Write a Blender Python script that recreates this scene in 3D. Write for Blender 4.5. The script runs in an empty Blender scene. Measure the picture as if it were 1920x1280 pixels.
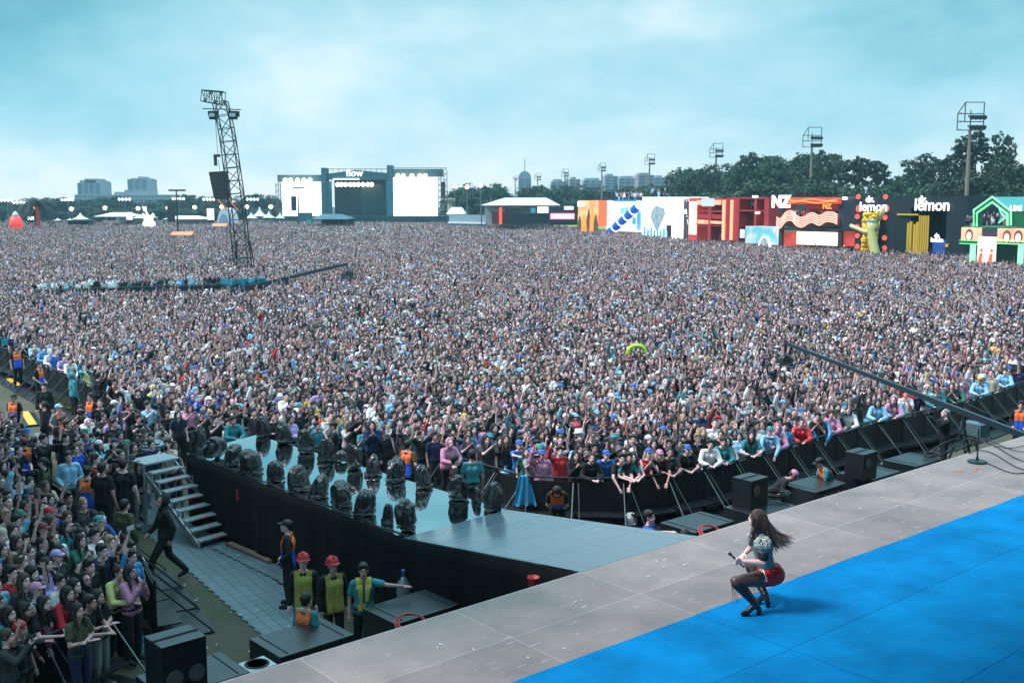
import bpy, bmesh, math, random
import numpy as np
from mathutils import Vector, Matrix

R = math.radians
random.seed(7)
rng = np.random.default_rng(11)
scene = bpy.context.scene
COL = scene.collection

# ------------------------------------------------------------------ camera
CAM_H = 8.0
F = 2050.0                       # focal length in photograph pixels (1920 wide)
PITCH = math.atan(270.0 / F)
cam_d = bpy.data.cameras.new("camera")
cam_d.sensor_width = 36.0
cam_d.lens = F / 1920.0 * 36.0
cam_d.clip_start = 0.1
cam_d.clip_end = 6000.0
cam = bpy.data.objects.new("camera", cam_d)
cam.location = (0, 0, CAM_H)
cam.rotation_euler = (math.pi / 2 - PITCH, 0, 0)
COL.objects.link(cam)
scene.camera = cam

# ------------------------------------------------------------------ light
SUN_EL, SUN_AZ = 52.0, -98.0     # degrees; azimuth measured from +Y towards +X
world = bpy.data.worlds.new("World")
scene.world = world
world.use_nodes = True
wt = world.node_tree
for n in list(wt.nodes):
    wt.nodes.remove(n)


def wn(t, **k):
    n = wt.nodes.new(t)
    for a, b in k.items():
        setattr(n, a, b)
    return n


def build_world():
    L = wt.links
    out = wn('ShaderNodeOutputWorld')
    bg = wn('ShaderNodeBackground')
    sky = wn('ShaderNodeTexSky', sky_type='NISHITA', sun_disc=False, sun_elevation=R(SUN_EL), sun_rotation=R(SUN_AZ))
    tc = wn('ShaderNodeTexCoord')
    sep = wn('ShaderNodeSeparateXYZ')
    L.new(tc.outputs['Generated'], sep.inputs[0])
    # flattened cloud coordinates: stretch clouds sideways close to the horizon
    mp = wn('ShaderNodeMapping')
    mp.inputs['Scale'].default_value = (1.0, 1.0, 2.3)
    mp.inputs['Location'].default_value = (0.3, 2.2, 0.5)
    L.new(tc.outputs['Generated'], mp.inputs[0])
    n1 = wn('ShaderNodeTexNoise')
    n1.inputs['Scale'].default_value = 2.3
    n1.inputs['Detail'].default_value = 6
    n1.inputs['Roughness'].default_value = 0.5
    n1.inputs['Distortion'].default_value = 0.35
    L.new(mp.outputs[0], n1.inputs['Vector'])
    n2 = wn('ShaderNodeTexNoise')
    n2.inputs['Scale'].default_value = 9.0
    n2.inputs['Detail'].default_value = 10
    n2.inputs['Roughness'].default_value = 0.62
    n2.inputs['Distortion'].default_value = 0.2
    L.new(mp.outputs[0], n2.inputs['Vector'])
    # elevation + noise -> cloud brightness
    a = wn('ShaderNodeMath', operation='MULTIPLY_ADD')      # noise1*k + z
    L.new(n1.outputs['Fac'], a.inputs[0])
    a.inputs[1].default_value = 0.69
    L.new(sep.outputs['Z'], a.inputs[2])
    b = wn('ShaderNodeMath', operation='MULTIPLY_ADD')
    L.new(n2.outputs['Fac'], b.inputs[0])
    b.inputs[1].default_value = 0.20
    L.new(a.outputs[0], b.inputs[2])
    # bluer towards the left of the picture
    c = wn('ShaderNodeMath', operation='MULTIPLY_ADD')
    L.new(sep.outputs['X'], c.inputs[0])
    c.inputs[1].default_value = -0.04
    L.new(b.outputs[0], c.inputs[2])
    ramp = wn('ShaderNodeValToRGB')
    cr = ramp.color_ramp
    cr.elements[0].position = 0.235
    cr.elements[0].color = (0.78, 0.85, 0.88, 1)
    cr.elements[1].position = 1.0
    cr.elements[1].color = (0.16, 0.33, 0.40, 1)
    for p, col in ((0.285, (0.60, 0.76, 0.81)), (0.335, (0.43, 0.66, 0.73)), (0.385, (0.33, 0.60, 0.68)),
                   (0.435, (0.24, 0.52, 0.61)), (0.49, (0.14, 0.41, 0.50)), (0.57, (0.07, 0.28, 0.37))):
        e = cr.elements.new(p)
        e.color = (*col, 1)
    c2_ = wn('ShaderNodeMath', operation='SUBTRACT')
    L.new(c.outputs[0], c2_.inputs[0])
    c2_.inputs[1].default_value = 0.197
    L.new(c2_.outputs[0], ramp.inputs[0])
    # the physically bright sky at 0.08, almost wholly covered by the cloud deck
    sc = wn('ShaderNodeMixRGB', blend_type='MULTIPLY')
    sc.inputs[0].default_value = 1
    L.new(sky.outputs[0], sc.inputs[1])
    sc.inputs[2].default_value = (0.07, 0.08, 0.08, 1)
    mix = wn('ShaderNodeMixRGB')
    mix.inputs[0].default_value = 0.95
    L.new(sc.outputs[0], mix.inputs[1])
    L.new(ramp.outputs[0], mix.inputs[2])
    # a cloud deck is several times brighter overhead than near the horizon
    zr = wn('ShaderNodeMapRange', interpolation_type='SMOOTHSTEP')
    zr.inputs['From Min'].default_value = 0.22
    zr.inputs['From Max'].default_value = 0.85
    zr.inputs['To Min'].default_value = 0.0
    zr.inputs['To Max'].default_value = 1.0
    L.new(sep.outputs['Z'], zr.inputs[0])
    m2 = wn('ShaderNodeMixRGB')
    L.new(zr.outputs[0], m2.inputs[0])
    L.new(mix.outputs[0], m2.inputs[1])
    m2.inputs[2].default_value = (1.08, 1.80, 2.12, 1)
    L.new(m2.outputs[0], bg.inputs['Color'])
    bg.inputs['Strength'].default_value = 1.0
    L.new(bg.outputs[0], out.inputs['Surface'])


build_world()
sun_d = bpy.data.lights.new("sun", 'SUN')
sun_d.energy = 3.5
sun_d.angle = R(14)
sun_d.color = (1.0, 0.80, 0.84)
sun = bpy.data.objects.new("sun", sun_d)
sun.rotation_euler = (R(90 - SUN_EL), 0, R(180 - SUN_AZ))
COL.objects.link(sun)

scene.render.engine = 'CYCLES'
scene.view_settings.view_transform = 'Standard'
scene.view_settings.look = 'None'
scene.view_settings.exposure = 0.33
scene.view_settings.gamma = 1.0
scene.cycles.max_bounces = 5
scene.cycles.diffuse_bounces = 2
scene.cycles.glossy_bounces = 2
scene.cycles.transmission_bounces = 3
scene.cycles.volume_bounces = 0
scene.cycles.transparent_max_bounces = 6
scene.cycles.use_denoising = True
scene.cycles.denoiser = 'OPENIMAGEDENOISE'
scene.cycles.denoising_input_passes = 'RGB_ALBEDO_NORMAL'
scene.cycles.denoising_prefilter = 'ACCURATE'

# ------------------------------------------------------------------ pixel helpers (photograph pixels -> real places)
CP, SP = math.cos(PITCH), math.sin(PITCH)


def ray(px, py):
    x = (px - 960) / F
    y = -(py - 640) / F
    return Vector((x, CP + y * SP, -SP + y * CP))


def gp(px, py, z=0.0):
    """where the sight line of a pixel meets the level z"""
    r = ray(px, py)
    t = (z - CAM_H) / r.z
    return Vector((r.x * t, r.y * t, z))


def dp(px, py, Y):
    """where it meets the vertical plane at distance Y"""
    r = ray(px, py)
    t = Y / r.y
    return Vector((r.x * t, Y, CAM_H + r.z * t))


def proj(p):
    d = Vector(p) - Vector((0, 0, CAM_H))
    f = d.y * CP - d.z * SP
    u = d.y * SP + d.z * CP
    return 960 + F * d.x / f, 640 - F * u / f


# ------------------------------------------------------------------ materials
MATS = {}


def mat(name, color, rough=0.6, metal=0.0, var=0.0, vscale=6.0, bump=0.0, bscale=30.0, emit=None, estr=1.0, objcol=False, coat=0.0, spec=0.5, color2=None, alpha=None, trans=0.0):
    if name in MATS:
        return MATS[name]
    m = bpy.data.materials.new(name)
    m.use_nodes = True
    t = m.node_tree
    b = t.nodes['Principled BSDF']
    b.inputs['Base Color'].default_value = (*color, 1)
    b.inputs['Roughness'].default_value = rough
    b.inputs['Metallic'].default_value = metal
    b.inputs['Specular IOR Level'].default_value = spec
    if coat:
        b.inputs['Coat Weight'].default_value = coat
    if trans:
        b.inputs['Transmission Weight'].default_value = trans
    tc = None
    src = None
    if objcol:
        oi = t.nodes.new('ShaderNodeObjectInfo')
        src = oi.outputs['Color']
    if var or color2:
        tc = t.nodes.new('ShaderNodeTexCoord')
        n = t.nodes.new('ShaderNodeTexNoise')
        n.inputs['Scale'].default_value = vscale
        n.inputs['Detail'].default_value = 5
        t.links.new(tc.outputs['Object'], n.inputs['Vector'])
        mx = t.nodes.new('ShaderNodeMixRGB')
        if color2:
            rp = t.nodes.new('ShaderNodeValToRGB')
            rp.color_ramp.elements[0].position = 0.4
            rp.color_ramp.elements[1].position = 0.6
            t.links.new(n.outputs['Fac'], rp.inputs[0])
            t.links.new(rp.outputs[0], mx.inputs[0])
            mx.inputs[1].default_value = (*color, 1)
            mx.inputs[2].default_value = (*color2, 1)
        else:
            mx.blend_type = 'MULTIPLY'
            mx.inputs[0].default_value = 1
            rp = t.nodes.new('ShaderNodeMapRange')
            rp.inputs['From Min'].default_value = 0.3
            rp.inputs['From Max'].default_value = 0.7
            rp.inputs['To Min'].default_value = 1 - var
            rp.inputs['To Max'].default_value = 1 + var
            t.links.new(n.outputs['Fac'], rp.inputs[0])
            t.links.new(rp.outputs[0], mx.inputs[2])
            if src:
                t.links.new(src, mx.inputs[1])
            else:
                mx.inputs[1].default_value = (*color, 1)
        src = mx.outputs[0]
    if src:
        t.links.new(src, b.inputs['Base Color'])
    if bump:
        if tc is None:
            tc = t.nodes.new('ShaderNodeTexCoord')
        n = t.nodes.new('ShaderNodeTexNoise')
        n.inputs['Scale'].default_value = bscale
        n.inputs['Detail'].default_value = 4
        t.links.new(tc.outputs['Object'], n.inputs['Vector'])
        bp = t.nodes.new('ShaderNodeBump')
        bp.inputs['Strength'].default_value = bump
        bp.inputs['Distance'].default_value = 0.03
        t.links.new(n.outputs['Fac'], bp.inputs['Height'])
        t.links.new(bp.outputs[0], b.inputs['Normal'])
    if emit:
        b.inputs['Emission Color'].default_value = (*emit, 1)
        b.inputs['Emission Strength'].default_value = estr
    MATS[name] = m
    return m


def nodes_of(m):
    return m.node_tree, m.node_tree.nodes['Principled BSDF']


# ------------------------------------------------------------------ mesh building
def ico_unit(sub):
    bm = bmesh.new()
    bmesh.ops.create_icosphere(bm, subdivisions=sub, radius=1)
    v = np.array([x.co[:] for x in bm.verts])
    f = [[q.index for q in x.verts] for x in bm.faces]
    bm.free()
    return v, f


ICO1, ICO2, ICO3 = ico_unit(1), ico_unit(2), ico_unit(3)


def basis(d):
    d = Vector(d).normalized()
    up = Vector((0, 0, 1)) if abs(d.z) < 0.95 else Vector((1, 0, 0))
    x = d.cross(up).normalized()
    y = x.cross(d).normalized()
    return x, y, d


class MB:
    def __init__(s):
        s.v = []
        s.f = []
        s.mi = []
        s.m = 0

    def add(s, vs, fs):
        o = len(s.v)
        s.v.extend([tuple(p) for p in vs])
        s.f.extend([tuple(i + o for i in q) for q in fs])
        s.mi.extend([s.m] * len(fs))
        return s

    def box(s, x0, x1, y0, y1, z0, z1):
        vs = [(x, y, z) for z in (z0, z1) for y in (y0, y1) for x in (x0, x1)]
        fs = [(0, 2, 3, 1), (4, 5, 7, 6), (0, 1, 5, 4), (2, 6, 7, 3), (0, 4, 6, 2), (1, 3, 7, 5)]
        return s.add(vs, fs)

    def cbox(s, c, sz, rz=0.0, rx=0.0, ry=0.0):
        M = Matrix.Translation(Vector(c)) @ Matrix.Rotation(rz, 4, 'Z') @ Matrix.Rotation(ry, 4, 'Y') @ Matrix.Rotation(rx, 4, 'X')
        hx, hy, hz = sz[0] / 2, sz[1] / 2, sz[2] / 2
        vs = [M @ Vector((x, y, z)) for z in (-hz, hz) for y in (-hy, hy) for x in (-hx, hx)]
        fs = [(0, 2, 3, 1), (4, 5, 7, 6), (0, 1, 5, 4), (2, 6, 7, 3), (0, 4, 6, 2), (1, 3, 7, 5)]
        return s.add(vs, fs)

    def bar(s, a, b, w, h=None):
        """square bar between two points"""
        h = h or w
        a, b = Vector(a), Vector(b)
        x, y, d = basis(b - a)
        vs = []
        for p in (a, b):
            for i, j in ((-1, -1), (1, -1), (1, 1), (-1, 1)):
                vs.append(p + x * (i * w / 2) + y * (j * h / 2))
        return s.add(vs, [(3, 2, 1, 0), (4, 5, 6, 7), (0, 1, 5, 4), (1, 2, 6, 5), (2, 3, 7, 6), (3, 0, 4, 7)])

    def cone(s, a, b, ra, rb=None, n=8, caps=True):
        rb = ra if rb is None else rb
        a, b = Vector(a), Vector(b)
        x, y, d = basis(b - a)
        vs = []
        for p, r in ((a, ra), (b, rb)):
            for k in range(n):
                t = 2 * math.pi * k / n
                vs.append(p + x * (math.cos(t) * r) + y * (math.sin(t) * r))
        fs = [(k, (k + 1) % n, n + (k + 1) % n, n + k) for k in range(n)]
        if caps:
            fs += [tuple(range(n - 1, -1, -1)), tuple(range(n, 2 * n))]
        return s.add(vs, fs)

    def tube(s, pts, r, n=6):
        pts = [Vector(p) for p in pts]
        rr = r if isinstance(r, (list, tuple)) else [r] * len(pts)
        vs = []
        for i, p in enumerate(pts):
            d = pts[min(i + 1, len(pts) - 1)] - pts[max(i - 1, 0)]
            x, y, _ = basis(d)
            for k in range(n):
                t = 2 * math.pi * k / n
                vs.append(p + x * (math.cos(t) * rr[i]) + y * (math.sin(t) * rr[i]))
        fs = []
        for i in range(len(pts) - 1):
            for k in range(n):
                k2 = (k + 1) % n
                fs.append((i * n + k, i * n + k2, (i + 1) * n + k2, (i + 1) * n + k))
        fs += [tuple(range(n - 1, -1, -1)), tuple(range((len(pts) - 1) * n, len(pts) * n))]
        return s.add(vs, fs)

    def ell(s, c, r, sub=2, rot=None):
        v, f = (ICO1, ICO2, ICO3)[sub - 1]
        r = (r, r, r) if isinstance(r, (int, float)) else r
        w = v * np.array(r)
        if rot is not None:
            w = w @ np.array(rot.to_3x3()).T
        w = w + np.array(c)
        return s.add(w.tolist(), f)

    def cap(s, a, b, ra, rb, n=12):
        s.ell(a, ra * 1.0, 2)
        s.ell(b, rb * 1.0, 2)
        return s.cone(a, b, ra, rb, n)

    def poly(s, pts, th):
        """closed outline extruded by the vector th"""
        n = len(pts)
        th = Vector(th)
        vs = [Vector(p) for p in pts] + [Vector(p) + th for p in pts]
        return s.add(vs, [tuple(range(n - 1, -1, -1)), tuple(range(n, 2 * n))] + [(k, (k + 1) % n, n + (k + 1) % n, n + k) for k in range(n)])

    def lathe(s, prof, c=(0, 0, 0), n=16):
        vs = []
        for r, z in prof:
            for k in range(n):
                t = 2 * math.pi * k / n
                vs.append((c[0] + r * math.cos(t), c[1] + r * math.sin(t), c[2] + z))
        fs = []
        for i in range(len(prof) - 1):
            for k in range(n):
                k2 = (k + 1) % n
                fs.append((i * n + k, i * n + k2, (i + 1) * n + k2, (i + 1) * n + k))
        fs += [tuple(range(n - 1, -1, -1)), tuple(range((len(prof) - 1) * n, len(prof) * n))]
        return s.add(vs, fs)

    def mesh(s, name, mats, smooth=False):
        me = bpy.data.meshes.new(name)
        me.from_pydata(s.v, [], s.f)
        for m in (mats if isinstance(mats, (list, tuple)) else [mats]):
            me.materials.append(m)
        if max(s.mi, default=0) > 0:
            me.polygons.foreach_set('material_index', s.mi)
        if smooth:
            me.polygons.foreach_set('use_smooth', [True] * len(s.f))
        me.update()
        return me

    def build(s, name, mats, parent=None, loc=(0, 0, 0), rz=0.0, smooth=False, bevel=0.0):
        o = bpy.data.objects.new(name, s.mesh(name, mats, smooth))
        COL.objects.link(o)
        o.location = loc
        o.rotation_euler = (0, 0, rz)
        if parent:
            o.parent = parent
        if bevel:
            md = o.modifiers.new('bevel', 'BEVEL')
            md.width = bevel
            md.segments = 2
            md.limit_method = 'ANGLE'
        return o


def tag(o, label=None, cat=None, group=None, kind=None):
    if label:
        o['label'] = label
    if cat:
        o['category'] = cat
    if group:
        o['group'] = group
    if kind:
        o['kind'] = kind
    return o


def thing(name, label, cat, loc=(0, 0, 0), rz=0.0, group=None):
    o = bpy.data.objects.new(name, None)
    COL.objects.link(o)
    o.location = loc
    o.rotation_euler = (0, 0, rz)
    o.empty_display_size = 0.2
    return tag(o, label, cat, group)


def dup(root, loc, rz, label=None, scale=None):
    r = root.copy()
    COL.objects.link(r)
    r.location = loc
    r.rotation_euler = (0, 0, rz)
    if scale:
        r.scale = scale if isinstance(scale, (tuple, list)) else (scale,) * 3
    if label:
        r['label'] = label
    for ch in list(root.children):
        c = ch.copy()
        COL.objects.link(c)
        c.parent = r
        for g in list(ch.children):
            d = g.copy()
            COL.objects.link(d)
            d.parent = c
    return r


ORD = ['first', 'second', 'third', 'fourth', 'fifth', 'sixth', 'seventh', 'eighth', 'ninth', 'tenth', 'eleventh', 'twelfth',
       'thirteenth', 'fourteenth', 'fifteenth', 'sixteenth', 'seventeenth', 'eighteenth', 'nineteenth', 'twentieth']


def ordn(i):
    if i < 20:
        return ORD[i]
    t = {2: 'twenty', 3: 'thirty', 4: 'forty', 5: 'fifty', 6: 'sixty', 7: 'seventy'}[(i + 1) // 10]
    return t + '-' + ORD[(i + 1) % 10 - 1] if (i + 1) % 10 else t[:-1] + 'ieth'


def text_mesh(txt, size, depth=0.03, bold=0.0, shear=0.0, space=1.0):
    """lettering as a mesh standing in the local XZ plane, facing -Y, centred"""
    cu = bpy.data.curves.new('lettering', 'FONT')
    cu.body = txt
    cu.size = size
    cu.align_x = 'CENTER'
    cu.align_y = 'CENTER'
    cu.extrude = depth
    cu.offset = bold
    cu.shear = shear
    cu.space_character = space
    cu.space_line = 0.75
    cu.resolution_u = 3
    ob = bpy.data.objects.new('tmp', cu)
    COL.objects.link(ob)
    dg = bpy.context.evaluated_depsgraph_get()
    me = bpy.data.meshes.new_from_object(ob.evaluated_get(dg))
    bpy.data.objects.remove(ob)
    me.transform(Matrix.Rotation(math.pi / 2, 4, 'X'))
    return me


def add_text(name, txt, size, m, parent, loc, rz=0.0, **k):
    me = text_mesh(txt, size, **k)
    me.materials.clear()
    me.materials.append(m)
    o = bpy.data.objects.new(name, me)
    COL.objects.link(o)
    o.location = loc
    o.rotation_euler = (0, 0, rz)
    if parent:
        o.parent = parent
    return o

# ================================================================== SETTING
def struct(o):
    o['kind'] = 'structure'
    return o


def grass_mat():
    m = mat('grass ground', (0.05, 0.06, 0.03), rough=0.95, color2=(0.075, 0.065, 0.045), vscale=0.7, bump=0.6, bscale=14)
    return m


def sheet(name, pts, m, z0=None, th=None):
    b = MB()
    if th:
        b.poly(pts, (0, 0, th))
    else:
        b.add(pts, [tuple(range(len(pts)))])
    return b.build(name, m)


g = MB()
g.add([(-1300, -80, 0), (1300, -80, 0), (1300, 900, 0), (-1300, 900, 0)], [(0, 1, 2, 3)])
struct(g.build('ground', grass_mat()))

ANG_S = R(40.5)
S0 = Vector((1.06, 16.15, 0))
ES = Vector((math.cos(ANG_S), math.sin(ANG_S), 0))
ER = Vector((-math.sin(ANG_S), math.cos(ANG_S), 0))
Z_ST, Z_RW = 2.31, 1.76


def SP_(s, r, z=0.0):
    return S0 + ES * s + ER * r + Vector((0, 0, z))


def panel_mat(name, c1, c2, seam, w, h, rough, mort=0.012, var=0.12, spec=0.5, metal=0.0, scratch=0.0, rvar=0.0):
    """ply / sheet panels with seams, grime and water marks in object space"""
    m = bpy.data.materials.new(name)
    m.use_nodes = True
    t, b = nodes_of(m)
    L = t.links
    tc = t.nodes.new('ShaderNodeTexCoord')
    br = t.nodes.new('ShaderNodeTexBrick')
    br.offset = 0.0
    br.inputs['Scale'].default_value = 1
    br.inputs['Brick Width'].default_value = w
    br.inputs['Row Height'].default_value = h
    br.inputs['Mortar Size'].default_value = mort
    br.inputs['Mortar Smooth'].default_value = 0.2
    br.inputs['Color1'].default_value = (*c1, 1)
    br.inputs['Color2'].default_value = (*c2, 1)
    br.inputs['Mortar'].default_value = (*seam, 1)
    L.new(tc.outputs['Object'], br.inputs['Vector'])
    n = t.nodes.new('ShaderNodeTexNoise')
    n.inputs['Scale'].default_value = 0.9
    n.inputs['Detail'].default_value = 8
    n.inputs['Roughness'].default_value = 0.65
    L.new(tc.outputs['Object'], n.inputs['Vector'])
    mr = t.nodes.new('ShaderNodeMapRange')
    mr.inputs['From Min'].default_value = 0.3
    mr.inputs['From Max'].default_value = 0.7
    mr.inputs['To Min'].default_value = 1 - var
    mr.inputs['To Max'].default_value = 1 + var
    L.new(n.outputs['Fac'], mr.inputs[0])
    mx = t.nodes.new('ShaderNodeMixRGB')
    mx.blend_type = 'MULTIPLY'
    mx.inputs[0].default_value = 1
    L.new(br.outputs['Color'], mx.inputs[1])
    L.new(mr.outputs[0], mx.inputs[2])
    last = mx.outputs[0]
    if scratch:
        # scuffs: stretched noise thresholded
        mp = t.nodes.new('ShaderNodeMapping')
        mp.inputs['Scale'].default_value = (1.2, 9, 1)
        mp.inputs['Rotation'].default_value = (0, 0, 0.5)
        L.new(tc.outputs['Object'], mp.inputs[0])
        n2 = t.nodes.new('ShaderNodeTexNoise')
        n2.inputs['Scale'].default_value = 2.2
        n2.inputs['Detail'].default_value = 6
        L.new(mp.outputs[0], n2.inputs['Vector'])
        rp = t.nodes.new('ShaderNodeValToRGB')
        rp.color_ramp.elements[0].position = 0.66
        rp.color_ramp.elements[1].position = 0.72
        L.new(n2.outputs['Fac'], rp.inputs[0])
        mm = t.nodes.new('ShaderNodeMath')
        mm.operation = 'MULTIPLY'
        mm.inputs[1].default_value = scratch
        L.new(rp.outputs[0], mm.inputs[0])
        m2 = t.nodes.new('ShaderNodeMixRGB')
        L.new(mm.outputs[0], m2.inputs[0])
        L.new(last, m2.inputs[1])
        m2.inputs[2].default_value = (0.62, 0.6, 0.56, 1)
        last = m2.outputs[0]
    L.new(last, b.inputs['Base Color'])
    b.inputs['Roughness'].default_value = rough
    b.inputs['Specular IOR Level'].default_value = spec
    b.inputs['Metallic'].default_value = metal
    if rvar:
        mr2 = t.nodes.new('ShaderNodeMapRange')
        mr2.inputs['From Min'].default_value = 0.35
        mr2.inputs['From Max'].default_value = 0.65
        mr2.inputs['To Min'].default_value = rough
        mr2.inputs['To Max'].default_value = rough + rvar
        L.new(n.outputs['Fac'], mr2.inputs[0])
        L.new(mr2.outputs[0], b.inputs['Roughness'])
    MATS[name] = m
    return m


def local_sheet(name, pts, m, th=None):
    """slab in the stage's own axes (origin at the corner, x along its edge)"""
    b = MB()
    if th:
        b.poly([(x, y, z) for x, y, z in pts], (0, 0, -th))
    else:
        b.add(pts, [tuple(range(len(pts)))])
    return b.build(name, m, None, S0, ANG_S)


M_DECK = panel_mat('stage ply', (0.26, 0.225, 0.205), (0.205, 0.18, 0.168), (0.38, 0.35, 0.33), 2.44, 1.22, 0.5, 0.007, 0.30, scratch=0.6, rvar=0.2)
M_BLACK = mat('black cloth', (0.0045, 0.006, 0.007), rough=0.9, var=0.15, vscale=2, spec=0.25)
deck = local_sheet('stage_floor', [(-11, 0, Z_ST), (26, 0, Z_ST), (26, -20, Z_ST), (-11, -20, Z_ST)][::-1], M_DECK, 0.12)
struct(deck)
b = MB()
b.box(-11, 26, -0.12, -0.09, 0, Z_ST - 0.14)
struct(b.build('stage_front_wall', M_BLACK, None, S0, ANG_S))
b = MB()
b.box(-11, 26, 0.0, 0.03, Z_ST - 0.16, Z_ST - 0.004)
struct(b.build('stage_edge_trim', mat('worn edge', (0.30, 0.28, 0.26), rough=0.6, var=0.3, vscale=9), None, S0, ANG_S))
# roof and rear wall of the stage the photograph is taken from
b = MB()
b.box(-12, 8.5, -26, -0.8, 12.5, 13.0)
b.box(8.501, 28, -26, -4.2, 12.5, 13.0)
struct(b.build('stage_roof', M_BLACK, None, S0, ANG_S))
b = MB()
b.box(-16, 8.5, -26.4, -26.02, 0, 12.49)
struct(b.build('stage_rear_wall', M_BLACK, None, S0, ANG_S))
b = MB()
b.box(-22, -7.5, 12.5, 21.4, 12.5, 13.0)  # added slab out of view, keeps sky light off the left foreground crowd
struct(b.build('unseen_shade_slab', M_BLACK))
b = MB()
b.bar((-13.5, 9, 7.5), (-16.5, 29.5, 7.5), .5, 15)  # added wall out of view, blocks the sun from the left foreground crowd
struct(b.build('unseen_shade_wall', M_BLACK))
M_TAPE = mat('white tape', (0.62, 0.62, 0.6), rough=0.6)
# blue carpet strips
M_CARPET = panel_mat('blue carpet', (0.0003, 0.225, 0.50), (0.0003, 0.18, 0.43), (0.001, 0.09, 0.25), 6.1, 1.9, 0.9, 0.008, 0.28, scratch=.05, spec=0.08)
t_, b_ = nodes_of(M_CARPET)
b_.inputs['Sheen Weight'].default_value = 0.0
b = MB()
E_C = math.tan(R(-1.0))
pts = [(-9.6, -2.27 + 9.6 * -E_C * 0 - 0.0, Z_ST + 0.006)]
x = -9.6
edge = []
while x < 24:
    edge.append((x, -2.27 + 0.005 * math.sin(x * 2.1) + 0.004 * math.sin(x * 5.7) - 0.012 * x, Z_ST + 0.006))
    x += 0.3
b.add(edge + [(24, -13, Z_ST + 0.006), (-9.6, -13, Z_ST + 0.006)], [tuple(range(len(edge) + 2))[::-1]])
struct(b.build('stage_carpet', M_CARPET, None, S0, ANG_S))
# loose ends of tape, marks and confetti on the deck
b = MB()
r2 = random.Random(3)
for k in range(48):
    x, y = r2.uniform(-9, 16), -r2.uniform(0.1, 2.1)
    a = r2.uniform(0, 3)
    s = r2.uniform(0.012, 0.035)
    b.cbox((x, y, Z_ST + 0.004), (s * r2.uniform(1, 2.2), s * 0.7, 0.004), a)
tag(b.build('confetti', M_TAPE, None, S0, ANG_S), 'scraps of white paper scattered over the bare stage floor', 'litter', kind='stuff')
b = MB()
for cx, cy in ((-0.9, -0.82), (-3.3, -0.82), (1.5, -0.82), (3.95, -0.82), (-2.1, -1.95), (6.3, -0.9), (8.8, -0.8)):
    for k in range(5):
        b.cbox((cx + r2.uniform(-.09, .09), cy + r2.uniform(-.06, .06), Z_ST + 0.005 + k * 0.001), (0.05, 0.014, 0.003), r2.uniform(0, 3))
tag(b.build('floor_bolts', mat('scuffed metal', (0.55, 0.55, 0.55), rough=0.4), None, S0, ANG_S), 'scuffed metal latches where stage floor panels meet', 'latches', kind='stuff')
# orange tape mark
p = gp(1795, 883, Z_ST + 0.004)
for grp_, lb in ((((0, 0, 0.28, 0.1), (0.14, 0.03, 0.12, 1.3)), 'angled orange tape mark on the stage floor nearer the camera crane cables'),
                 (((0.42, 0.10, 0.2, 0.9), (0.47, 0.16, 0.14, 2.1)), 'small orange tape tick just right of the angled orange mark')):
    b = MB()
    for dx, dy, l, a in grp_:
        b.cbox((p.x + dx, p.y + dy, Z_ST + 0.006), (l, 0.03, 0.004), a)
    tag(b.build('tape_mark', mat('orange tape', (0.8, 0.16, 0.06), rough=0.5)), lb, 'tape')
# trodden litter in the pit
b = MB()
r3 = random.Random(14)
for k in range(80):
    if k % 3 == 0:
        q = gp(r3.uniform(250, 560), r3.uniform(1010, 1230), .06)
    else:
        q = gp(r3.uniform(1150, 1800), r3.uniform(800, 960), .06)
    b.cbox((q.x, q.y, .085), (r3.uniform(.03, .08), r3.uniform(.02, .05), .02), r3.uniform(0, 3), r3.uniform(-.4, .4))
tag(b.build('litter', mat('pale litter', (0.45, 0.48, 0.48), rough=.6)), 'cups and paper trodden into the ground of the pit', 'litter', kind='stuff')

# ------------------------------------------------------------------ runway
M_GLOSS = panel_mat('wet black runway', (0.66, 0.72, 0.74), (0.64, 0.70, 0.72), (0.85, 0.88, 0.88), 2.44, 1.22, 0.03, 0.006, 0.05, metal=1.0)
M_RAMP = panel_mat('runway ramp', (0.12, 0.175, 0.205), (0.095, 0.15, 0.18), (0.02, 0.03, 0.035), 2.44, 1.22, 0.13, 0.010, 0.16, spec=1.0, scratch=0.12, rvar=0.16)
TL, TR = Vector((-8.0, 26.29, 0)), Vector((-6.79, 28.42, 0))
KL, KR = Vector((-2.0, 19.58, 0)), Vector((-0.11, 21.42, 0))
JL, JR = Vector((1.06, 16.17, 0)), Vector((3.16, 17.95, 0))


def z3(p, z):
    return Vector((p.x, p.y, z))


MI = Matrix.Translation(S0) @ Matrix.Rotation(ANG_S, 4, 'Z')
MI = MI.inverted()
rw = [MI @ z3(p, Z_RW) for p in (TL, KL, KR, TR)]
b = MB()
b.poly(rw, (0, 0, -0.12))
struct(b.build('runway', M_GLOSS, None, S0, ANG_S))
b = MB()
q = [MI @ z3(KL, Z_RW + .002), MI @ z3(JL, Z_ST), MI @ z3(JR, Z_ST), MI @ z3(KR, Z_RW + .002)]
b.poly(q, (0, 0, -0.12))
struct(b.build('runway_ramp', M_RAMP, None, S0, ANG_S))


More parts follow.
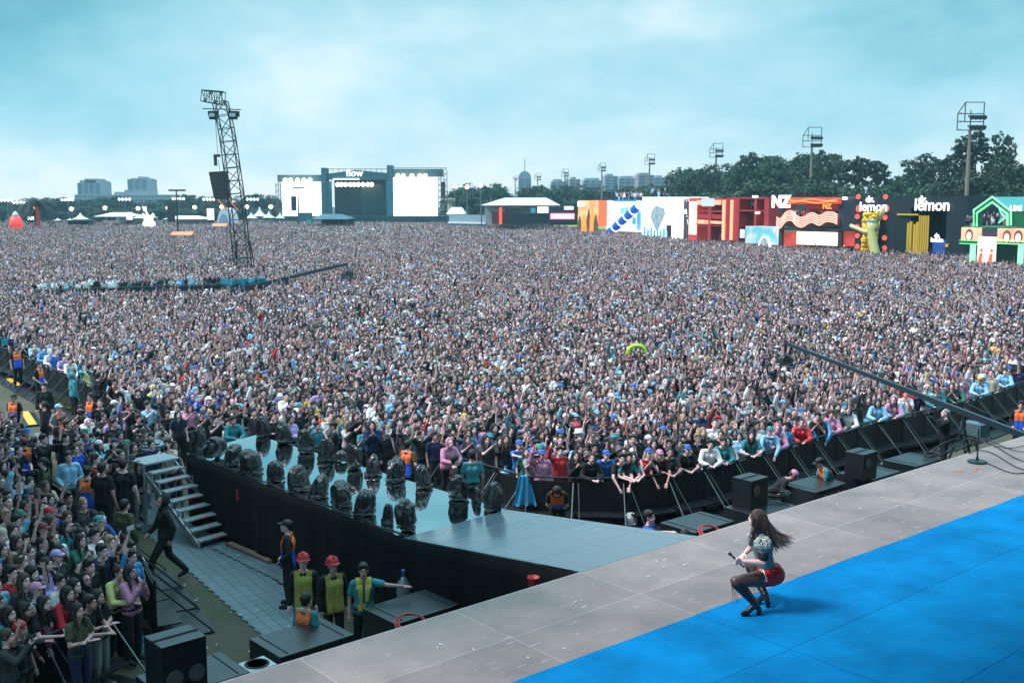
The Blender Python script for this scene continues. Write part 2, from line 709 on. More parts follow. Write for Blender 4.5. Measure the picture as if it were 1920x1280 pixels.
def drape(name, path, ztop, seed=0, amp=0.05):
    """black cloth hanging along a path with real folds"""
    rr = random.Random(seed)
    pts = []
    tt = []
    tot = 0
    for i in range(len(path) - 1):
        a, c = path[i], path[i + 1]
        n = max(2, int((c - a).length / 0.09))
        for k in range(n):
            f = k / n
            pts.append((a.lerp(c, f), ztop[i] * (1 - f) + ztop[i + 1] * f, (c - a).normalized(), tot + (c - a).length * f))
        tot += (c - a).length
    pts.append((path[-1], ztop[-1], (path[-1] - path[-2]).normalized(), tot))
    bb = MB()
    nz = 9
    vs = []
    for (p, zt, d, s) in pts:
        nrm = Vector((d.y, -d.x, 0))
        for k in range(nz):
            f = k / (nz - 1)
            z = 0.01 + (zt - 0.01) * (1 - f)
            w = amp * (0.25 + f) * (math.sin(s * 4.1 + seed) + 0.6 * math.sin(s * 9.3 + 1.7) + 0.35 * math.sin(s * 23 + f * 2)) * 0.6
            vs.append(p + nrm * (w + 0.03) + Vector((0, 0, z)))
    n = len(pts)
    fs = [(i * nz + k, i * nz + k + 1, (i + 1) * nz + k + 1, (i + 1) * nz + k) for i in range(n - 1) for k in range(nz - 1)]
    bb.add(vs, fs)
    o = bb.build(name, M_BLACK, smooth=True)
    md = o.modifiers.new('thickness', 'SOLIDIFY')
    md.thickness = 0.006
    return o


sk = drape('runway_skirt', [TR, TL, KL, JL], [Z_RW - .01, Z_RW - .01, Z_RW - .01, Z_ST - .01][0:4], 1)
tag(sk, 'long black cloth skirt hanging down the left side of the runway', 'stage skirt')
sk = drape('runway_skirt', [JR, KR, TR], [Z_ST - .01, Z_RW - .01, Z_RW - .01], 5)
tag(sk, 'black cloth skirt on the right side of the runway facing the barrier', 'stage skirt')
# slit tied with red tape
b = MB()
sl = gp(462, 935, 1.25)
sd = (KL - TL).normalized()
nv = Vector((sd.y, -sd.x, 0))
base = TL + sd * ((gp(462, 1020, 0.1) - TL).dot(sd)) + nv * 0.10
for s in (-1, 1):
    b.bar(base + Vector((0, 0, 1.45)), base + sd * (0.05 * s) + Vector((0, 0, 1.16)), 0.02, 0.01)
tag(b.build('red_ribbon', mat('red tape', (0.8, 0.03, 0.05), rough=0.5)), 'red ribbon tied to the black runway skirt above its slit', 'ribbon')
# wooden beam and cable channel at the foot of the skirt
b = MB()
a, c = gp(440, 1018, 0.06), gp(520, 1052, 0.06)
b.bar(a + nv * 0.15, c + nv * 0.15, 0.16, 0.12)
tag(b.build('timber_beam', mat('old timber', (0.16, 0.11, 0.08), rough=0.9, var=0.3)), 'rough timber beam lying at the foot of the runway skirt', 'beam')

# trackway plates on the grass, one strip beside the crowd, one along the skirt
M_TRACK = panel_mat('plastic trackway', (0.12, 0.17, 0.19), (0.10, 0.15, 0.17), (0.05, 0.07, 0.08), 0.30, 0.22, 0.5, 0.012, 0.25, spec=0.6, rvar=0.2)


def trackway(name, A, B, width, z=0.025):
    d = (B - A).normalized()
    ang = math.atan2(d.y, d.x)
    Ln = (B - A).length
    bb = MB()
    top, bot = [], []
    n = int(Ln / 0.16)
    for k in range(n + 1):
        x = Ln * k / n
        e = 0.05 if k % 2 else 0
        top.append((x, width + e, z))
        bot.append((x, -e, z))
    bb.poly(bot + top[::-1], (0, 0, -0.02))
    return struct(bb.build(name, M_TRACK, None, A, ang))


trackway('walkway', gp(150, 860) + Vector((-3.0, 3.6, 0)), gp(520, 1215), 1.25)
trackway('walkway', gp(395, 1028), gp(560, 1110), 0.95, 0.05)

# ------------------------------------------------------------------ crowd barriers
M_STEEL = mat('dull steel', (0.10, 0.12, 0.13), rough=0.4, metal=0.6, var=0.2)
M_DSTEEL = mat('black painted steel', (0.008, 0.011, 0.013), rough=0.45, var=0.3, vscale=8)


def make_barrier(W=1.22):
    t = thing('crowd_barrier', 'x', 'barrier')
    b = MB()
    b.box(-W / 2 + .02, W / 2 - .02, -0.012, 0.012, 0.12, 1.08)
    for k in range(7):
        x = -W / 2 + .1 + k * (W - .2) / 6
        b.box(x - .006, x + .006, -0.02, -0.0125, 0.14, 1.06)
    b.build('panel', M_DSTEEL, t)
    b = MB()
    b.cone((-W / 2 + .01, 0, 1.17), (W / 2 - .01, 0, 1.17), 0.026, n=8)
    b.build('top_rail', M_DSTEEL, t)
    for s in (-1, 1):
        b = MB()
        b.box(s * (W / 2 - .035) - .02, s * (W / 2 - .035) + .02, -.02, .02, 0.03, 1.155)
        b.build('post', M_DSTEEL, t)
    for s in (-1, 1):
        b = MB()
        b.bar((s * (W / 2 - .06), -0.03, 1.05), (s * (W / 2 - .06), -1.0, 0.05), 0.026)
        b.build('brace', M_STEEL if s > 0 else M_DSTEEL, t)
    b = MB()
    b.box(-W / 2 + .02, W / 2 - .02, -0.45, -0.03, 0.30, 0.325)
    b.build('step', M_DSTEEL, t)
    b = MB()
    b.box(-W / 2 + .02, W / 2 - .02, -1.05, 1.0, 0.032, 0.045)
    b.build('foot_plate', M_DSTEEL, t)
    return t


BAR = make_barrier()
BAR_USED = [False]
BARRIER_SEGS = []


def barrier_line(px, desc, group, z=1.17):
    pts = [gp(x, y, z) for x, y in px]
    for p in pts:
        p.z = 0
    segs = []
    total = []
    for i in range(len(pts) - 1):
        total.append((pts[i + 1] - pts[i]).length)
    L = sum(total)
    n = max(1, round(L / 1.25))
    step = L / n

    def at(s):
        for i, l in enumerate(total):
            if s <= l or i == len(total) - 1:
                return pts[i].lerp(pts[i + 1], min(1, s / l))
            s -= l
    for k in range(n):
        a, c = at(k * step), at((k + 1) * step)
        BARRIER_SEGS.append((a, c))
        m = (a + c) / 2
        rz = math.atan2((c - a).y, (c - a).x)
        lb = f'{desc[0]}, {ordn(k)} panel {desc[1]}'
        if not BAR_USED[0]:
            BAR_USED[0] = True
            o = BAR
            o.location = m
            o.rotation_euler = (0, 0, rz)
            o['label'] = lb
        else:
            o = dup(BAR, m, rz, lb)
        o.scale = ((c - a).length / 1.22 * 1.0, 1, 1)
        o['group'] = group


# the side facing -Y (local) is the pit side
barrier_line([(985, 893), (1155, 898), (1240, 890), (1355, 867), (1402, 854), (1515, 825), (1647, 786), (1705, 776), (1795, 755), (1860, 735), (1925, 712), (1990, 690)],
             ('black crowd barrier on the right side of the pit', 'from the runway'), 'barriers right of the runway')
barrier_line([(830, 850), (900, 868), (985, 893)], ('black crowd barrier beside the bagged lights', 'from the far end'), 'barriers beside the runway')
barrier_line([(-60, 1240), (0, 1222), (170, 1162), (205, 1140)], ('black crowd barrier before the left foreground crowd', 'from the photo edge'), 'barriers in the left foreground')
barrier_line([(290, 1090), (262, 1040), (215, 985)], ('black barrier beside the foreground walkway', 'from the stage'), 'barriers beside the walkway')
barrier_line([(120, 915), (60, 875), (0, 890), (-60, 905)], ('black barrier behind the left foreground crowd', 'from the photo edge'), 'barriers behind the foreground crowd')
barrier_line([(-30, 640), (50, 668), (120, 700), (180, 725), (250, 765), (300, 790)], ('black barrier along the photographers lane', 'from the photo edge'), 'barriers along the lane')

# ------------------------------------------------------------------ subwoofers and monitors along the stage
M_SUB = mat('black speaker paint', (0.008, 0.014, 0.018), rough=0.28, var=0.25, vscale=3, bump=0.15, bscale=60, spec=0.8)
M_SUBG = mat('speaker grille', (0.006, 0.007, 0.008), rough=0.7)
M_CHROME = mat('latch steel', (0.5, 0.52, 0.55), rough=0.3, metal=0.9)


def make_sub(W, D, H):
    t = thing('subwoofer', 'x', 'subwoofer')
    b = MB()
    b.box(-W / 2, W / 2, -D / 2, D / 2, 0, H)
    b.build('cabinet', M_SUB, t, bevel=0.015)
    b = MB()
    b.box(-W / 2 + .05, W / 2 - .05, D / 2, D / 2 + .03, .05, H - .06)
    b.build('grille', M_SUBG, t)
    b = MB()
    for x in (-W / 2 + .16, W / 2 - .16):
        b.box(x - .008, x + .008, -D / 2 + .05, D / 2 - .05, H + .001, H + .007)
    b.box(-W / 2 + .20, W / 2 - .2, -D / 2 - .012, -D / 2 - .002, H - .10, H - .02)
    b.build('lid_seam', mat('seam black', (0.004, 0.005, 0.006), rough=0.8), t)
    for s in (-.2, .2):
        b = MB()
        b.cbox((s * W, -D / 2 - .02, H - .17), (.09, .03, .05))
        b.build('latch', M_CHROME, t)
    for x in (-W / 2, W / 2):
        b = MB()
        b.cbox((x, 0, H * .6), (.02, .2, .12))
        b.build('handle', M_SUBG, t)
    return t


def quad_place(t, px, z, label=None, sc=True):
    """put a box whose top corners the photo shows: near-left, far-left, far-right"""
    P_ = [gp(x, y, z) for x, y in px]
    ctr = (P_[0] + P_[2]) / 2
    return ctr


SUBS = [
    ((566, 1192), 0.0, 'large flat black subwoofer in front of the orange-vested helper'),
    ((771, 1135), 0.0, 'large flat black subwoofer beside the man with the yellow towel'),
    ((1308, 977), 0.0, 'flat black subwoofer right of the runway with drops on its lid'),
    ((1425, 948), 0.0, 'black subwoofer under the monitor cabinet nearest the runway'),
    ((1527, 906), 0.0, 'flat black subwoofer left of the leaning orange-vested guard'),
    ((1630, 884), 0.0, 'black subwoofer under the second monitor cabinet right of the runway'),
    ((1712, 860), 0.0, 'flat black subwoofer beside the camera operator'),
    ((362, 1262), 0.0, 'black subwoofer under the twin horn cabinet in the left corner'),
]
sub0 = None
for i, (px, a, lb) in enumerate(SUBS):
    c = gp(px[0], px[1], 1.2)
    c.z = 0
    if sub0 is None:
        sub0 = make_sub(1.32, 0.95, 1.2)
        o = sub0
        o['label'] = lb
        o.location = c
        o.rotation_euler = (0, 0, R(42))
    else:
        o = dup(sub0, c, R(42 - (i > 1) * 1.5), lb)
    o['group'] = 'subwoofers along the stage front'


def make_cabinet(px, zb, w, d, h, lb, horns):
    c = gp(px[0], px[1], zb + h)
    c.z = zb
    t = thing('monitor_cabinet', lb, 'speaker', c, R(42), 'monitor cabinets on the subwoofers')
    b = MB()
    b.box(-w / 2, w / 2, -d / 2, d / 2, 0, h)
    b.build('cabinet', M_SUB, t, bevel=0.012)
    b = MB()
    b.box(-w / 2, w / 2, -.02, .02, h + .001, h + .012)
    b.build('strap', M_SUBG, t)
    for k, (hx, hz) in enumerate(horns):
        b = MB()
        b.lathe([(0.02, 0), (0.09, .0), (0.12, .02), (0.12, .03)], n=14)
        me = b
        o = me.build('horn', mat('horn grey', (0.12, 0.12, 0.12), rough=0.4), t)
        o.location = (hx, -d / 2 - .005, hz)
        o.rotation_euler = (R(90), 0, 0)
    return t


make_cabinet((328, 1191), 1.205, 0.66, 0.55, 0.78, 'black cabinet with two round horns standing in the left corner', [(-.16, .3), (.16, .3)])
make_cabinet((1407, 893), 1.205, 0.62, 0.52, 0.66, 'black monitor cabinet standing right of the flat subwoofer nearest the runway', [(-.14, .42)])
make_cabinet((1615, 845), 1.205, 0.62, 0.52, 0.66, 'black monitor cabinet behind the leaning orange-vested guard', [(-.14, .42)])

# coils of cable on and beside the subs
M_CABLE = mat('black cable', (0.01, 0.012, 0.014), rough=0.45)
M_RCABLE = mat('red hose', (0.6, 0.04, 0.04), rough=0.45)


def coil(name, c, r, n, m, label, cat, turns=4, th=0.012, flat=0.5, tilt=0.0):
    b = MB()
    rr = random.Random(int(c[0] * 100))
    pts = []
    N = turns * 22
    for k in range(N):
        t = 2 * math.pi * k / 22
        q = r * (1 + 0.13 * math.sin(k * 0.17 + 2)) + rr.uniform(-.004, .004)
        pts.append((math.cos(t) * q, math.sin(t) * q * 0.85, 0.014 + 0.02 * (k / 22) + 0.006 * math.sin(k * .9)))
    b.tube(pts, th, 6)
    o = b.build(name, m, None, c, 0, smooth=True)
    o.rotation_euler = (tilt, 0, 0.6)
    return tag(o, label, cat)


coil('cable_coil', gp(1455, 932, 1.24), 0.30, 4, M_CABLE, 'coiled black cable lying beside the monitor cabinet near the pink-capped person', 'cable', 6, 0.014)
coil('cable_coil', gp(1748, 855, 1.24), 0.22, 4, M_CABLE, 'loose black cable loop on the subwoofer beside the camera operator', 'cable', 3)
coil('red_hose', gp(770, 1172, 1.9), 0.22, 3, M_RCABLE, 'red hose looped behind the stage edge beside the large subwoofer', 'hose', 3, 0.011, tilt=0.5)
coil('red_hose', gp(1330, 1000, 1.8), 0.22, 3, M_RCABLE, 'red hose looped behind the stage edge right of the runway', 'hose', 3, 0.011, tilt=0.5)
b = MB()
rr_ = random.Random(8)
p0 = gp(1920, 850, Z_ST + .012)
for k in range(5):
    pts = []
    for j in range(26):
        f = j / 25
        pts.append(gp(1960 - f * (120 + 24 * k), 868 + 6 * k * math.sin(f * 6) + 16 * math.sin(f * 4 + k) - 10 * k + 8 * f, Z_ST + .014 + .006 * k))
    b.tube(pts, 0.011, 5)
tag(b.build('floor_cables', M_CABLE, smooth=True), 'tangle of black cables lying on the stage floor at the right edge', 'cables')
# speaker fan between the left subs and the left corner
c = gp(482, 1250, 1.1)
t = thing('floor_fan', 'small square fan lying face up at the stage edge in the left corner', 'fan', c, R(42))
b = MB()
b.box(-.22, .22, -.2, .2, 0, .05)
b.build('frame', mat('pale plastic', (0.5, 0.55, 0.55), rough=0.4), t)
b = MB()
for k in range(5):
    b.lathe([(0.035 * (k + 1), .052), (0.035 * (k + 1) + .008, .052), (0.035 * (k + 1) + .008, .062), (0.035 * (k + 1), .062)], n=20)
b.build('grille', M_SUBG, t)
c = gp(1000, 1108, 1.95)
t = thing('red_bucket', 'red plastic bucket tipped behind the stage edge below the ramp', 'bucket', c, 0.3)
t.scale = (.62, .62, .75)
b = MB()
b.lathe([(0.10, 0), (0.15, 0.30), (0.16, 0.31), (0.145, 0.31), (0.09, 0.02)], n=18)
o = b.build('body', mat('red plastic', (0.7, 0.05, 0.07), rough=0.4), t, smooth=True)
b = MB()
b.tube([(math.cos(a) * .16, 0, .30 + math.sin(a) * .14) for a in np.linspace(0, math.pi, 12)], .006)
b.build('handle', M_CABLE, t)

# ------------------------------------------------------------------ steel steps at the runway tip
M_ALU = mat('dull aluminium', (0.30, 0.34, 0.36), rough=0.45, metal=0.5, var=0.2, vscale=5)
M_TREAD = mat('tread plate', (0.30, 0.34, 0.35), rough=0.5, metal=0.2, var=0.35, vscale=14)
Tp = gp(300, 862, 1.66)
Bt = gp(400, 1004, 0.2)
dd = Vector((Bt.x - Tp.x, Bt.y - Tp.y, 0))
ang_st = math.atan2(dd.y, dd.x)
t = thing('access_stairs', 'steel stairs with eight open treads climbing to the runway tip', 'stairs', (Tp.x, Tp.y, 0), ang_st)
Ls = dd.length
WT = 0.86
b = MB()
b.box(-.62, .12, -WT / 2 - .05, WT / 2 + .05, 1.62, 1.66)
b.build('landing', M_TREAD, t)
for k in range(8):
    f = (k + 1) / 8
    z = 1.66 + (0.2 - 1.66) * f
    b = MB()
    x = Ls * f
    b.box(x - .13, x + .13, -WT / 2, WT / 2, z - .035, z)
    s_ = b.build('tread', M_TREAD, t)
    b = MB()
    b.box(x + .131, x + .136, -.12 if k % 2 else -.02, .14 if k % 2 else .1, z - .03, z - .005)
    b.build('red_marker', mat('red tape', (0.7, .05, .05)), s_)
for s in (-1, 1):
    b = MB()
    y = s * (WT / 2 + .03)
    b.bar((-.1, y, 1.50), (Ls + .12, y, 0.06), .04, .12)
    for k in range(8):
        f = (k + 1) / 8
        z = 1.66 - 1.46 * f
        b.bar((Ls * f - .1, y, z - .02), (Ls * f - .1, y, z - .17), .03)
        b.bar((Ls * f + .12, y, z + .0), (Ls * f + .12, y, z - .2), .03)
    b.build('stringer', M_ALU, t)
for x, y in ((-.6, -.5), (-.6, .5), (.1, -.5), (.1, .5)):
    b = MB()
    b.cone((x, y, 0.03), (x, y, 2.05 if (x < 0 and y < 0) else 1.62), .028, n=8)
    b.build('scaffold_post', M_ALU, t)
b = MB()
b.cone((-.6, -.5, .35), (.1, -.5, .35), .022)
b.cone((-.6, .5, .35), (.1, .5, 1.3), .022)
b.cone((-.6, -.5, 1.2), (-.6, .5, 1.2), .022)
b.build('scaffold_brace', M_ALU, t)

# ------------------------------------------------------------------ bagged lights on the runway
M_BAG = mat('black plastic bag', (0.008, 0.011, 0.013), rough=0.27, spec=0.7, bump=0.9, bscale=9)


def bag_mesh(seed, w, d, h):
    rr = np.random.default_rng(seed)
    v, f = ico_unit(5)
    n = v.copy()
    # crumple: sum of ridged directional waves
    disp = np.zeros(len(v))
    for k in range(16):
        q = rr.normal(size=3)
        q /= np.linalg.norm(q)
        fr = rr.uniform(3, 11)
        ph = rr.uniform(0, 6)
        q[2] *= .38
        disp += (1 - np.abs(np.sin(v @ q * fr + ph + 0.8 * np.sin(v @ rr.normal(size=3) * 2.5)))) * rr.uniform(.3, 1) / fr * 0.5
    low_ = np.zeros(len(v))
    for k in range(5):
        q = rr.normal(size=3)
        low_ += np.sin(v @ q * rr.uniform(.9, 1.7) + rr.uniform(0, 6)) * rr.uniform(.06, .15)
    r = (0.72 + disp * 0.55) * (1 + low_)
    p = np.sign(v) * np.abs(v) ** .78 * r[:, None]
    p[:, 0] += .25 * rr.uniform(-1, 1) * p[:, 2]
    p[:, 1] += .2 * rr.uniform(-1, 1) * p[:, 2]
    p[:, 2] = p[:, 2] * 0.5 + 0.46
    wd = 1.08 - rr.uniform(.2, .5) * np.clip(p[:, 2], 0, 1) ** 1.2
    p[:, 0] *= wd
    p[:, 1] *= wd
    low = p[:, 2] < 0.1
    p[low, 2] *= 0.4
    fl = p[:, 2] < 0.14
    p[fl, 0] *= 1.22
    p[fl, 1] *= 1.22
    p[:, 2] = np.maximum(p[:, 2], 0.0)
    mx = p.max(0)
    mn = p.min(0)
    p = (p - mn) / (mx - mn)
    p[:, 0] = (p[:, 0] - .5) * w
    p[:, 1] = (p[:, 1] - .5) * d
    p[:, 2] *= h
    me = bpy.data.meshes.new('bag')
    me.from_pydata(p.tolist(), [], f)
    me.materials.append(M_BAG)
    me.polygons.foreach_set('use_smooth', [True] * len(f))
    return me


BAGS_L = [(347, 850, 38, 50), (384, 862, 46, 44), (418, 874, 42, 42), (455, 888, 50, 46), (499, 905, 38, 42), (545, 922, 46, 50),
          (585, 934, 44, 46), (630, 950, 46, 50), (677, 966, 48, 52), (704, 986, 28, 40), (745, 998, 47, 62)]
BAGS_R = [(494, 818, 31, 40), (533, 832, 36, 44), (574, 848, 37, 48), (614, 862, 38, 44), (640, 866, 27, 25), (664, 878, 40, 52), (700, 890, 36, 42),
          (742, 900, 46, 44), (795, 914, 38, 46), (860, 936, 46, 52), (893, 940, 22, 30), (925, 956, 43, 56)]
for row, side in ((BAGS_L, 'along the left runway edge'), (BAGS_R, 'along the right runway edge')):
    for i, (x, y, w, h) in enumerate(row):
        p = gp(x, y, Z_RW + .001)
        # keep the whole bag on the deck
        sc = p.y * 1.0 / F * 1.02
        ww = w * sc * .92
        hh = h * sc * .98
        nrm = (KL - TL).normalized()
        nn = Vector((-nrm.y, nrm.x, 0))
        dist = (p - TL).dot(nn)
        lim = 0.36
        if side.startswith('along the left'):
            p += nn * (max(0.30, dist) - dist)
        o = bpy.data.objects.new('bagged_light', bag_mesh(100 + i + (50 if side.endswith('right runway edge') else 0), ww, min(ww, .6), hh))
        COL.objects.link(o)
        o.location = p
        o.rotation_euler = (0, 0, 0.7 + (i * 37 % 11) * .1)
        o.rotation_euler = (0, 0, 0.1 * ((i * 7) % 5 - 2))
        o.modifiers.new('sub', 'SUBSURF').levels = 0
        o.modifiers.remove(o.modifiers[0])
        tag(o, f'black plastic bagged light, {ordn(i)} {side} from the tip', 'bagged light', 'bagged lights on the runway')

# power cable along the left edge
b = MB()
pts = []
for k in range(60):
    f = k / 59
    q = TL.lerp(KL, f)
    nn = Vector(((KL - TL).normalized().y, -(KL - TL).normalized().x, 0))
    pts.append(q - nn * (0.07 + .03 * math.sin(k * .8)) + Vector((0, 0, Z_RW + .014)))
b.tube(pts, 0.012, 5)
tag(b.build('power_cable', M_CABLE, smooth=True), 'black power cable snaking past the bags on the left runway edge', 'cable')

# ------------------------------------------------------------------ blue water bottles
M_JUG = mat('blue water bottle plastic', (0.10, 0.33, 0.46), rough=0.15, spec=0.7, trans=0.25)


def make_jug():
    t = thing('water_bottle', 'x', 'water bottle')
    prof = [(0.10, 0), (0.135, 0.015), (0.135, 0.09), (0.128, 0.10), (0.135, 0.112), (0.135, 0.2), (0.128, 0.21), (0.135, 0.222), (0.135, 0.34), (0.12, 0.38), (0.05, 0.43), (0.032, 0.44), (0.032, 0.475)]
    b = MB()
    b.lathe(prof, n=18)
    b.build('bottle', M_JUG, t, smooth=True)
    b = MB()
    b.lathe([(0.034, 0.47), (0.036, 0.475), (0.036, 0.505), (0.03, 0.51)], n=12)
    b.build('cap', mat('blue cap', (0.05, 0.2, 0.5), rough=0.4), t)
    return t


jug0 = None
JUGS = [((225, 1205), 0, 'large blue water bottle standing at the left foreground barrier, below another'),
        ((225, 1168), 1, 'large blue water bottle stacked on another at the left foreground barrier'),
        ((252, 1228), 0, 'large blue water bottle on the ground behind the twin horn cabinet'),
        ((1334, 935), 0, 'lower blue water bottle of the stack beside the white-hooded fan'),
        ((1334, 935), 1, 'upper blue water bottle of the stack beside the white-hooded fan'),
        ((1352, 938), 0, 'single blue water bottle next to the stack beside the white-hooded fan'),
        ((1491, 895), 0, 'lower blue water bottle of the stack near the pink-hooded fan'),
        ((1491, 895), 1, 'upper blue water bottle of the stack near the pink-hooded fan'),
        ((1505, 893), 0, 'blue water bottle just right of the stack near the pink-hooded fan'),
        ((1623, 838), 0, 'lower blue water bottle of the stack behind the second monitor cabinet'),
        ((1623, 838), 1, 'upper blue water bottle of the stack behind the second monitor cabinet'),
        ((1848, 790), 0, 'lower blue water bottle of the stack beside the camera crane'),
        ((1848, 790), 1, 'upper blue water bottle of the stack beside the camera crane'),
        ((948, 945), 0, 'lower blue water bottle beside the last bagged light'),
        ((948, 945), 1, 'upper blue water bottle beside the last bagged light'),
        ((800, 872), 0, 'blue water bottle behind the orange-vested guard at the runway'),
        ((99, 722), 0, 'lower blue water bottle in the photographers lane near the yellow raincoat'),
        ((99, 722), 1, 'upper blue water bottle in the photographers lane near the yellow raincoat'),
        ((154, 742), 0, 'blue water bottle in the photographers lane near the hooded blue jacket'),
        ((262, 790), 0, 'blue water bottle in the photographers lane near the raised camera')]
for px, lev, lb in JUGS:
    c = gp(px[0], px[1], 0.046)
    c.z = 0.047 + lev * 0.512
    if jug0 is None:
        jug0 = make_jug()
        o = jug0
        o.location = c
        o['label'] = lb
    else:
        o = dup(jug0, c, 0.3, lb)
    o.scale = (1.25, 1.25, 1.0)
    o['group'] = 'blue water bottles for the crowd'

# translucent rain poncho hung over the barrier and a bin bag
def hang_cloth(name, p, w, h, m, label, cat, rz=0.5):
    b = MB()
    nx, nz = 14, 14
    vs = []
    for j in range(nz):
        for i in range(nx):
            f, g_ = i / (nx - 1) - .5, j / (nz - 1)
            wd = w * (0.35 + 0.75 * g_ ** .7)
            vs.append((f * wd, 0.05 * math.sin(f * 17 + g_ * 3) * (0.4 + g_) - .12 * g_, -g_ * h * (1 - .12 * abs(math.sin(i * 1.3)) * (j == nz - 1))))
    b.add(vs, [(j * nx + i, j * nx + i + 1, (j + 1) * nx + i + 1, (j + 1) * nx + i) for j in range(nz - 1) for i in range(nx - 1)])
    o = b.build(name, m, None, p, rz, smooth=True)
    md = o.modifiers.new('thickness', 'SOLIDIFY')
    md.thickness = 0.008
    return tag(o, label, cat)


hang_cloth('rain_poncho', gp(982, 890, 1.22), 0.55, 0.8, mat('blue poncho', (0.04, 0.30, 0.55), rough=0.25), 'bright blue rain poncho draped over the barrier beside the runway', 'poncho', 0.2)
b = MB()
o = bpy.data.objects.new('bin_bag', bag_mesh(777, .36, .36, .30))
COL.objects.link(o)
o.data.materials.clear()
o.data.materials.append(mat('clear plastic bag', (0.35, 0.45, 0.45), rough=0.2))
o.location = gp(1182, 982, 0.05)
tag(o, 'crumpled clear plastic bag on the ground below the right barrier', 'plastic bag')

# yellow and black cable ramps in the lane
M_RAMPY = mat('yellow ramp lid', (0.62, 0.38, 0.04), rough=0.6, var=0.15)
for i, (a, c, lb) in enumerate([((97, 745), (136, 768), 'wide yellow lidded cable ramp on the grass beside the lane'),
                                ((97, 737), (132, 751), 'narrow yellow cable ramp strip behind the wide one'),
                                ((16, 712), (36, 726), 'yellow cable ramp behind the covered case at far left'),
                                ((46, 775), (62, 800), 'yellow cable ramp between the raised hands at left')]):
    A, B = gp(*a, 0), gp(*c, 0)
    t = thing('cable_ramp', lb, 'cable ramp', A, math.atan2((B - A).y, (B - A).x), 'yellow cable ramps')
    L_ = (B - A).length
    wd = .34 if i != 1 else .16
    b = MB()
    b.poly([(0, -wd, .005), (0, wd, .005), (0, wd * .45, .07), (0, -wd * .45, .07)][::-1], (L_, 0, 0))
    b.build('base', M_DSTEEL, t)
    b = MB()
    b.box(.01, L_ - .01, -wd * .4, wd * .4, .072, .085)
    b.build('lid', M_RAMPY, t)
# gas cylinder by the towel man
c = gp(757, 1110, 0.75)
c.z = 0.0
t = thing('gas_cylinder', 'steel gas cylinder with a blue valve behind the large subwoofer', 'gas cylinder', c)
t.scale = (.85, .85, .9)
b = MB()
b.lathe([(0.14, 0), (0.15, .03), (0.15, .95), (0.13, 1.05), (0.06, 1.14), (0.05, 1.16)], n=18)
b.build('bottle', mat('grey cylinder', (0.25, .3, .33), rough=.35, metal=.3), t, smooth=True)
b = MB()
b.lathe([(0.03, 1.16), (0.03, 1.27), (0.05, 1.28), (0.05, 1.31), (0.02, 1.33)], n=12)
b.build('valve', mat('blue valve', (0.03, .15, .5), rough=.4), t)

# ================================================================== PEOPLE
DG = bpy.context.evaluated_depsgraph_get


def remesh(mb, voxel, smooth_it=2, decim=None):
    me = mb.mesh('t', [])
    ob = bpy.data.objects.new('t', me)
    COL.objects.link(ob)
    r = ob.modifiers.new('r', 'REMESH')
    r.mode = 'VOXEL'
    r.voxel_size = voxel
    if smooth_it:
        s = ob.modifiers.new('s', 'SMOOTH')
        s.factor = 0.5
        s.iterations = smooth_it
    if decim:
        d = ob.modifiers.new('d', 'DECIMATE')
        d.ratio = decim
    out = bpy.data.meshes.new_from_object(ob.evaluated_get(DG()))
    bpy.data.objects.remove(ob)
    out.polygons.foreach_set('use_smooth', [True] * len(out.polygons))
    return out


def V(*a):
    return Vector(a)


# standing joints, metres, the figure faces +Y
BASEJ = dict(pelvis=V(0, 0, .95), waist=V(0, .0, 1.10), chest=V(0, -.01, 1.29), neck=V(0, -.01, 1.46), head=V(0, .02, 1.615),
             hipL=V(-.095, 0, .90), hipR=V(.095, 0, .90), kneeL=V(-.11, .02, .49), kneeR=V(.11, .02, .49), ankL=V(-.12, -.02, .085), ankR=V(.12, -.02, .085),
             toeL=V(-.145, .15, .03), toeR=V(.145, .15, .03),
             shL=V(-.172, -.01, 1.40), shR=V(.172, -.01, 1.40), elL=V(-.245, -.03, 1.12), elR=V(.245, -.03, 1.12), wrL=V(-.25, .06, .87), wrR=V(.25, .06, .87))


def joints(**k):
    j = {a: b.copy() for a, b in BASEJ.items()}
    for a, b in k.items():
        if a in j:
            j[a] = Vector(b)
    return j


def lean(j, ang, names=('waist', 'chest', 'neck', 'head', 'shL', 'shR', 'elL', 'elR', 'wrL', 'wrR')):
    """tilt the upper body forward about the pelvis"""
    M = Matrix.Translation(j['pelvis']) @ Matrix.Rotation(-R(ang), 4, 'X') @ Matrix.Translation(-j['pelvis'])
    for n in names:
        j[n] = M @ j[n]
    return j


def hand(mb, w, el, spread=1.0, curl=0.25, side=1, fr=0.0085):
    d = (w - el).normalized()
    x, y, _ = basis(d)
    # x across the palm, y out of the palm
    p = w + d * 0.045
    rot = Matrix((x, y, d)).transposed().to_4x4()
    mb.ell(p, (0.041, 0.018, 0.052), 2, rot)
    for k, (a, l) in enumerate(((-.30, .068), (-.10, .082), (.10, .078), (.28, .062))):
        r0 = p + d * .03 + x * (a * 0.10)
        dd = (d + x * (a * spread * .9) + y * (-curl * .4)).normalized()
        m = r0 + dd * l * .55
        e = m + (dd + y * (-curl)).normalized() * l * .5
        mb.tube([r0, m, e], [fr * 1.15, fr, fr * .8], 6)
        mb.ell(e, fr * .85, 1)
    t0 = p - d * .02 + x * (-.03 * side)
    t1 = t0 + (x * (-side) * 0.8 + d * .6).normalized() * .045
    t2 = t1 + (x * (-side) * .35 + d).normalized() * .032
    mb.tube([t0, t1, t2], [fr * 1.4, fr * 1.15, fr], 6)
    mb.ell(t2, fr, 1)


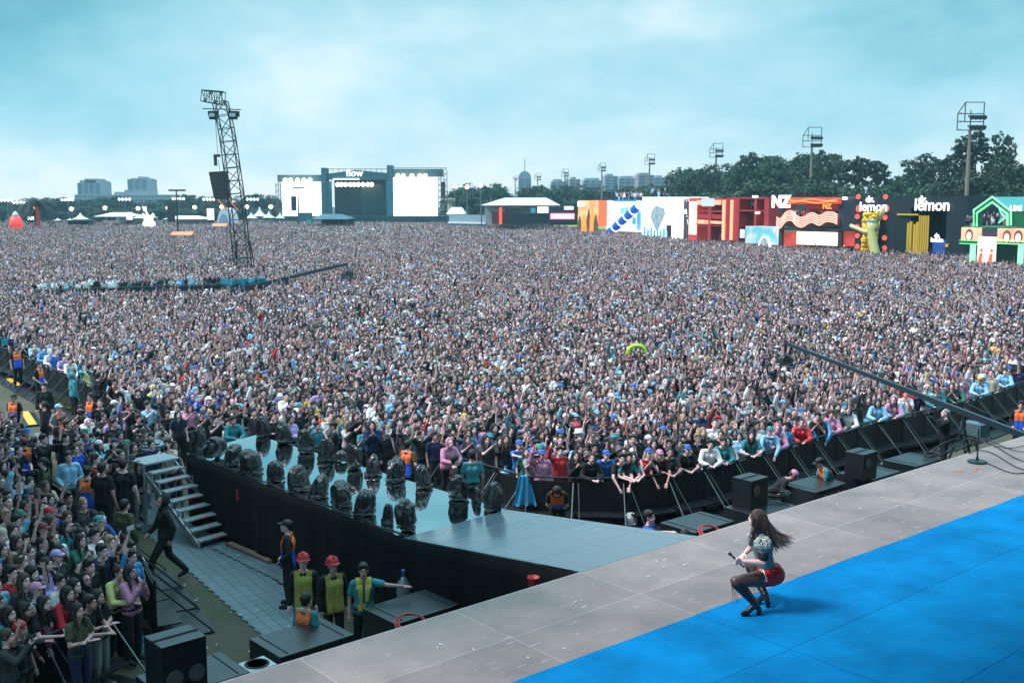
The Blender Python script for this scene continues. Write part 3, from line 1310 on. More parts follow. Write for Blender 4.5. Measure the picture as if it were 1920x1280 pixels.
def head_parts(mb, c, tilt=8.0, yaw=0.0, s=1.0):
    M = Matrix.Translation(c) @ Matrix.Rotation(R(yaw), 4, 'Z') @ Matrix.Rotation(R(tilt), 4, 'X') @ Matrix.Scale(1.08, 4)
    rot = (Matrix.Rotation(R(yaw), 4, 'Z') @ Matrix.Rotation(R(tilt), 4, 'X'))
    def at(x, y, z):
        return M @ Vector((x, y, z))
    mb.ell(at(0, -.012, .022), (.076 * s, .096 * s, .095 * s), 3, rot)
    mb.ell(at(0, .025, -.045), (.058 * s, .066 * s, .072 * s), 2, rot)
    mb.ell(at(0, .055, -.092), (.028 * s, .028 * s, .022 * s), 2, rot)
    mb.cone(at(0, .086, .012), at(0, .097, -.024), .008, .012, 8)
    mb.ell(at(0, .096, -.026), .012, 1)
    mb.ell(at(0, .089, -.056), (.024, .011, .008), 1, rot)
    mb.ell(at(0, .086, .022), (.052, .012, .008), 1, rot)
    for q in (-1, 1):
        mb.ell(at(.078 * q, -.008, -.004), (.009, .017, .030), 1, rot)
    return M


def body_mesh(j, voxel=0.0105, bulk=1.0, tilt=8, yaw=0, fem=False, faces=True, curl=.25, bare_feet=False):
    mb = MB()
    bk = bulk
    w = .92 if fem else 1.0
    lat = (j['shR'] - j['shL']).normalized()
    hl = (j['hipR'] - j['hipL']).normalized()
    # torso
    for s in (-1, 1):
        mb.cap(j['pelvis'] + hl * (.075 * s), j['waist'] + hl * (.055 * s), .110 * bk * (1.04 if fem else 1), .088 * bk * w)
        mb.cap(j['waist'] + lat * (.055 * s), j['chest'] + lat * (.070 * s), .088 * bk * w, .100 * bk)
        sh = j['shR'] if s > 0 else j['shL']
        mb.cap(j['chest'] + lat * (.075 * s), sh.lerp(j['neck'], .35) - (j['neck'] - j['chest']).normalized() * .04, .096 * bk, .056)
        mb.cap(sh, j['neck'].lerp(j['chest'], .15), .058, .055)
    mb.cap(j['chest'].lerp(j['neck'], .6), j['head'] - Vector((0, .01, .05)), .058, .052)
    for s, a, e, wr in ((-1, 'shL', 'elL', 'wrL'), (1, 'shR', 'elR', 'wrR')):
        mb.cap(j[a], j[e], .052 * w * bk, .038 * w)
        mb.cap(j[e], j[wr], .038 * w, .025 * w)
        hand(mb, j[wr], j[e], side=s, curl=curl)
    for h, k, a, t in (('hipL', 'kneeL', 'ankL', 'toeL'), ('hipR', 'kneeR', 'ankR', 'toeR')):
        mb.cap(j[h], j[k], .088 * bk, .056)
        mb.cap(j[k], j[k].lerp(j[a], .35), .055, .055)
        mb.cap(j[k].lerp(j[a], .35), j[a], .055, .037)
        mb.cap(j[a] - V(0, 0, .03), j[t], .040, .032)
    M = head_parts(mb, j['head'], tilt, yaw)
    me = remesh(mb, voxel, 1)
    if faces:
        # eyes, brows and lips coloured by place on the face
        n = len(me.polygons)
        cen = np.zeros(n * 3)
        me.polygons.foreach_get('center', cen)
        cen = cen.reshape(-1, 3)
        Mi = np.array(M.inverted())
        loc = cen @ Mi[:3, :3].T + Mi[:3, 3]
        mi = np.zeros(n, dtype=np.int32)
        front = loc[:, 1] > .05
        for q in (-1, 1):
            e = ((loc[:, 0] - .031 * q) / .013) ** 2 + ((loc[:, 2] - .000) / .006) ** 2 < 1
            br = ((loc[:, 0] - .032 * q) / .018) ** 2 + ((loc[:, 2] - .027) / .004) ** 2 < 1
            mi[(e | br) & front] = 1
        mo = (loc[:, 0] / .025) ** 2 + ((loc[:, 2] + .056) / .009) ** 2 < 1
        mi[mo & front] = 2
        me.polygons.foreach_set('material_index', mi)
    return me, M


def top_mesh(j, sleeve='short', voxel=0.014, bulk=1.0, puff=1.0, length=.90, hood=False, vest=False, M=None, fem=False):
    mb = MB()
    bk = bulk
    w = .92 if fem else 1
    e_ = .013 * puff
    lat = (j['shR'] - j['shL']).normalized()
    hl = (j['hipR'] - j['hipL']).normalized()
    dn = (j['pelvis'] - j['waist']).normalized()
    for s in (-1, 1):
        mb.cap(j['pelvis'] + hl * (.078 * s) + dn * (.10 if length < .9 else .02), j['waist'] + hl * (.06 * s), .110 * bk + e_, .089 * bk * w + e_)
        mb.cap(j['waist'] + lat * (.06 * s), j['chest'] + lat * (.077 * s), .089 * bk * w + e_, .101 * bk + e_)
        sh = j['shR'] if s > 0 else j['shL']
        mb.cap(j['chest'] + lat * (.075 * s), sh.lerp(j['neck'], .35) - (j['neck'] - j['chest']).normalized() * .04, .097 * bk + e_, .056 + e_)
        mb.cap(sh.lerp(j['neck'], .1), j['neck'].lerp(j['chest'], .28), .058 + e_ * .7, .052 + e_ * .6)
        if vest:
            continue
        el = j['elR'] if s > 0 else j['elL']
        wr = j['wrR'] if s > 0 else j['wrL']
        if sleeve == 'short':
            mb.cap(sh, sh.lerp(el, .58), .055 * bk + e_, .056 + e_)
        elif sleeve == 'long':
            mb.cap(sh, el, .055 * bk + e_, .043 + e_)
            mb.cap(el, el.lerp(wr, .92), .043 + e_, .031 + e_)
    if hood and M is not None:
        r_ = M.to_3x3().to_4x4()
        mb.ell(M @ V(0, -.035, .03), (.106, .112, .128), 2, r_)
        mb.cap(M @ V(0, -.03, -.06), j['neck'], .085, .085)
    return remesh(mb, voxel, 2)


def legs_mesh(j, voxel=0.016, bulk=1.0, puff=1.0, shorts=False):
    mb = MB()
    e_ = .013 * puff
    hl = (j['hipR'] - j['hipL']).normalized()
    for s in (-1, 1):
        mb.cap(j['pelvis'] + hl * (.075 * s), j['pelvis'].lerp(j['waist'], .5) + hl * (.06 * s), .120 * bulk + e_ * .4, .105 * bulk + e_ * .3)
    for h, k, a, t in (('hipL', 'kneeL', 'ankL', 'toeL'), ('hipR', 'kneeR', 'ankR', 'toeR')):
        mb.cap(j[h], j[k], .092 * bulk + e_, .060 + e_)
        if not shorts:
            mb.cap(j[k], j[a], .062 + e_, .045 + e_)
        mb.cap(j[a] - V(0, 0, .035), j[t], .048, .042)
    return remesh(mb, voxel, 2)


def hair_mesh(style, voxel=0.013):
    """built around a head whose centre is the origin, facing +Y"""
    mb = MB()
    if style in ('short', 'crop'):
        g = .004 if style == 'crop' else .018
        mb.ell((0, -.026, .042 + g * .6), (.079 + g * .5, .092 + g * .5, .084 + g), 3)
        mb.ell((0, -.075, -.01), (.066, .04, .062), 2)
        if style == 'short':
            mb.ell((0.01, .052, .092), (.055, .036, .026), 2)
    elif style == 'curly':
        rr = random.Random(4)
        for k in range(46):
            t, u = rr.uniform(0, 6.28), rr.uniform(-.35, 1)
            q = math.sqrt(max(0, 1 - u * u))
            p = V(math.cos(t) * q * .098, math.sin(t) * q * .100 - .035, u * .10 + .03)
            if p.y > .055 and p.z < .06:
                continue
            mb.ell(p, rr.uniform(.024, .036), 1)
    elif style in ('long', 'pony', 'bob'):
        mb.ell((0, -.024, .040), (.087, .098, .094), 3)
        for s in (-1, 1):
            mb.cap(V(.072 * s, -.02, .01), V(.079 * s, .0, -.10 if style != 'pony' else -.01), .032, .028 if style != 'pony' else .02)
        if style == 'long':
            for s in (-1, 0, 1):
                mb.cap(V(.05 * s, -.065, .0), V(.062 * s, -.085, -.30), .052, .030)
            for s in (-1, 1):
                mb.cap(V(.079 * s, .0, -.09), V(.085 * s, .035, -.26), .030, .018)
        elif style == 'bob':
            for s in (-1, 0, 1):
                mb.cap(V(.05 * s, -.06, .0), V(.055 * s, -.06, -.13), .05, .042)
        else:
            mb.cap(V(0, -.11, .06), V(0, -.14, .02), .035, .04)
            mb.cap(V(0, -.14, .02), V(0, -.13, -.20), .036, .014)
    elif style == 'bun':
        mb.ell((0, -.024, .038), (.084, .094, .090), 3)
        mb.ell((0, -.06, .135), (.04, .04, .035), 2)
    return remesh(mb, voxel, 1)


def headwear_mesh(style):
    mb = MB()
    if style == 'cap':
        mb.ell((0, -.018, .052), (.089, .104, .082), 3)
        me = remesh(mb, .011, 1)
        # trim below the brow line and add the peak
        b2 = MB()
        me2 = me
        vs = [v.co[:] for v in me2.vertices]
        fs = [tuple(p.vertices) for p in me2.polygons if p.center.z > .038 + (0.0 if p.center.y > 0 else -.03)]
        b2.add(vs, fs)
        out = []
        for k in range(9):
            a = math.pi * (k / 8)
            out.append((math.cos(a) * .074, .07 + math.sin(a) * .092, .046 - .02 * math.sin(a)))
        b2.poly(out, (0, 0, .007))
        return b2.mesh('cap', [], True)
    if style == 'backcap':
        mb.ell((0, -.018, .052), (.089, .104, .082), 3)
        me = remesh(mb, .011, 1)
        b2 = MB()
        b2.add([v.co[:] for v in me.vertices], [tuple(p.vertices) for p in me.polygons if p.center.z > .03])
        return b2.mesh('cap', [], True)
    if style == 'beanie':
        mb.ell((0, -.02, .055), (.091, .105, .088), 3)
        me = remesh(mb, .011, 1)
        b2 = MB()
        b2.add([v.co[:] for v in me.vertices], [tuple(p.vertices) for p in me.polygons if p.center.z > .03])
        return b2.mesh('beanie', [], True)
    if style == 'bucket':
        b2 = MB()
        b2.lathe([(.145, .022), (.098, .055), (.088, .125), (.075, .135), (0.001, .137), (.07, .128), (.09, .05), (.140, .018)], (0, -.015, 0), 22)
        return b2.mesh('hat', [], True)
    if style == 'helmet':
        b2 = MB()
        prof = [(.125, .040), (.122, .046), (.108, .050), (.107, .075), (.098, .118), (.075, .148), (.04, .165), (.001, .170), (.001, .162), (.07, .14), (.10, .07), (.10, .044), (.12, .038)]
        n = 26
        vs = []
        for r_, z in prof:
            for k in range(n):
                t = 2 * math.pi * k / n
                ext = 1.0 + (.28 * max(0, math.sin(t)) ** 3 if z < .05 and r_ > .11 else 0)
                vs.append((r_ * math.cos(t) * .95, r_ * 1.1 * math.sin(t) * ext - .01, z))
        fs = [(i * n + k, i * n + (k + 1) % n, (i + 1) * n + (k + 1) % n, (i + 1) * n + k) for i in range(len(prof) - 1) for k in range(n)]
        b2.add(vs, fs)
        b2.box(-.012, .012, -.10, .10, .150, .172)
        return b2.mesh('helmet', [], True)


M_SKIN = mat('skin', (0.5, 0.3, 0.22), rough=0.5, objcol=True, var=0.10, vscale=9)
t_, b_ = nodes_of(M_SKIN)
b_.inputs['Subsurface Weight'].default_value = 0.0
M_EYE = mat('eye and brow', (0.09, 0.055, 0.045), rough=0.5)
M_LIP = mat('lips', (0.36, 0.13, 0.12), rough=0.45)
M_CLOTH = mat('clothing', (0.5, 0.5, 0.5), rough=0.85, objcol=True, var=0.22, vscale=5, bump=0.5, bscale=11)
M_RAINC = mat('rain coat plastic', (0.5, 0.5, 0.5), rough=0.3, objcol=True, var=0.15, vscale=7, bump=0.9, bscale=14)
M_HAIR = mat('hair', (0.05, 0.03, 0.02), rough=0.55, objcol=True, var=0.35, vscale=26, bump=0.6, bscale=60)
M_HAT = mat('headwear', (0.5, 0.5, 0.5), rough=0.6, objcol=True, var=0.08)

# ------------------------------------------------------------------ poses
UP = dict
POSES = {
    'idle': joints(),
    'wave': joints(elR=V(.32, .10, 1.50), wrR=V(.29, .17, 1.76)),
    'wave2': joints(elL=V(-.31, .12, 1.53), wrL=V(-.22, .20, 1.79)),
    'both': joints(elL=V(-.33, .10, 1.55), wrL=V(-.27, .17, 1.81), elR=V(.32, .08, 1.57), wrR=V(.30, .14, 1.84)),
    'high': joints(elR=V(.24, .08, 1.68), wrR=V(.17, .14, 1.93)),
    'high2': joints(elL=V(-.25, .06, 1.68), wrL=V(-.22, .14, 1.94)),
    'phone': joints(elL=V(-.22, .22, 1.30), wrL=V(-.055, .36, 1.50), elR=V(.22, .22, 1.30), wrR=V(.055, .36, 1.50)),
    'chin': joints(elL=V(-.20, .16, 1.17), wrL=V(-.06, .24, 1.38), elR=V(.20, .16, 1.17), wrR=V(.06, .22, 1.36)),
    'rail': joints(elL=V(-.27, .20, 1.20), wrL=V(-.10, .40, 1.20), elR=V(.27, .20, 1.20), wrR=V(.08, .42, 1.22)),
    'hang': joints(elL=V(-.24, .26, 1.22), wrL=V(-.13, .46, 1.06), elR=V(.24, .26, 1.22), wrR=V(.13, .47, 1.04)),
    'reach': joints(elR=V(.24, .26, 1.40), wrR=V(.20, .52, 1.44)),
    'folded': joints(elL=V(-.25, .06, 1.13), wrL=V(.06, .20, 1.16), elR=V(.25, .06, 1.13), wrR=V(-.06, .22, 1.13)),
}
POSES['side'] = joints(elL=V(-.42, .10, 1.37), wrL=V(-.67, .16, 1.36))
POSES['walk'] = joints(hipL=V(-.09, .02, .90), kneeL=V(-.10, .26, .52), ankL=V(-.10, .34, .10), toeL=V(-.10, .51, .05), hipR=V(.09, -.02, .90), kneeR=V(.10, -.10, .50),
                       ankR=V(.11, -.42, .14), toeR=V(.11, -.28, .04), elL=V(-.25, -.12, 1.13), wrL=V(-.24, -.06, .92), elR=V(.24, .08, 1.12), wrR=V(.22, .24, .98))
POSES['bend'] = lean(joints(elL=V(-.23, .12, 1.14), wrL=V(-.10, .10, .88), elR=V(.23, .12, 1.14), wrR=V(.10, .10, .88)), 48)
POSES['stoop'] = lean(joints(elL=V(-.22, .16, 1.2), wrL=V(-.14, .36, 1.12), elR=V(.22, .16, 1.2), wrR=V(.14, .38, 1.12)), 28)
POSES['back'] = joints(elL=V(-.27, -.06, 1.14), wrL=V(-.18, .12, .98), elR=V(.27, -.06, 1.14), wrR=V(.19, .12, .98))
HEADTILT = {'bend': -50, 'stoop': -18}
lean(POSES['rail'], 13)
lean(POSES['hang'], 15)
POSE_DESC = {'side': 'one arm stretched sideways', 'walk': 'walking', 'bend': 'bending forward', 'stoop': 'leaning forward', 'back': 'hands before the waist', 'idle': 'arms down', 'wave': 'right arm raised', 'wave2': 'left arm raised', 'both': 'both arms raised', 'high': 'right arm stretched high',
             'high2': 'left arm stretched high', 'phone': 'hands held up before the face', 'chin': 'hands under the chin', 'rail': 'forearms on the rail',
             'hang': 'hands hanging over the rail', 'reach': 'right arm reaching forward', 'folded': 'arms folded'}
BODY = {}
TOPS = {}
LEGS = {}
HAIRS = {}
HATS = {}


def get_body(p, fem):
    k = (p, fem)
    if k not in BODY:
        j = POSES[p]
        me, M = body_mesh(j, fem=fem, tilt=HEADTILT.get(p, 10))
        for m in (M_SKIN, M_EYE, M_LIP):
            me.materials.append(m)
        BODY[k] = (me, M)
    return BODY[k]




def get_top(p, kind, fem):
    k = (p, kind, fem)
    if k not in TOPS:
        j = POSES[p]
        M = get_body(p, fem)[1]
        if kind == 'tee':
            me = top_mesh(j, 'short', fem=fem)
        elif kind == 'long':
            me = top_mesh(j, 'long', puff=1.2, fem=fem)
        elif kind == 'hoodie':
            me = top_mesh(j, 'long', puff=1.7, fem=fem)
        elif kind == 'raincoat':
            me = top_mesh(j, 'long', puff=2.4, length=.8, fem=fem)
        elif kind == 'hooded':
            me = top_mesh(j, 'long', puff=2.0, hood=True, M=M, fem=fem)
        elif kind == 'tank':
            me = top_mesh(j, 'none', puff=.7, vest=True, fem=fem)
        me.materials.append(M_RAINC if kind == 'raincoat' else M_CLOTH)
        if kind == 'hooded':
            # open the hood round the face
            n = len(me.polygons)
            Mi = M.inverted()
            bm = bmesh.new()
            bm.from_mesh(me)
            dele = []
            for f in bm.faces:
                l = Mi @ f.calc_center_median()
                if l.y > .028 and -.11 < l.z < .105 and abs(l.x) < .085:
                    dele.append(f)
            bmesh.ops.delete(bm, geom=dele, context='FACES')
            bm.to_mesh(me)
            bm.free()
        TOPS[k] = me
    return TOPS[k]


def get_legs(p):
    if p not in LEGS:
        me = legs_mesh(POSES[p])
        me.materials.append(M_CLOTH)
        LEGS[p] = me
    return LEGS[p]


def get_hair(s):
    if s not in HAIRS:
        me = hair_mesh(s)
        me.materials.append(M_HAIR)
        HAIRS[s] = me
    return HAIRS[s]


def get_hat(s):
    if s not in HATS:
        me = headwear_mesh(s)
        me.materials.append(M_HAT)
        HATS[s] = me
    return HATS[s]


SKINS = [(0.72, 0.44, 0.41), (0.78, 0.51, 0.48), (0.64, 0.37, 0.33), (0.48, 0.27, 0.24), (0.80, 0.56, 0.54)]
HAIRC = {'black': (0.008, 0.007, 0.008), 'dark': (0.016, 0.011, 0.009), 'brown': (0.05, 0.03, 0.02), 'fair': (0.30, 0.20, 0.11), 'grey': (0.25, 0.25, 0.25)}
COLS = {'black': (0.006, 0.008, 0.010), 'charcoal': (0.035, 0.038, 0.042), 'white': (0.72, 0.72, 0.72), 'grey': (0.25, 0.26, 0.28), 'navy': (0.012, 0.025, 0.08),
        'blue': (0.02, 0.12, 0.42), 'bright blue': (0.03, 0.25, 0.52), 'light blue': (0.25, 0.52, 0.72), 'teal': (0.03, 0.22, 0.26), 'red': (0.48, 0.02, 0.03),
        'maroon': (0.16, 0.02, 0.03), 'pink': (0.55, 0.24, 0.38), 'lilac': (0.42, 0.32, 0.60), 'yellow': (0.72, 0.48, 0.05), 'pale yellow': (0.62, 0.58, 0.24),
        'green': (0.02, 0.16, 0.10), 'olive': (0.07, 0.08, 0.04), 'orange': (0.85, 0.20, 0.03), 'beige': (0.45, 0.38, 0.30), 'brown': (0.12, 0.07, 0.045),
        'purple': (0.25, 0.08, 0.40), 'royal blue': (0.01, 0.08, 0.48), 'lime': (0.42, 0.70, 0.04), 'striped': (0.6, 0.6, 0.6)}


def child(name, me, parent, color, M=None, label=None):
    o = bpy.data.objects.new(name, me)
    COL.objects.link(o)
    o.parent = parent
    o.color = (*color, 1)
    if M is not None:
        o.matrix_local = M
    if label:
        o['label'] = label
    return o


PEOPLE = []       # (x, y, root)


def person(loc, heading, pose='idle', top='tee', color='black', hair='short', haircol='black', skin=0, hat=None, hatcol='black', legcol='black', fem=False,
           label=None, scale=1.0, group=None, bib=None, z=0.0):
    """heading: direction faced, radians from +X"""
    me, M = get_body(pose, fem)
    o = bpy.data.objects.new('person', me)
    COL.objects.link(o)
    o.location = (loc[0], loc[1], z)
    o.rotation_euler = (0, 0, heading - math.pi / 2)
    o.scale = (scale,) * 3
    o.color = (*SKINS[skin % 5], 1)
    tag(o, label, 'person', group)
    child({'tee': 'shirt', 'long': 'sweater', 'hoodie': 'hoodie', 'raincoat': 'raincoat', 'hooded': 'hooded_jacket', 'tank': 'vest_top'}[top], get_top(pose, top, fem), o, COLS[color])
    child('trousers', get_legs(pose), o, COLS[legcol])
    if hair and top != 'hooded':
        child('hair', get_hair(hair if not (hat and hair in ('short', 'curly', 'bun')) else 'crop'), o, HAIRC[haircol], M)
    if hat:
        child({'cap': 'cap', 'backcap': 'cap', 'beanie': 'beanie', 'bucket': 'hat', 'helmet': 'hard_hat'}[hat], get_hat(hat), o, COLS[hatcol], M)
    if bib:
        add_bib(o, pose, bib)
    PEOPLE.append((loc[0], loc[1], o))
    return o


BIBS = {}


def bib_mesh(p, kind, fem=False):
    """security bib: orange above, blue below; or a plain yellow work bib.  Cut from the torso shape, a little proud of the clothes."""
    if (p, kind) in BIBS:
        return BIBS[(p, kind)]
    j = POSES[p]
    me = top_mesh(j, 'none', puff=3.0, vest=True, length=.8)
    bm = bmesh.new()
    bm.from_mesh(me)
    ax = (j['neck'] - j['pelvis'])
    L = ax.length
    ax.normalize()
    lat = (j['shR'] - j['shL']).normalized()
    dele = []
    for f in bm.faces:
        c = f.calc_center_median() - j['pelvis']
        h = c.dot(ax) / L
        l = abs(c.dot(lat))
        if l > .155 or h < -.30 or (h > .86 and l < .055) or (h > 1.02):
            dele.append(f)
        else:
            f.material_index = 1 if (h < .40 and kind == 'security') else 0
    bmesh.ops.delete(bm, geom=dele, context='FACES')
    bm.to_mesh(me)
    bm.free()
    if kind == 'security':
        me.materials.append(mat('orange bib', (0.85, 0.17, 0.04), rough=0.7, bump=.4, bscale=12))
        me.materials.append(mat('blue bib', (0.01, 0.10, 0.62), rough=0.7, bump=.4, bscale=12))
    else:
        me.materials.append(mat('yellow bib', (0.34, 0.31, 0.07), rough=0.8, var=.2, vscale=6, bump=.5, bscale=12))
    BIBS[(p, kind)] = me
    return me


def add_bib(o, pose, kind):
    child('safety_vest', bib_mesh(pose, kind), o, (1, 1, 1))


def heading_to(a, b):
    return math.atan2(b[1] - a[1], b[0] - a[0])


FOCUS = (5.0, 13.0)      # the performer, where the crowd looks

# ================================================================== THE CROWD
FACE_CAM = R(-90)
CUSTOM = []       # occupied spots


def push_back(p, keep_d=.30):
    """fans stand on the crowd side of the nearest barrier"""
    best = None
    for a, c in BARRIER_SEGS:
        u = (c - a).normalized()
        q = V(p.x, p.y, 0) - a
        s = q.dot(u)
        if -.05 <= s <= (c - a).length + .05:
            n = V(-u.y, u.x, 0)
            sd = q.dot(n)
            if -1.6 < sd < keep_d and (best is None or abs(sd) < abs(best[0])):
                best = (sd, n)
    if best:
        return V(p.x, p.y, 0) + best[1] * (keep_d - best[0])
    return p


def place(px, py, pose, top, color, hair='short', haircol='dark', hat=None, hatcol='black', face=None, label=None, fem=False, scale=1.0, legcol='black', skin=None, bib=None, group='people in the crowd', z=0.046, spot=None):
    h = 1.745 * scale
    if pose in ('bend',):
        h = 1.45 * scale
    if pose == 'stoop':
        h = 1.66 * scale
    p = spot or gp(px, py, z + h)
    hd = heading_to(p, FOCUS) if face is None else R(face)
    if group != 'staff in the pit':
        p = push_back(p)
    o = person((p.x, p.y), hd, pose, top, color, hair, haircol, (int(px * 7 + py) % 5 if skin is None else skin), hat, hatcol, legcol, fem, label, scale, group, bib, z)
    CUSTOM.append((p.x, p.y))
    return o


# --- staff and photographers in the lane at left
g_ = 'staff in the pit'
place(30, 648, 'idle', 'tee', 'black', face=-50, bib='security', label='guard in orange and blue bib standing at far left behind the covered case', group=g_)
place(72, 678, 'back', 'tee', 'black', face=-10, bib='security', label='guard in orange and blue bib just behind the pale yellow raincoat', group=g_)
place(78, 690, 'idle', 'raincoat', 'pale yellow', face=60, label='person in a pale yellow raincoat seen from behind in the lane', fem=True)
place(62, 655, 'rail', 'hooded', 'white', fem=True, label='person in a white hooded jacket at the rail beside the bright blue raincoat')
place(48, 650, 'rail', 'raincoat', 'bright blue', label='fan in a bright blue raincoat at the rail at far left')
place(12, 645, 'chin', 'raincoat', 'light blue', label='fan in a light blue raincoat at the left photo edge behind the rail')
place(101, 664, 'rail', 'tee', 'lilac', fem=True, label='fan in a lilac shirt leaning on the rail above the stacked water bottles')
place(122, 668, 'hang', 'long', 'white', label='fan in a white sweatshirt leaning over the lane rail')
place(147, 680, 'reach', 'hoodie', 'teal', label='fan in a teal hoodie reaching over the lane rail')
place(136, 698, 'idle', 'hooded', 'teal', face=40, label='person in a teal hooded jacket standing with back turned in the lane', group=g_)
place(82, 718, 'idle', 'hoodie', 'black', face=-80, label='person in a black hoodie facing the stage below the yellow raincoat', group=g_)
place(25, 738, 'idle', 'tee', 'black', face=-100, bib='security', hat='cap', hatcol='black', label='guard in orange bib and black cap among the raised hands at left', group=g_)
place(82, 752, 'idle', 'hoodie', 'black', 'pony', 'black', face=190, label='dark-haired person in a black jacket looking left in the lane', fem=True, group=g_)
place(109, 757, 'back', 'tee', 'grey', hat='cap', hatcol='light blue', face=-30, bib='security', label='guard in orange bib with a pale blue cap beside the yellow cable ramp', group=g_)
place(170, 737, 'back', 'tee', 'black', face=-120, bib='security', label='guard in orange bib left of the broad man in black', group=g_)
place(187, 748, 'idle', 'tee', 'black', 'crop', 'black', face=-75, scale=1.07, label='broad man in a black tee standing between guards in the lane', group=g_)
place(213, 709, 'back', 'tee', 'black', face=-20, bib='security', label='guard in orange bib beside the lane rail, right of the dark hoodie', group=g_)
place(214, 750, 'wave', 'long', 'teal', hat='cap', hatcol='white', face=20, label='person in a teal jacket and white cap raising a phone', group=g_)
place(184, 698, 'both', 'hoodie', 'black', face=70, label='person in a black hoodie with both arms up facing the crowd', group=g_)
place(150, 760, 'phone', 'tee', 'black', face=-70, label='photographer in black aiming a camera below the teal hooded jacket', group=g_)
place(259, 777, 'phone', 'tee', 'black', face=-50, label='photographer in black raising a phone left of the striped shirt', group=g_)
place(276, 752, 'phone', 'tee', 'light blue', face=-30, label='photographer in light blue holding a long lens', group=g_)
place(81, 814, 'phone', 'hoodie', 'black', face=-20, scale=1.05, label='tall photographer in a black hoodie behind the woman in olive', group=g_)
place(44, 820, 'idle', 'long', 'black', hat='cap', hatcol='maroon', face=120, bib='security', label='guard in orange bib and maroon cap with back turned at the left barrier', group=g_)
place(122, 812, 'both', 'tee', 'black', face=-20, label='photographer in a black tee lifting a camera overhead', group=g_)
place(158, 803, 'phone', 'tee', 'teal', hat='cap', hatcol='green', face=-10, label='photographer in a teal shirt and green cap aiming right', group=g_)
place(170, 838, 'chin', 'tee', 'black', hat='backcap', hatcol='navy', face=-10, label='man in a black tee with backward navy cap looking right', group=g_)
place(141, 833, 'idle', 'tee', 'royal blue', 'bun', 'dark', face=-40, fem=True, label='smiling woman in a royal blue football shirt in the lane', group=g_)
place(128, 846, 'back', 'long', 'light blue', face=-60, scale=1.05, label='bearded man in a light blue jacket holding a camera low', group=g_, haircol='brown')
place(215, 821, 'chin', 'tee', 'black', hat='backcap', hatcol='navy', face=-80, scale=1.05, label='man in a black tee and backward cap facing the stage by the stairs', group=g_)
place(237, 824, 'chin', 'tee', 'charcoal', hat='cap', hatcol='green', face=-100, label='bearded man in a green cap looking down by the stairs', group=g_)
place(191, 866, 'idle', 'tee', 'black', 'crop', 'dark', face=75, scale=1.12, label='big man in a black shirt seen from behind, left one of two', group=g_)
place(231, 859, 'idle', 'tee', 'black', 'crop', 'black', face=85, scale=1.12, label='big man in a black shirt seen from behind beside the scaffold post', group=g_)
place(80, 857, 'idle', 'long', 'olive', 'pony', 'black', face=180, fem=True, label='woman in an olive jacket looking left at the crowd barrier', group=g_)
place(163, 874, 'idle', 'long', 'olive', face=90, bib='security', label='guard in orange bib over olive sleeves seen from behind', group=g_)
place(270, 803, 'chin', 'tee', 'black', hat='cap', hatcol='black', face=-70, label='person in black cap behind the man in the striped shirt', group=g_)
ST = place(283, 814, 'idle', 'tee', 'white', face=-85, spot=gp(283, 814, 1.745) , label='man in a black and white striped tee at the stair landing', group=g_)
place(233, 936, 'idle', 'hoodie', 'olive', 'crop', 'black', face=60, hat='beanie', hatcol='black', label='person in an olive jacket and black beanie with back turned', group=g_)
place(305, 928, 'walk', 'hooded', 'black', face=-150, scale=1.06, label='person in a dark hooded jacket and wide trousers striding past the stairs', group=g_)
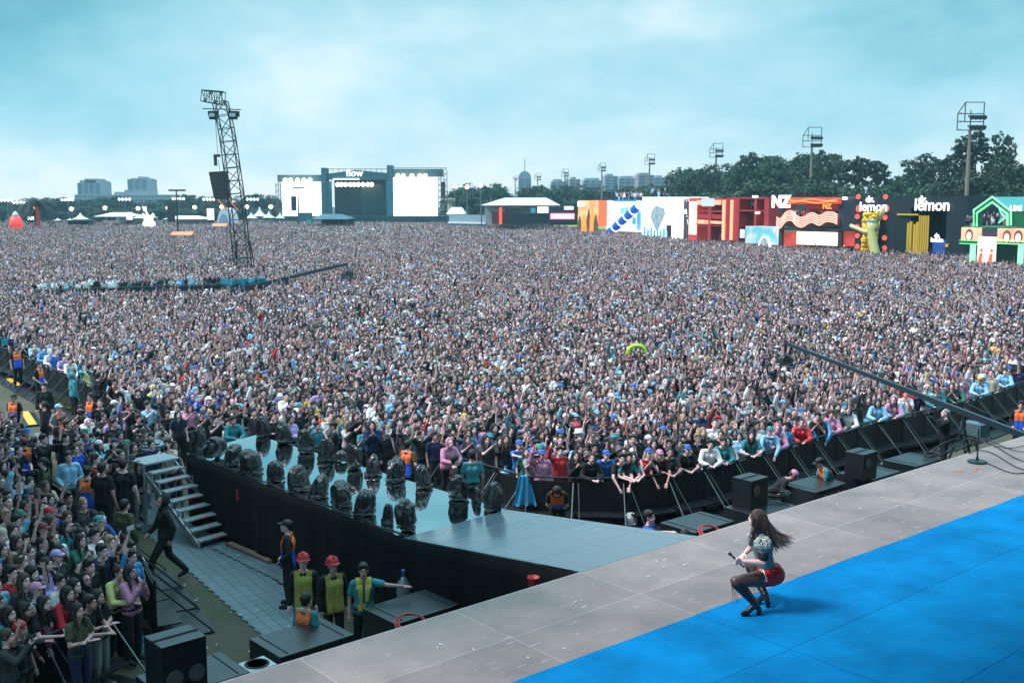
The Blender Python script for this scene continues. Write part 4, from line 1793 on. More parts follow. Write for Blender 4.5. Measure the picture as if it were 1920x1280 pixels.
# --- left foreground crowd, the ones the photo shows well
L_ = 'fans in the left foreground crowd'
for a in [
    (92, 950, 'wave', 'tee', 'royal blue', 'short', 'dark', 'cap', 'red', 'fan in a red cap and royal blue tee', False),
    (80, 980, 'wave', 'tee', 'charcoal', 'short', 'black', 'cap', 'maroon', 'fan in a maroon cap just below the one in the red cap', False),
    (105, 1030, 'idle', 'tee', 'charcoal', 'short', 'dark', 'cap', 'lilac', 'fan in a lilac cap amid the left foreground crowd', False),
    (67, 1091, 'idle', 'tee', 'light blue', 'short', 'grey', 'cap', 'pink', 'man in a dusty pink cap and pale blue polo shirt', False),
    (209, 1054, 'rail', 'long', 'pale yellow', 'bun', 'dark', None, 'black', 'woman in a yellow gauzy top leaning over the corner barrier', True),
    (243, 1057, 'chin', 'long', 'pink', 'long', 'dark', None, 'black', 'woman in a pink top at the corner of the left foreground crowd', True),
    (125, 1097, 'rail', 'long', 'red', 'long', 'black', None, 'black', 'long-haired woman in red sleeves resting arms on the barrier', True),
    (172, 1090, 'chin', 'hoodie', 'black', 'long', 'black', None, 'black', 'long-haired woman in a black hoodie at the barrier', True),
    (177, 991, 'phone', 'hoodie', 'white', 'short', 'black', None, 'black', 'man in a white hoodie holding up a phone', False),
    (205, 1004, 'chin', 'tee', 'lilac', 'short', 'fair', None, 'black', 'fair-haired fan in a lilac tee', False),
    (166, 1048, 'idle', 'tee', 'black', 'short', 'black', None, 'black', 'man in a black tee above the woman in the black hoodie', False),
    (75, 1138, 'rail', 'long', 'charcoal', 'curly', 'black', None, 'black', 'curly-haired fan at the barrier below the pink cap', True),
    (28, 1122, 'hang', 'long', 'maroon', 'bob', 'dark', None, 'black', 'fan in maroon sleeves leaning on the barrier at left', True),
    (12, 1175, 'rail', 'hoodie', 'black', 'short', 'dark', None, 'black', 'fan in a black hoodie at the barrier at the left photo edge', False),
    (40, 1150, 'rail', 'long', 'teal', 'long', 'black', None, 'black', 'fan in teal sleeves holding the barrier rail', True),
    (110, 1130, 'rail', 'tee', 'black', 'long', 'black', None, 'black', 'long-haired fan in a black tee resting on the barrier', True),
    (256, 1013, 'high', 'tee', 'black', 'short', 'black', None, 'black', 'fan in a black tee stretching a phone toward the walkway', False),
    (245, 1030, 'wave', 'long', 'bright blue', 'short', 'dark', None, 'black', 'fan with a raised bright blue sleeve by the walkway', False),
    (36, 955, 'both', 'tee', 'charcoal', 'short', 'black', 'cap', 'green', 'fan in a green cap with both arms raised', False),
    (10, 955, 'idle', 'tee', 'beige', 'short', 'fair', None, 'black', 'fair-haired fan in a beige tee at the left photo edge', False),
    (30, 965, 'high2', 'tee', 'light blue', 'short', 'black', None, 'black', 'fan in a light blue tee stretching the left arm high', False),
    (150, 1000, 'chin', 'tee', 'green', 'long', 'black', None, 'black', 'fan in a green tee near the walkway edge', True),
    (20, 1060, 'wave2', 'tee', 'red', 'short', 'black', None, 'black', 'fan in a red tee waving at far left', False),
    (190, 1020, 'idle', 'tee', 'navy', 'short', 'black', None, 'black', 'fan in a navy tee below the man in the white hoodie', False),
    (225, 1020, 'high', 'tee', 'black', 'crop', 'black', None, 'black', 'close-cropped fan stretching an arm beside the walkway', False)]:
    place(a[0], a[1], a[2], a[3], a[4], a[5], a[6], a[7], a[8], None, a[9], a[10], group=L_)

# --- around the runway
place(765, 825, 'back', 'tee', 'olive', face=60, bib='security', label='guard in orange and blue bib standing behind the runway bags', group=g_)
place(604, 769, 'back', 'tee', 'black', face=-150, bib='security', label='guard in orange bib beside the yellow raincoats', group=g_)
place(625, 790, 'chin', 'tee', 'black', hat='cap', hatcol='black', face=-160, label='person in black cap behind the right row of bags', group=g_)
place(885, 843, 'idle', 'tee', 'teal', face=100, scale=1.06, label='man in a grey-teal shirt with back turned beside the last bags', group=g_)
place(853, 853, 'idle', 'tee', 'black', face=20, label='person in black left of the man in the grey-teal shirt', group=g_)
place(538, 974, 'back', 'long', 'black', hat='cap', hatcol='black', face=185, bib='security', label='guard in orange and blue bib and black cap before the runway skirt', group=g_, z=.026)
place(568, 1040, 'idle', 'long', 'black', face=-85, hat='helmet', hatcol='red', bib='worker', label='worker in a red hard hat and yellow bib, left of the pair', group=g_)
place(623, 1047, 'idle', 'long', 'black', face=-60, hat='helmet', hatcol='red', bib='worker', label='worker in a red hard hat and yellow bib, right of the pair', group=g_)
place(574, 1112, 'idle', 'long', 'teal', face=60, bib='security', scale=.93, label='helper in an orange bib seen from behind below the hard hats', group=g_)
TW = place(681, 1056, 'side', 'tee', 'teal', face=-80, label='man with a yellow towel round his neck stretching an arm sideways', group=g_)
place(1046, 905, 'bend', 'tee', 'black', 'long', 'black', face=-95, bib='security', fem=True, label='long-haired guard in orange bib bending forward at the barrier', group=g_)
place(1217, 957, 'reach', 'tee', 'blue', face=-30, label='man in a blue tee reaching over the subwoofer right of the runway', group=g_)
place(1284, 992, 'idle', 'tee', 'black', face=90, label='dark-haired person half hidden behind the stage edge', group=g_)
place(1447, 884, 'bend', 'tee', 'black', 'crop', 'dark', hat='cap', hatcol='pink', face=-10, label='person in a pink cap stooping behind the monitor cabinet', fem=True, group=g_)
place(1560, 857, 'stoop', 'tee', 'teal', hat='cap', hatcol='black', face=-170, bib='security', label='guard in orange bib and black cap leaning on a subwoofer', group=g_)
place(1915, 752, 'back', 'long', 'black', face=-120, bib='security', label='guard in orange and blue bib at the right photo edge', group=g_)
place(1774, 766, 'phone', 'hoodie', 'black', 'crop', 'grey', face=175, scale=1.07, label='grey-haired camera operator in black beside the camera crane', group=g_)

# --- front row right of the runway
F_ = 'fans at the barrier right of the runway'
for a in [
    (973, 824, 'reach', 'tee', 'blue', 'short', 'black', 'cap', 'blue', 'fan in a blue cap and blue tee reaching over the barrier', False),
    (997, 839, 'phone', 'tee', 'grey', 'short', 'dark', 'cap', 'blue', 'fan in a blue cap and grey tee lifting a phone', False),
    (1015, 843, 'wave', 'raincoat', 'pink', 'short', 'dark', 'cap', 'blue', 'fan in a pink raincoat and blue cap raising an arm', True),
    (1049, 836, 'wave', 'hoodie', 'red', 'short', 'dark', None, 'black', 'fan in a red hoodie with one arm raised at the barrier', False),
    (1080, 850, 'chin', 'long', 'black', 'long', 'black', None, 'black', 'long-haired fan in black next to the red hoodie', True),
    (1106, 848, 'rail', 'hoodie', 'black', 'bun', 'dark', None, 'black', 'fan in a black hoodie left of the man in blue', True),
    (1133, 838, 'hang', 'tee', 'blue', 'short', 'black', 'cap', 'blue', 'man in a blue tee and blue cap hanging his arms over the rail', False),
    (1167, 861, 'hang', 'tee', 'black', 'short', 'black', None, 'black', 'man in a black tee crossing his forearms over the rail', False),
    (1192, 851, 'rail', 'tee', 'teal', 'short', 'black', None, 'black', 'man in a teal tee looking down at the barrier', False),
    (1215, 856, 'rail', 'tank', 'maroon', 'long', 'dark', None, 'black', 'fan in a maroon top leaning on the barrier', True),
    (1232, 846, 'chin', 'tank', 'red', 'short', 'dark', 'cap', 'blue', 'fan in a red top and blue cap shading the eyes', True),
    (1260, 848, 'hang', 'tee', 'black', 'short', 'dark', 'cap', 'pink', 'fan in a pink cap and black tee at the barrier', True),
    (1285, 843, 'rail', 'tee', 'charcoal', 'crop', 'black', None, 'black', 'close-cropped man in a charcoal tee beside the pink cap', False),
    (1300, 832, 'rail', 'tee', 'black', 'short', 'black', 'cap', 'blue', 'man in a black tee and blue cap left of the white hoodie', False),
    (1330, 820, 'rail', 'hoodie', 'white', 'short', 'black', None, 'black', 'dark-haired fan in a white hoodie leaning on the barrier', False),
    (1358, 816, 'rail', 'long', 'teal', 'short', 'black', 'backcap', 'black', 'man in a teal jacket and backward cap right of the white hoodie', False),
    (1393, 820, 'rail', 'tank', 'white', 'long', 'black', None, 'black', 'long-haired woman in a white top smiling at the barrier', True),
    (1425, 806, 'rail', 'tee', 'teal', 'long', 'dark', None, 'black', 'fan in a teal tee with long hair at the barrier', True),
    (1455, 797, 'hang', 'long', 'light blue', 'short', 'black', 'cap', 'teal', 'fan in a light blue shirt and teal cap over the rail', False),
    (1478, 795, 'reach', 'raincoat', 'light blue', 'long', 'dark', None, 'black', 'fan in a light blue raincoat left of the pink hood', True),
    (1499, 799, 'rail', 'hooded', 'pink', 'long', 'dark', None, 'black', 'fan in a pink hooded jacket beside the red raincoat', True),
    (1516, 783, 'rail', 'raincoat', 'red', 'bun', 'dark', None, 'black', 'fan in a red raincoat leaning over the barrier', True),
    (1541, 770, 'hang', 'raincoat', 'bright blue', 'short', 'grey', None, 'black', 'grey-haired man in a bright blue raincoat over the barrier', False),
    (1567, 778, 'chin', 'tee', 'black', 'short', 'black', None, 'black', 'fan in a black tee right of the bright blue raincoat', False),
    (1583, 766, 'rail', 'tee', 'black', 'short', 'black', 'cap', 'black', 'fan in a black cap and black tee at the right barrier', False),
    (1600, 772, 'rail', 'raincoat', 'pink', 'short', 'brown', None, 'black', 'fan in a pink raincoat left of the white jacket', False),
    (1615, 761, 'rail', 'hoodie', 'white', 'bob', 'black', None, 'black', 'fan with a black bob and white jacket at the right barrier', True),
    (1634, 762, 'chin', 'tee', 'black', 'short', 'dark', None, 'black', 'fan in a black tee right of the white jacket', False),
    (1655, 746, 'rail', 'raincoat', 'light blue', 'bob', 'dark', None, 'black', 'fan in a light blue raincoat left of the pink hood pair', True),
    (1682, 741, 'rail', 'hooded', 'pink', 'long', 'dark', None, 'black', 'fan in a pale pink hood between light blue raincoats', True),
    (1701, 744, 'rail', 'raincoat', 'light blue', 'long', 'dark', None, 'black', 'fan in a light blue raincoat just right of the pale pink hood', True),
    (1718, 746, 'rail', 'raincoat', 'teal', 'bun', 'fair', None, 'black', 'fair-haired fan in a teal raincoat under the crane', True),
    (1738, 722, 'chin', 'hooded', 'white', 'long', 'dark', None, 'black', 'smiling fan in a white hooded jacket above the crane arm', True),
    (1763, 724, 'rail', 'long', 'teal', 'short', 'dark', 'cap', 'maroon', 'fan in a maroon cap and teal sleeves beside the crane arm', False),
    (1785, 716, 'chin', 'tee', 'black', 'long', 'brown', None, 'black', 'long-haired fan in black with hands at the chin near the crane', True),
    (1820, 718, 'rail', 'hooded', 'green', 'long', 'dark', None, 'black', 'fan in a green hooded raincoat behind the crane arm', True),
    (1840, 703, 'rail', 'raincoat', 'light blue', 'short', 'fair', 'cap', 'yellow', 'fan in a yellow cap and light blue raincoat at the right', True),
    (1857, 704, 'chin', 'hoodie', 'navy', 'short', 'dark', 'bucket', 'white', 'fan in a white bucket hat at the right barrier', False),
    (1880, 706, 'chin', 'hooded', 'light blue', 'long', 'dark', None, 'black', 'fan in a light blue hooded jacket at the right barrier', True),
    (1903, 690, 'rail', 'raincoat', 'light blue', 'short', 'dark', None, 'black', 'fan in a light blue raincoat near the right photo edge', False)]:
    place(a[0], a[1], a[2], a[3], a[4], a[5], a[6], a[7], a[8], None, a[9], a[10], group=F_)

T_ = 'fans beyond the runway tip'
for a in [
    (588, 752, 'wave', 'raincoat', 'yellow', 'short', 'dark', None, 'black', 'fan in a yellow raincoat raising an arm beyond the runway', False),
    (622, 764, 'rail', 'raincoat', 'yellow', 'long', 'dark', None, 'black', 'fan in a yellow raincoat right of the orange-vested guard', True),
    (562, 754, 'chin', 'long', 'lilac', 'short', 'dark', 'cap', 'teal', 'fan in a lilac sweater and teal cap left of the yellow raincoat', True),
    (360, 737, 'chin', 'hooded', 'royal blue', 'long', 'dark', None, 'black', 'fan in a royal blue hooded raincoat above the stairs', True),
    (400, 741, 'wave2', 'raincoat', 'royal blue', 'short', 'dark', None, 'black', 'fan in a royal blue raincoat raising the left arm', False),
    (355, 757, 'phone', 'tee', 'pink', 'bob', 'black', None, 'black', 'dark-haired fan in a pale pink tee behind the first bag', True),
    (420, 745, 'chin', 'tank', 'white', 'long', 'dark', None, 'black', 'long-haired woman in a white top beyond the runway tip', True),
    (380, 768, 'phone', 'tee', 'black', 'short', 'black', 'cap', 'navy', 'fan in a navy cap lifting a phone at the runway tip', False),
    (404, 778, 'phone', 'tee', 'black', 'short', 'black', None, 'black', 'fan in a black tee filming at the runway tip', False),
    (433, 777, 'rail', 'hoodie', 'teal', 'short', 'dark', None, 'black', 'man in a dark teal jacket resting at the runway tip', False),
    (445, 757, 'phone', 'tee', 'white', 'short', 'grey', None, 'black', 'man in a white tee filming beyond the runway tip', False),
    (475, 765, 'both', 'tee', 'charcoal', 'short', 'black', None, 'black', 'fan in a charcoal tee with both arms raised behind the bags', False),
    (335, 725, 'chin', 'hooded', 'beige', 'long', 'fair', None, 'black', 'fan in a beige hooded jacket above the stairs', True),
    (288, 722, 'chin', 'hooded', 'pale yellow', 'long', 'dark', None, 'black', 'fan in a pale yellow hood at the lane rail', True),
    (1330, 634, 'chin', 'raincoat', 'bright blue', 'short', 'dark', 'bucket', 'black', 'fan in a bright blue raincoat and black hat deep in the crowd', False)]:
    place(a[0], a[1], a[2], a[3], a[4], a[5], a[6], a[7], a[8], None, a[9], a[10], group=T_)

# ------------------------------------------------------------------ where the crowd stands
def poly_of(px, z=1.7):
    return [(gp(x, y, z).x, gp(x, y, z).y) for x, y in px]


MAIN = poly_of([(-260, 612), (0, 612), (60, 650), (120, 680), (180, 700), (250, 735), (318, 765), (350, 775), (480, 778), (560, 790), (640, 785), (700, 800), (760, 800), (830, 825), (905, 845), (980, 866),
                (1155, 870), (1240, 862), (1355, 838), (1402, 826), (1515, 797), (1647, 759), (1705, 748), (1795, 728), (1860, 708), (1925, 688), (2080, 650),
                (2060, 487), (1905, 483), (1805, 474), (1700, 468), (1600, 461), (1440, 456), (1290, 449), (1200, 437), (1075, 424), (900, 419), (600, 414), (300, 413), (0, 420), (-260, 424)])
LEFT = poly_of([(-120, 1215), (0, 1192), (60, 1170), (165, 1130), (205, 1108), (255, 1078), (275, 1060), (255, 1010), (205, 965), (130, 935), (75, 890), (0, 885), (-120, 905)])
LEFT2 = poly_of([(-160, 800), (0, 762), (60, 790), (75, 815), (30, 850), (0, 868), (-160, 900)])
TIP = poly_of([(245, 795), (320, 790), (335, 835), (270, 835)])
LANE = poly_of([(95, 760), (250, 755), (330, 800), (325, 850), (240, 880), (120, 850)])


def in_poly(x, y, P_):
    """vectorised even-odd test"""
    inside = np.zeros(x.shape, bool)
    n = len(P_)
    for i in range(n):
        x1, y1 = P_[i]
        x2, y2 = P_[(i + 1) % n]
        if y1 == y2:
            continue
        c = ((y1 > y) != (y2 > y)) & (x < (x2 - x1) * (y - y1) / (y2 - y1) + x1)
        inside ^= c
    return inside


pts = []
yv = 15.0
while yv < 330:
    s = 0.445 + 0.0026 * min(yv - 15, 60) + .0017 * max(0, yv - 75)
    hw = 0.485 * yv + 3
    xs = np.arange(-hw, hw, s) + rng.uniform(0, s)
    ys = np.full(xs.shape, yv)
    xs = xs + rng.uniform(-.27, .27, xs.shape) * s
    ys = ys + rng.uniform(-.27, .27, xs.shape) * s
    pts.append(np.stack([xs, ys], 1))
    yv += s * 0.92
pts = np.concatenate(pts)
X_, Y_ = pts[:, 0], pts[:, 1]
keep = in_poly(X_, Y_, MAIN) | in_poly(X_, Y_, LEFT) | in_poly(X_, Y_, LEFT2) | in_poly(X_, Y_, TIP)
lane = in_poly(X_, Y_, LANE) & (rng.uniform(0, 1, X_.shape) < .38)
keep |= lane
# mid-field enclosures the crowd walks round, and thin patches at the back
ENC = poly_of([(60, 543), (180, 547), (300, 542), (480, 544), (520, 533), (500, 520), (440, 517), (300, 521), (60, 526)], 1.7)
keep &= ~in_poly(X_, Y_, ENC)
thin = (Y_ > 175) & (rng.uniform(0, 1, X_.shape) < np.clip((Y_ - 175) / 260, 0, .5))
keep &= ~thin
# bare grass patches far back
nz = np.sin(X_ * .09 + 1) * np.sin(Y_ * .05) + np.sin(X_ * .031 - Y_ * .02)
keep &= ~((Y_ > 195) & (nz > 1.0) & (rng.uniform(0, 1, X_.shape) < .6))
cu = np.array(CUSTOM)
near = Y_ < 60
idx = np.where(keep & near)[0]
d = np.min(np.hypot(X_[idx, None] - cu[None, :, 0], Y_[idx, None] - cu[None, :, 1]), axis=1)
keep[idx[d < .38]] = False
# not inside the barriers
bs = [(a, c) for a, c in BARRIER_SEGS]
idx = np.where(keep & near)[0]
for a, c in bs:
    ab = np.array([c.x - a.x, c.y - a.y])
    L2 = ab @ ab
    q = np.stack([X_[idx] - a.x, Y_[idx] - a.y], 1)
    t = np.clip(q @ ab / L2, 0, 1)
    dd_ = np.hypot(q[:, 0] - t * ab[0], q[:, 1] - t * ab[1])
    keep[idx[dd_ < .25]] = False
    L_ = math.sqrt(L2)
    if a.x > -1 and a.y > 20:
        nrm = np.array([-ab[1], ab[0]]) / L_
        sd = q @ nrm
        tt_ = q @ ab / L2
        keep[idx[(tt_ > -.02) & (tt_ < 1.02) & (sd < .34) & (sd > -2.5)]] = False
pts = pts[keep]
lane = lane[keep]
dist = np.hypot(pts[:, 0], pts[:, 1])
ordr = np.argsort(dist)
pts = pts[ordr]
lane = lane[ordr]
PXY = np.array([proj((x, y, 1.6)) for x, y in pts[:3000]])
vis = (PXY[:, 0] > -10) & (PXY[:, 0] < 1930) & (PXY[:, 1] < 1275)
N_IND = 300 - len(CUSTOM) - 3
ind = np.where(vis)[0][:N_IND]
mask = np.ones(len(pts), bool)
mask[ind] = False

# ------------------------------------------------------------------ individuals (the nearest)
rc = random.Random(21)
TOPCOL = ['black'] * 46 + ['charcoal'] * 12 + ['white'] * 7 + ['grey'] * 6 + ['navy'] * 8 + ['light blue'] * 4 + ['teal'] * 3 + ['beige'] * 4 + ['red'] * 2 + ['pink'] * 2 + ['lilac'] + ['olive'] * 2 + ['blue', 'bright blue', 'maroon', 'green', 'pale yellow', 'royal blue']
auto = []
for i in ind:
    x, y = pts[i]
    fem = rc.random() < .55
    isl = lane[i]
    rail = min([abs((Vector((x, y, 0)) - a).cross((c - a).normalized()).z) if 0 < (Vector((x, y, 0)) - a).dot((c - a).normalized()) < (c - a).length else 9 for a, c in bs] or [9])
    if isl:
        pose = rc.choice(['phone', 'idle', 'chin', 'phone', 'back'])
    elif rail < .6:
        pose = rc.choice(['rail', 'rail', 'chin', 'hang', 'wave', 'phone', 'folded'])
    else:
        pose = rc.choices(['idle', 'wave', 'wave2', 'both', 'high', 'high2', 'phone', 'chin', 'folded'], [26, 12, 11, 7, 7, 5, 12, 14, 4])[0]
    col = 'black' if isl and rc.random() < .7 else rc.choice(TOPCOL)
    top = rc.choices(['tee', 'long', 'hoodie', 'tank', 'hooded'], [50, 18, 10, 10 if fem else 2, 3])[0]
    if col in ('bright blue', 'pale yellow', 'light blue') and rc.random() < .4:
        top = 'raincoat'
    hair = rc.choice(['long', 'long', 'long', 'pony', 'bob', 'bun']) if fem else rc.choice(['short', 'short', 'crop', 'curly', 'short'])
    hc = rc.choices(['black', 'dark', 'brown', 'fair'], [40, 34, 18, 5])[0]
    hat = rc.choice(['cap', 'cap', 'backcap', 'bucket', 'beanie']) if rc.random() < .12 else None
    hcol = rc.choice(['black', 'white', 'blue', 'black', 'navy', 'beige', 'red', 'teal'])
    px, py = proj((x, y, 1.6))
    zone = ('in the photographers lane' if isl else 'in the left foreground crowd' if px < 330 and py > 850 else 'in the far left crowd' if px < 330 and y < 36 else
            'beyond the runway' if px < 960 else 'behind the right barrier')
    auto.append([x, y, fem, pose, col, top, hair, hc, hat, hcol, zone, px, py])
seen = {}
for a in auto:
    garment = {'tee': 'tee', 'long': 'sweater', 'hoodie': 'hoodie', 'tank': 'sleeveless top', 'hooded': 'hooded jacket', 'raincoat': 'raincoat'}[a[5]]
    hd = f'{a[9]} {"beanie" if a[8] == "beanie" else "hat" if a[8] == "bucket" else "cap"}' if a[8] else {'long': 'long hair', 'pony': 'ponytail', 'bob': 'bobbed hair', 'bun': 'hair bun', 'short': 'short hair', 'crop': 'cropped hair', 'curly': 'curly hair'}[a[6]]
    if a[5] == 'hooded':
        hd = 'hood up'
    a.append(f'{a[4]} {garment}, {hd}, {POSE_DESC[a[3]]}, {a[10]}')
    seen.setdefault(a[-1], []).append(a)
for k, v in seen.items():
    if len(v) > 1:
        v.sort(key=lambda q: q[11])
        for i, a in enumerate(v):
            a[-1] = a[-1] + f', {ordn(i)} from left'
for a in auto:
    x, y, fem, pose, col, top, hair, hc, hat, hcol, zone, px, py, lb = a
    hd = heading_to((x, y), FOCUS) + R(rc.uniform(-16, 16))
    if 'lane' in zone:
        hd = heading_to((x, y), FOCUS) + R(rc.choice([-40, 0, 0, 30]))
    if len(lb.split()) > 15:
        lb = lb.replace(' stretched high', ' raised').replace(' in the left foreground crowd', ' in left foreground').replace('photographers ', '')
    if len(lb.split()) > 16:
        lb = lb.replace(' foreground', '').replace('photographers ', '').replace('held up before the face', 'raised')
    if hat == 'beanie' and hair == 'curly':
        hair = 'crop'
    if len(lb.split()) > 16:
        lb = lb.replace(' sleeveless top', ' vest').replace(' hooded jacket', ' jacket').replace(' raised before', '').replace('hands raised', 'hands up').replace(' right barrier', ' barrier')
    person((x, y), hd, pose, top, col, hair, hc, rc.randrange(5), hat, hcol, rc.choice(['black', 'navy', 'charcoal', 'black', 'grey']), fem, lb, rc.uniform(.93, 1.04), 'people in the crowd', None, .046 if py > 700 else .0)

# ------------------------------------------------------------------ things people hold
M_PHONE = mat('phone body', (0.02, 0.02, 0.025), rough=0.25, objcol=True)
phone_me = None
held = 0
for (x, y, o) in list(PEOPLE):
    me = o.data
    pose = [k for k, v in BODY.items() if v[0] == me][0][0]
    lb = o['label']
    if pose not in ('phone',) and not (pose == 'high' and 'phone' in lb):
        continue
    cam_ = 'photographer' in lb or 'lane' in lb or 'operator' in lb
    j = POSES[pose]
    if pose == 'phone':
        c = (j['wrL'] + j['wrR']) / 2 + V(0, .035, .10)
    else:
        c = j['wrR'] + V(-.03, .03, .13)
    b = MB()
    if cam_:
        b.cbox((0, -.01, 0), (.14, .07, .10))
        b.cbox((0, 0, .055), (.06, .06, .03))
        b.lathe([(.042, 0), (.042, .03), (.036, .04), (.046, .12), (.046, .14), (.036, .141)], n=14)
        # the barrel points forward: rotate the lathe part
        nv_ = 14 * 6
        for q in range(len(b.v) - nv_, len(b.v)):
            vx, vy, vz = b.v[q]
            b.v[q] = (vx, vz + .02, -vy)
        nm, ct = 'camera', 'camera'
    else:
        b.cbox((0, 0, 0), (.15, .010, .075))
        b.cbox((.05, .007, .015), (.03, .005, .03))
        nm, ct = 'mobile_phone', 'phone'
    q = b.build(nm, M_PHONE)
    M = o.matrix_basis
    sc = o.scale[0]
    q.location = M @ c
    q.rotation_euler = o.rotation_euler
    q.scale = (sc * 1.1,) * 3
    q.color = (*rc.choice([(.01, .01, .012), (.01, .01, .012), (.5, .5, .52), (.05, .2, .4)]), 1)
    if cam_:
        q.color = (.012, .012, .014, 1)
    w = lb.split()
    short = lb.split(',')[0] if ',' in lb else ' '.join(w[:9])
    tag(q, None, ct, 'phones and cameras held up')
    q['_of'] = lb
    held += 1
# phone labels: describe by holder; identical holders are told apart from left to right
hl = [o for o in COL.objects if o.get('_of')]
grp = {}
for q in hl:
    lb = q['_of']
    parts = [s.strip() for s in lb.split(',')]
    what = 'camera' if q.name.startswith('camera') else 'phone'
    if len(parts) > 2:
        zone = ([s for s in parts if s.startswith(('in ', 'beyond', 'behind'))] or [''])[0]
        base = f'{what} held by person in {parts[0]} with {parts[1]} {zone}'
    else:
        base = f'{what} held by ' + ' '.join(lb.split()[:12])
    grp.setdefault(base, []).append(q)
for base, v in grp.items():
    v.sort(key=lambda q: proj(q.location)[0])
    for i, q in enumerate(v):
        q['label'] = base if len(v) == 1 else ' '.join(base.split()[:13]) + f', {ordn(i)} from left'
for q in hl:
    del q['_of']

# towel on the worker's shoulders, stripes on the tee
def torso_piece(o, name, pose, fn, m, puff=3.0):
    j = POSES[pose]
    me = top_mesh(j, 'none', puff=puff, vest=True, length=.9)
    bm = bmesh.new()
    bm.from_mesh(me)
    bmesh.ops.delete(bm, geom=[f for f in bm.faces if not fn(f.calc_center_median())], context='FACES')
    bm.to_mesh(me)
    bm.free()
    me.materials.append(m)
    return child(name, me, o, (1, 1, 1))


for c_ in list(TW.children):
    if c_.name.startswith('safety'):
        bpy.data.objects.remove(c_)
tw = torso_piece(TW, 'towel', 'side', lambda c: (.045 < abs(c.x) < .13 and c.z > 1.36) or (c.y > .04 and .02 < abs(c.x) < .12 + (c.z - 1.4) * .15 and (c.z > 1.02 if c.x > 0 else c.z > 1.12)) or (c.y > .03 and c.z < 1.08 and c.z > .96 and -.02 < c.x < .11), mat('yellow towel', (.50, .44, .09), rough=.95, bump=.6, bscale=18), 4.2)
tw.parent = None
tw.matrix_world = Matrix.Translation(TW.location) @ Matrix.Rotation(TW.rotation_euler.z, 4, 'Z')
tag(tw, 'yellow towel hanging round the neck of the man with an outstretched arm', 'towel')
m = bpy.data.materials.new('striped tee')
m.use_nodes = True
t_, b_ = nodes_of(m)
tc = t_.nodes.new('ShaderNodeTexCoord')
wv = t_.nodes.new('ShaderNodeTexWave')
wv.bands_direction = 'Z'
wv.inputs['Scale'].default_value = 3.6
rp = t_.nodes.new('ShaderNodeValToRGB')
rp.color_ramp.interpolation = 'CONSTANT'
rp.color_ramp.elements[0].color = (.7, .7, .7, 1)
rp.color_ramp.elements[1].position = .5
rp.color_ramp.elements[1].color = (.012, .012, .015, 1)
t_.links.new(tc.outputs['Object'], wv.inputs['Vector'])
t_.links.new(wv.outputs['Fac'], rp.inputs[0])
t_.links.new(rp.outputs[0], b_.inputs['Base Color'])
for c_ in ST.children:
    if c_.name.startswith('shirt'):
        c_.data = c_.data.copy()
        c_.data.materials.clear()
        c_.data.materials.append(m)

# ------------------------------------------------------------------ the mass of the crowd, one object
def rnd_mat(name, pal, mult, add, rough=.8, bright=.25):
    m = bpy.data.materials.new(name)
    m.use_nodes = True
    t, b = nodes_of(m)
    oi = t.nodes.new('ShaderNodeObjectInfo')
    mm = t.nodes.new('ShaderNodeMath')
    mm.operation = 'MULTIPLY_ADD'
    mm.inputs[1].default_value = mult
    mm.inputs[2].default_value = add
    fr = t.nodes.new('ShaderNodeMath')
    fr.operation = 'FRACT'
    t.links.new(oi.outputs['Random'], mm.inputs[0])
    t.links.new(mm.outputs[0], fr.inputs[0])
    rp = t.nodes.new('ShaderNodeValToRGB')
    rp.color_ramp.interpolation = 'CONSTANT'
    tot = sum(w for _, w in pal)
    acc = 0
    el = rp.color_ramp.elements
    el.remove(el[1])
    for i, (c, w) in enumerate(pal):
        e = el[0] if i == 0 else el.new(acc / tot)
        e.position = acc / tot
        e.color = (*c, 1)
        acc += w
    t.links.new(fr.outputs[0], rp.inputs[0])
    m2 = t.nodes.new('ShaderNodeMath')
    m2.operation = 'MULTIPLY'
    m2.inputs[1].default_value = mult * 11.3
    t.links.new(oi.outputs['Random'], m2.inputs[0])
    f2 = t.nodes.new('ShaderNodeMath')
    f2.operation = 'FRACT'
    t.links.new(m2.outputs[0], f2.inputs[0])
    mr = t.nodes.new('ShaderNodeMapRange')
    mr.inputs['To Min'].default_value = 1 - bright
    mr.inputs['To Max'].default_value = 1 + bright
    t.links.new(f2.outputs[0], mr.inputs[0])
    mx = t.nodes.new('ShaderNodeMixRGB')
    mx.blend_type = 'MULTIPLY'
    mx.inputs[0].default_value = 1
    t.links.new(rp.outputs[0], mx.inputs[1])
    t.links.new(mr.outputs[0], mx.inputs[2])
    t.links.new(mx.outputs[0], b.inputs['Base Color'])
    b.inputs['Roughness'].default_value = rough
    return m


CR = COLS
M_CS = rnd_mat('crowd skin', [(c, 1) for c in SKINS], 7.77, .1, .5, .15)
M_CT = rnd_mat('crowd tops', [(CR['black'], 44), (CR['charcoal'], 10), (CR['white'], 21), (CR['grey'], 6), (CR['navy'], 6), (CR['light blue'], 8), (CR['teal'], 5), (CR['beige'], 3), (CR['red'], 1.2),
                              (CR['pink'], 2), (CR['lilac'], 1.5), (CR['bright blue'], 1.3), (CR['blue'], .6), (CR['yellow'], .5), (CR['maroon'], 1.2), (CR['orange'], .3), (CR['green'], .6), (CR['pale yellow'], .7)], 3.31, .37)
M_CL = rnd_mat('crowd trousers', [(CR['black'], 6), (CR['navy'], 3), (CR['grey'], 1), (CR['light blue'], 1)], 5.53, .73)
M_CH = rnd_mat('crowd hair', [(HAIRC['black'], 5), (HAIRC['dark'], 5), (HAIRC['brown'], 2), (HAIRC['fair'], .7)], 9.17, .21, .55)
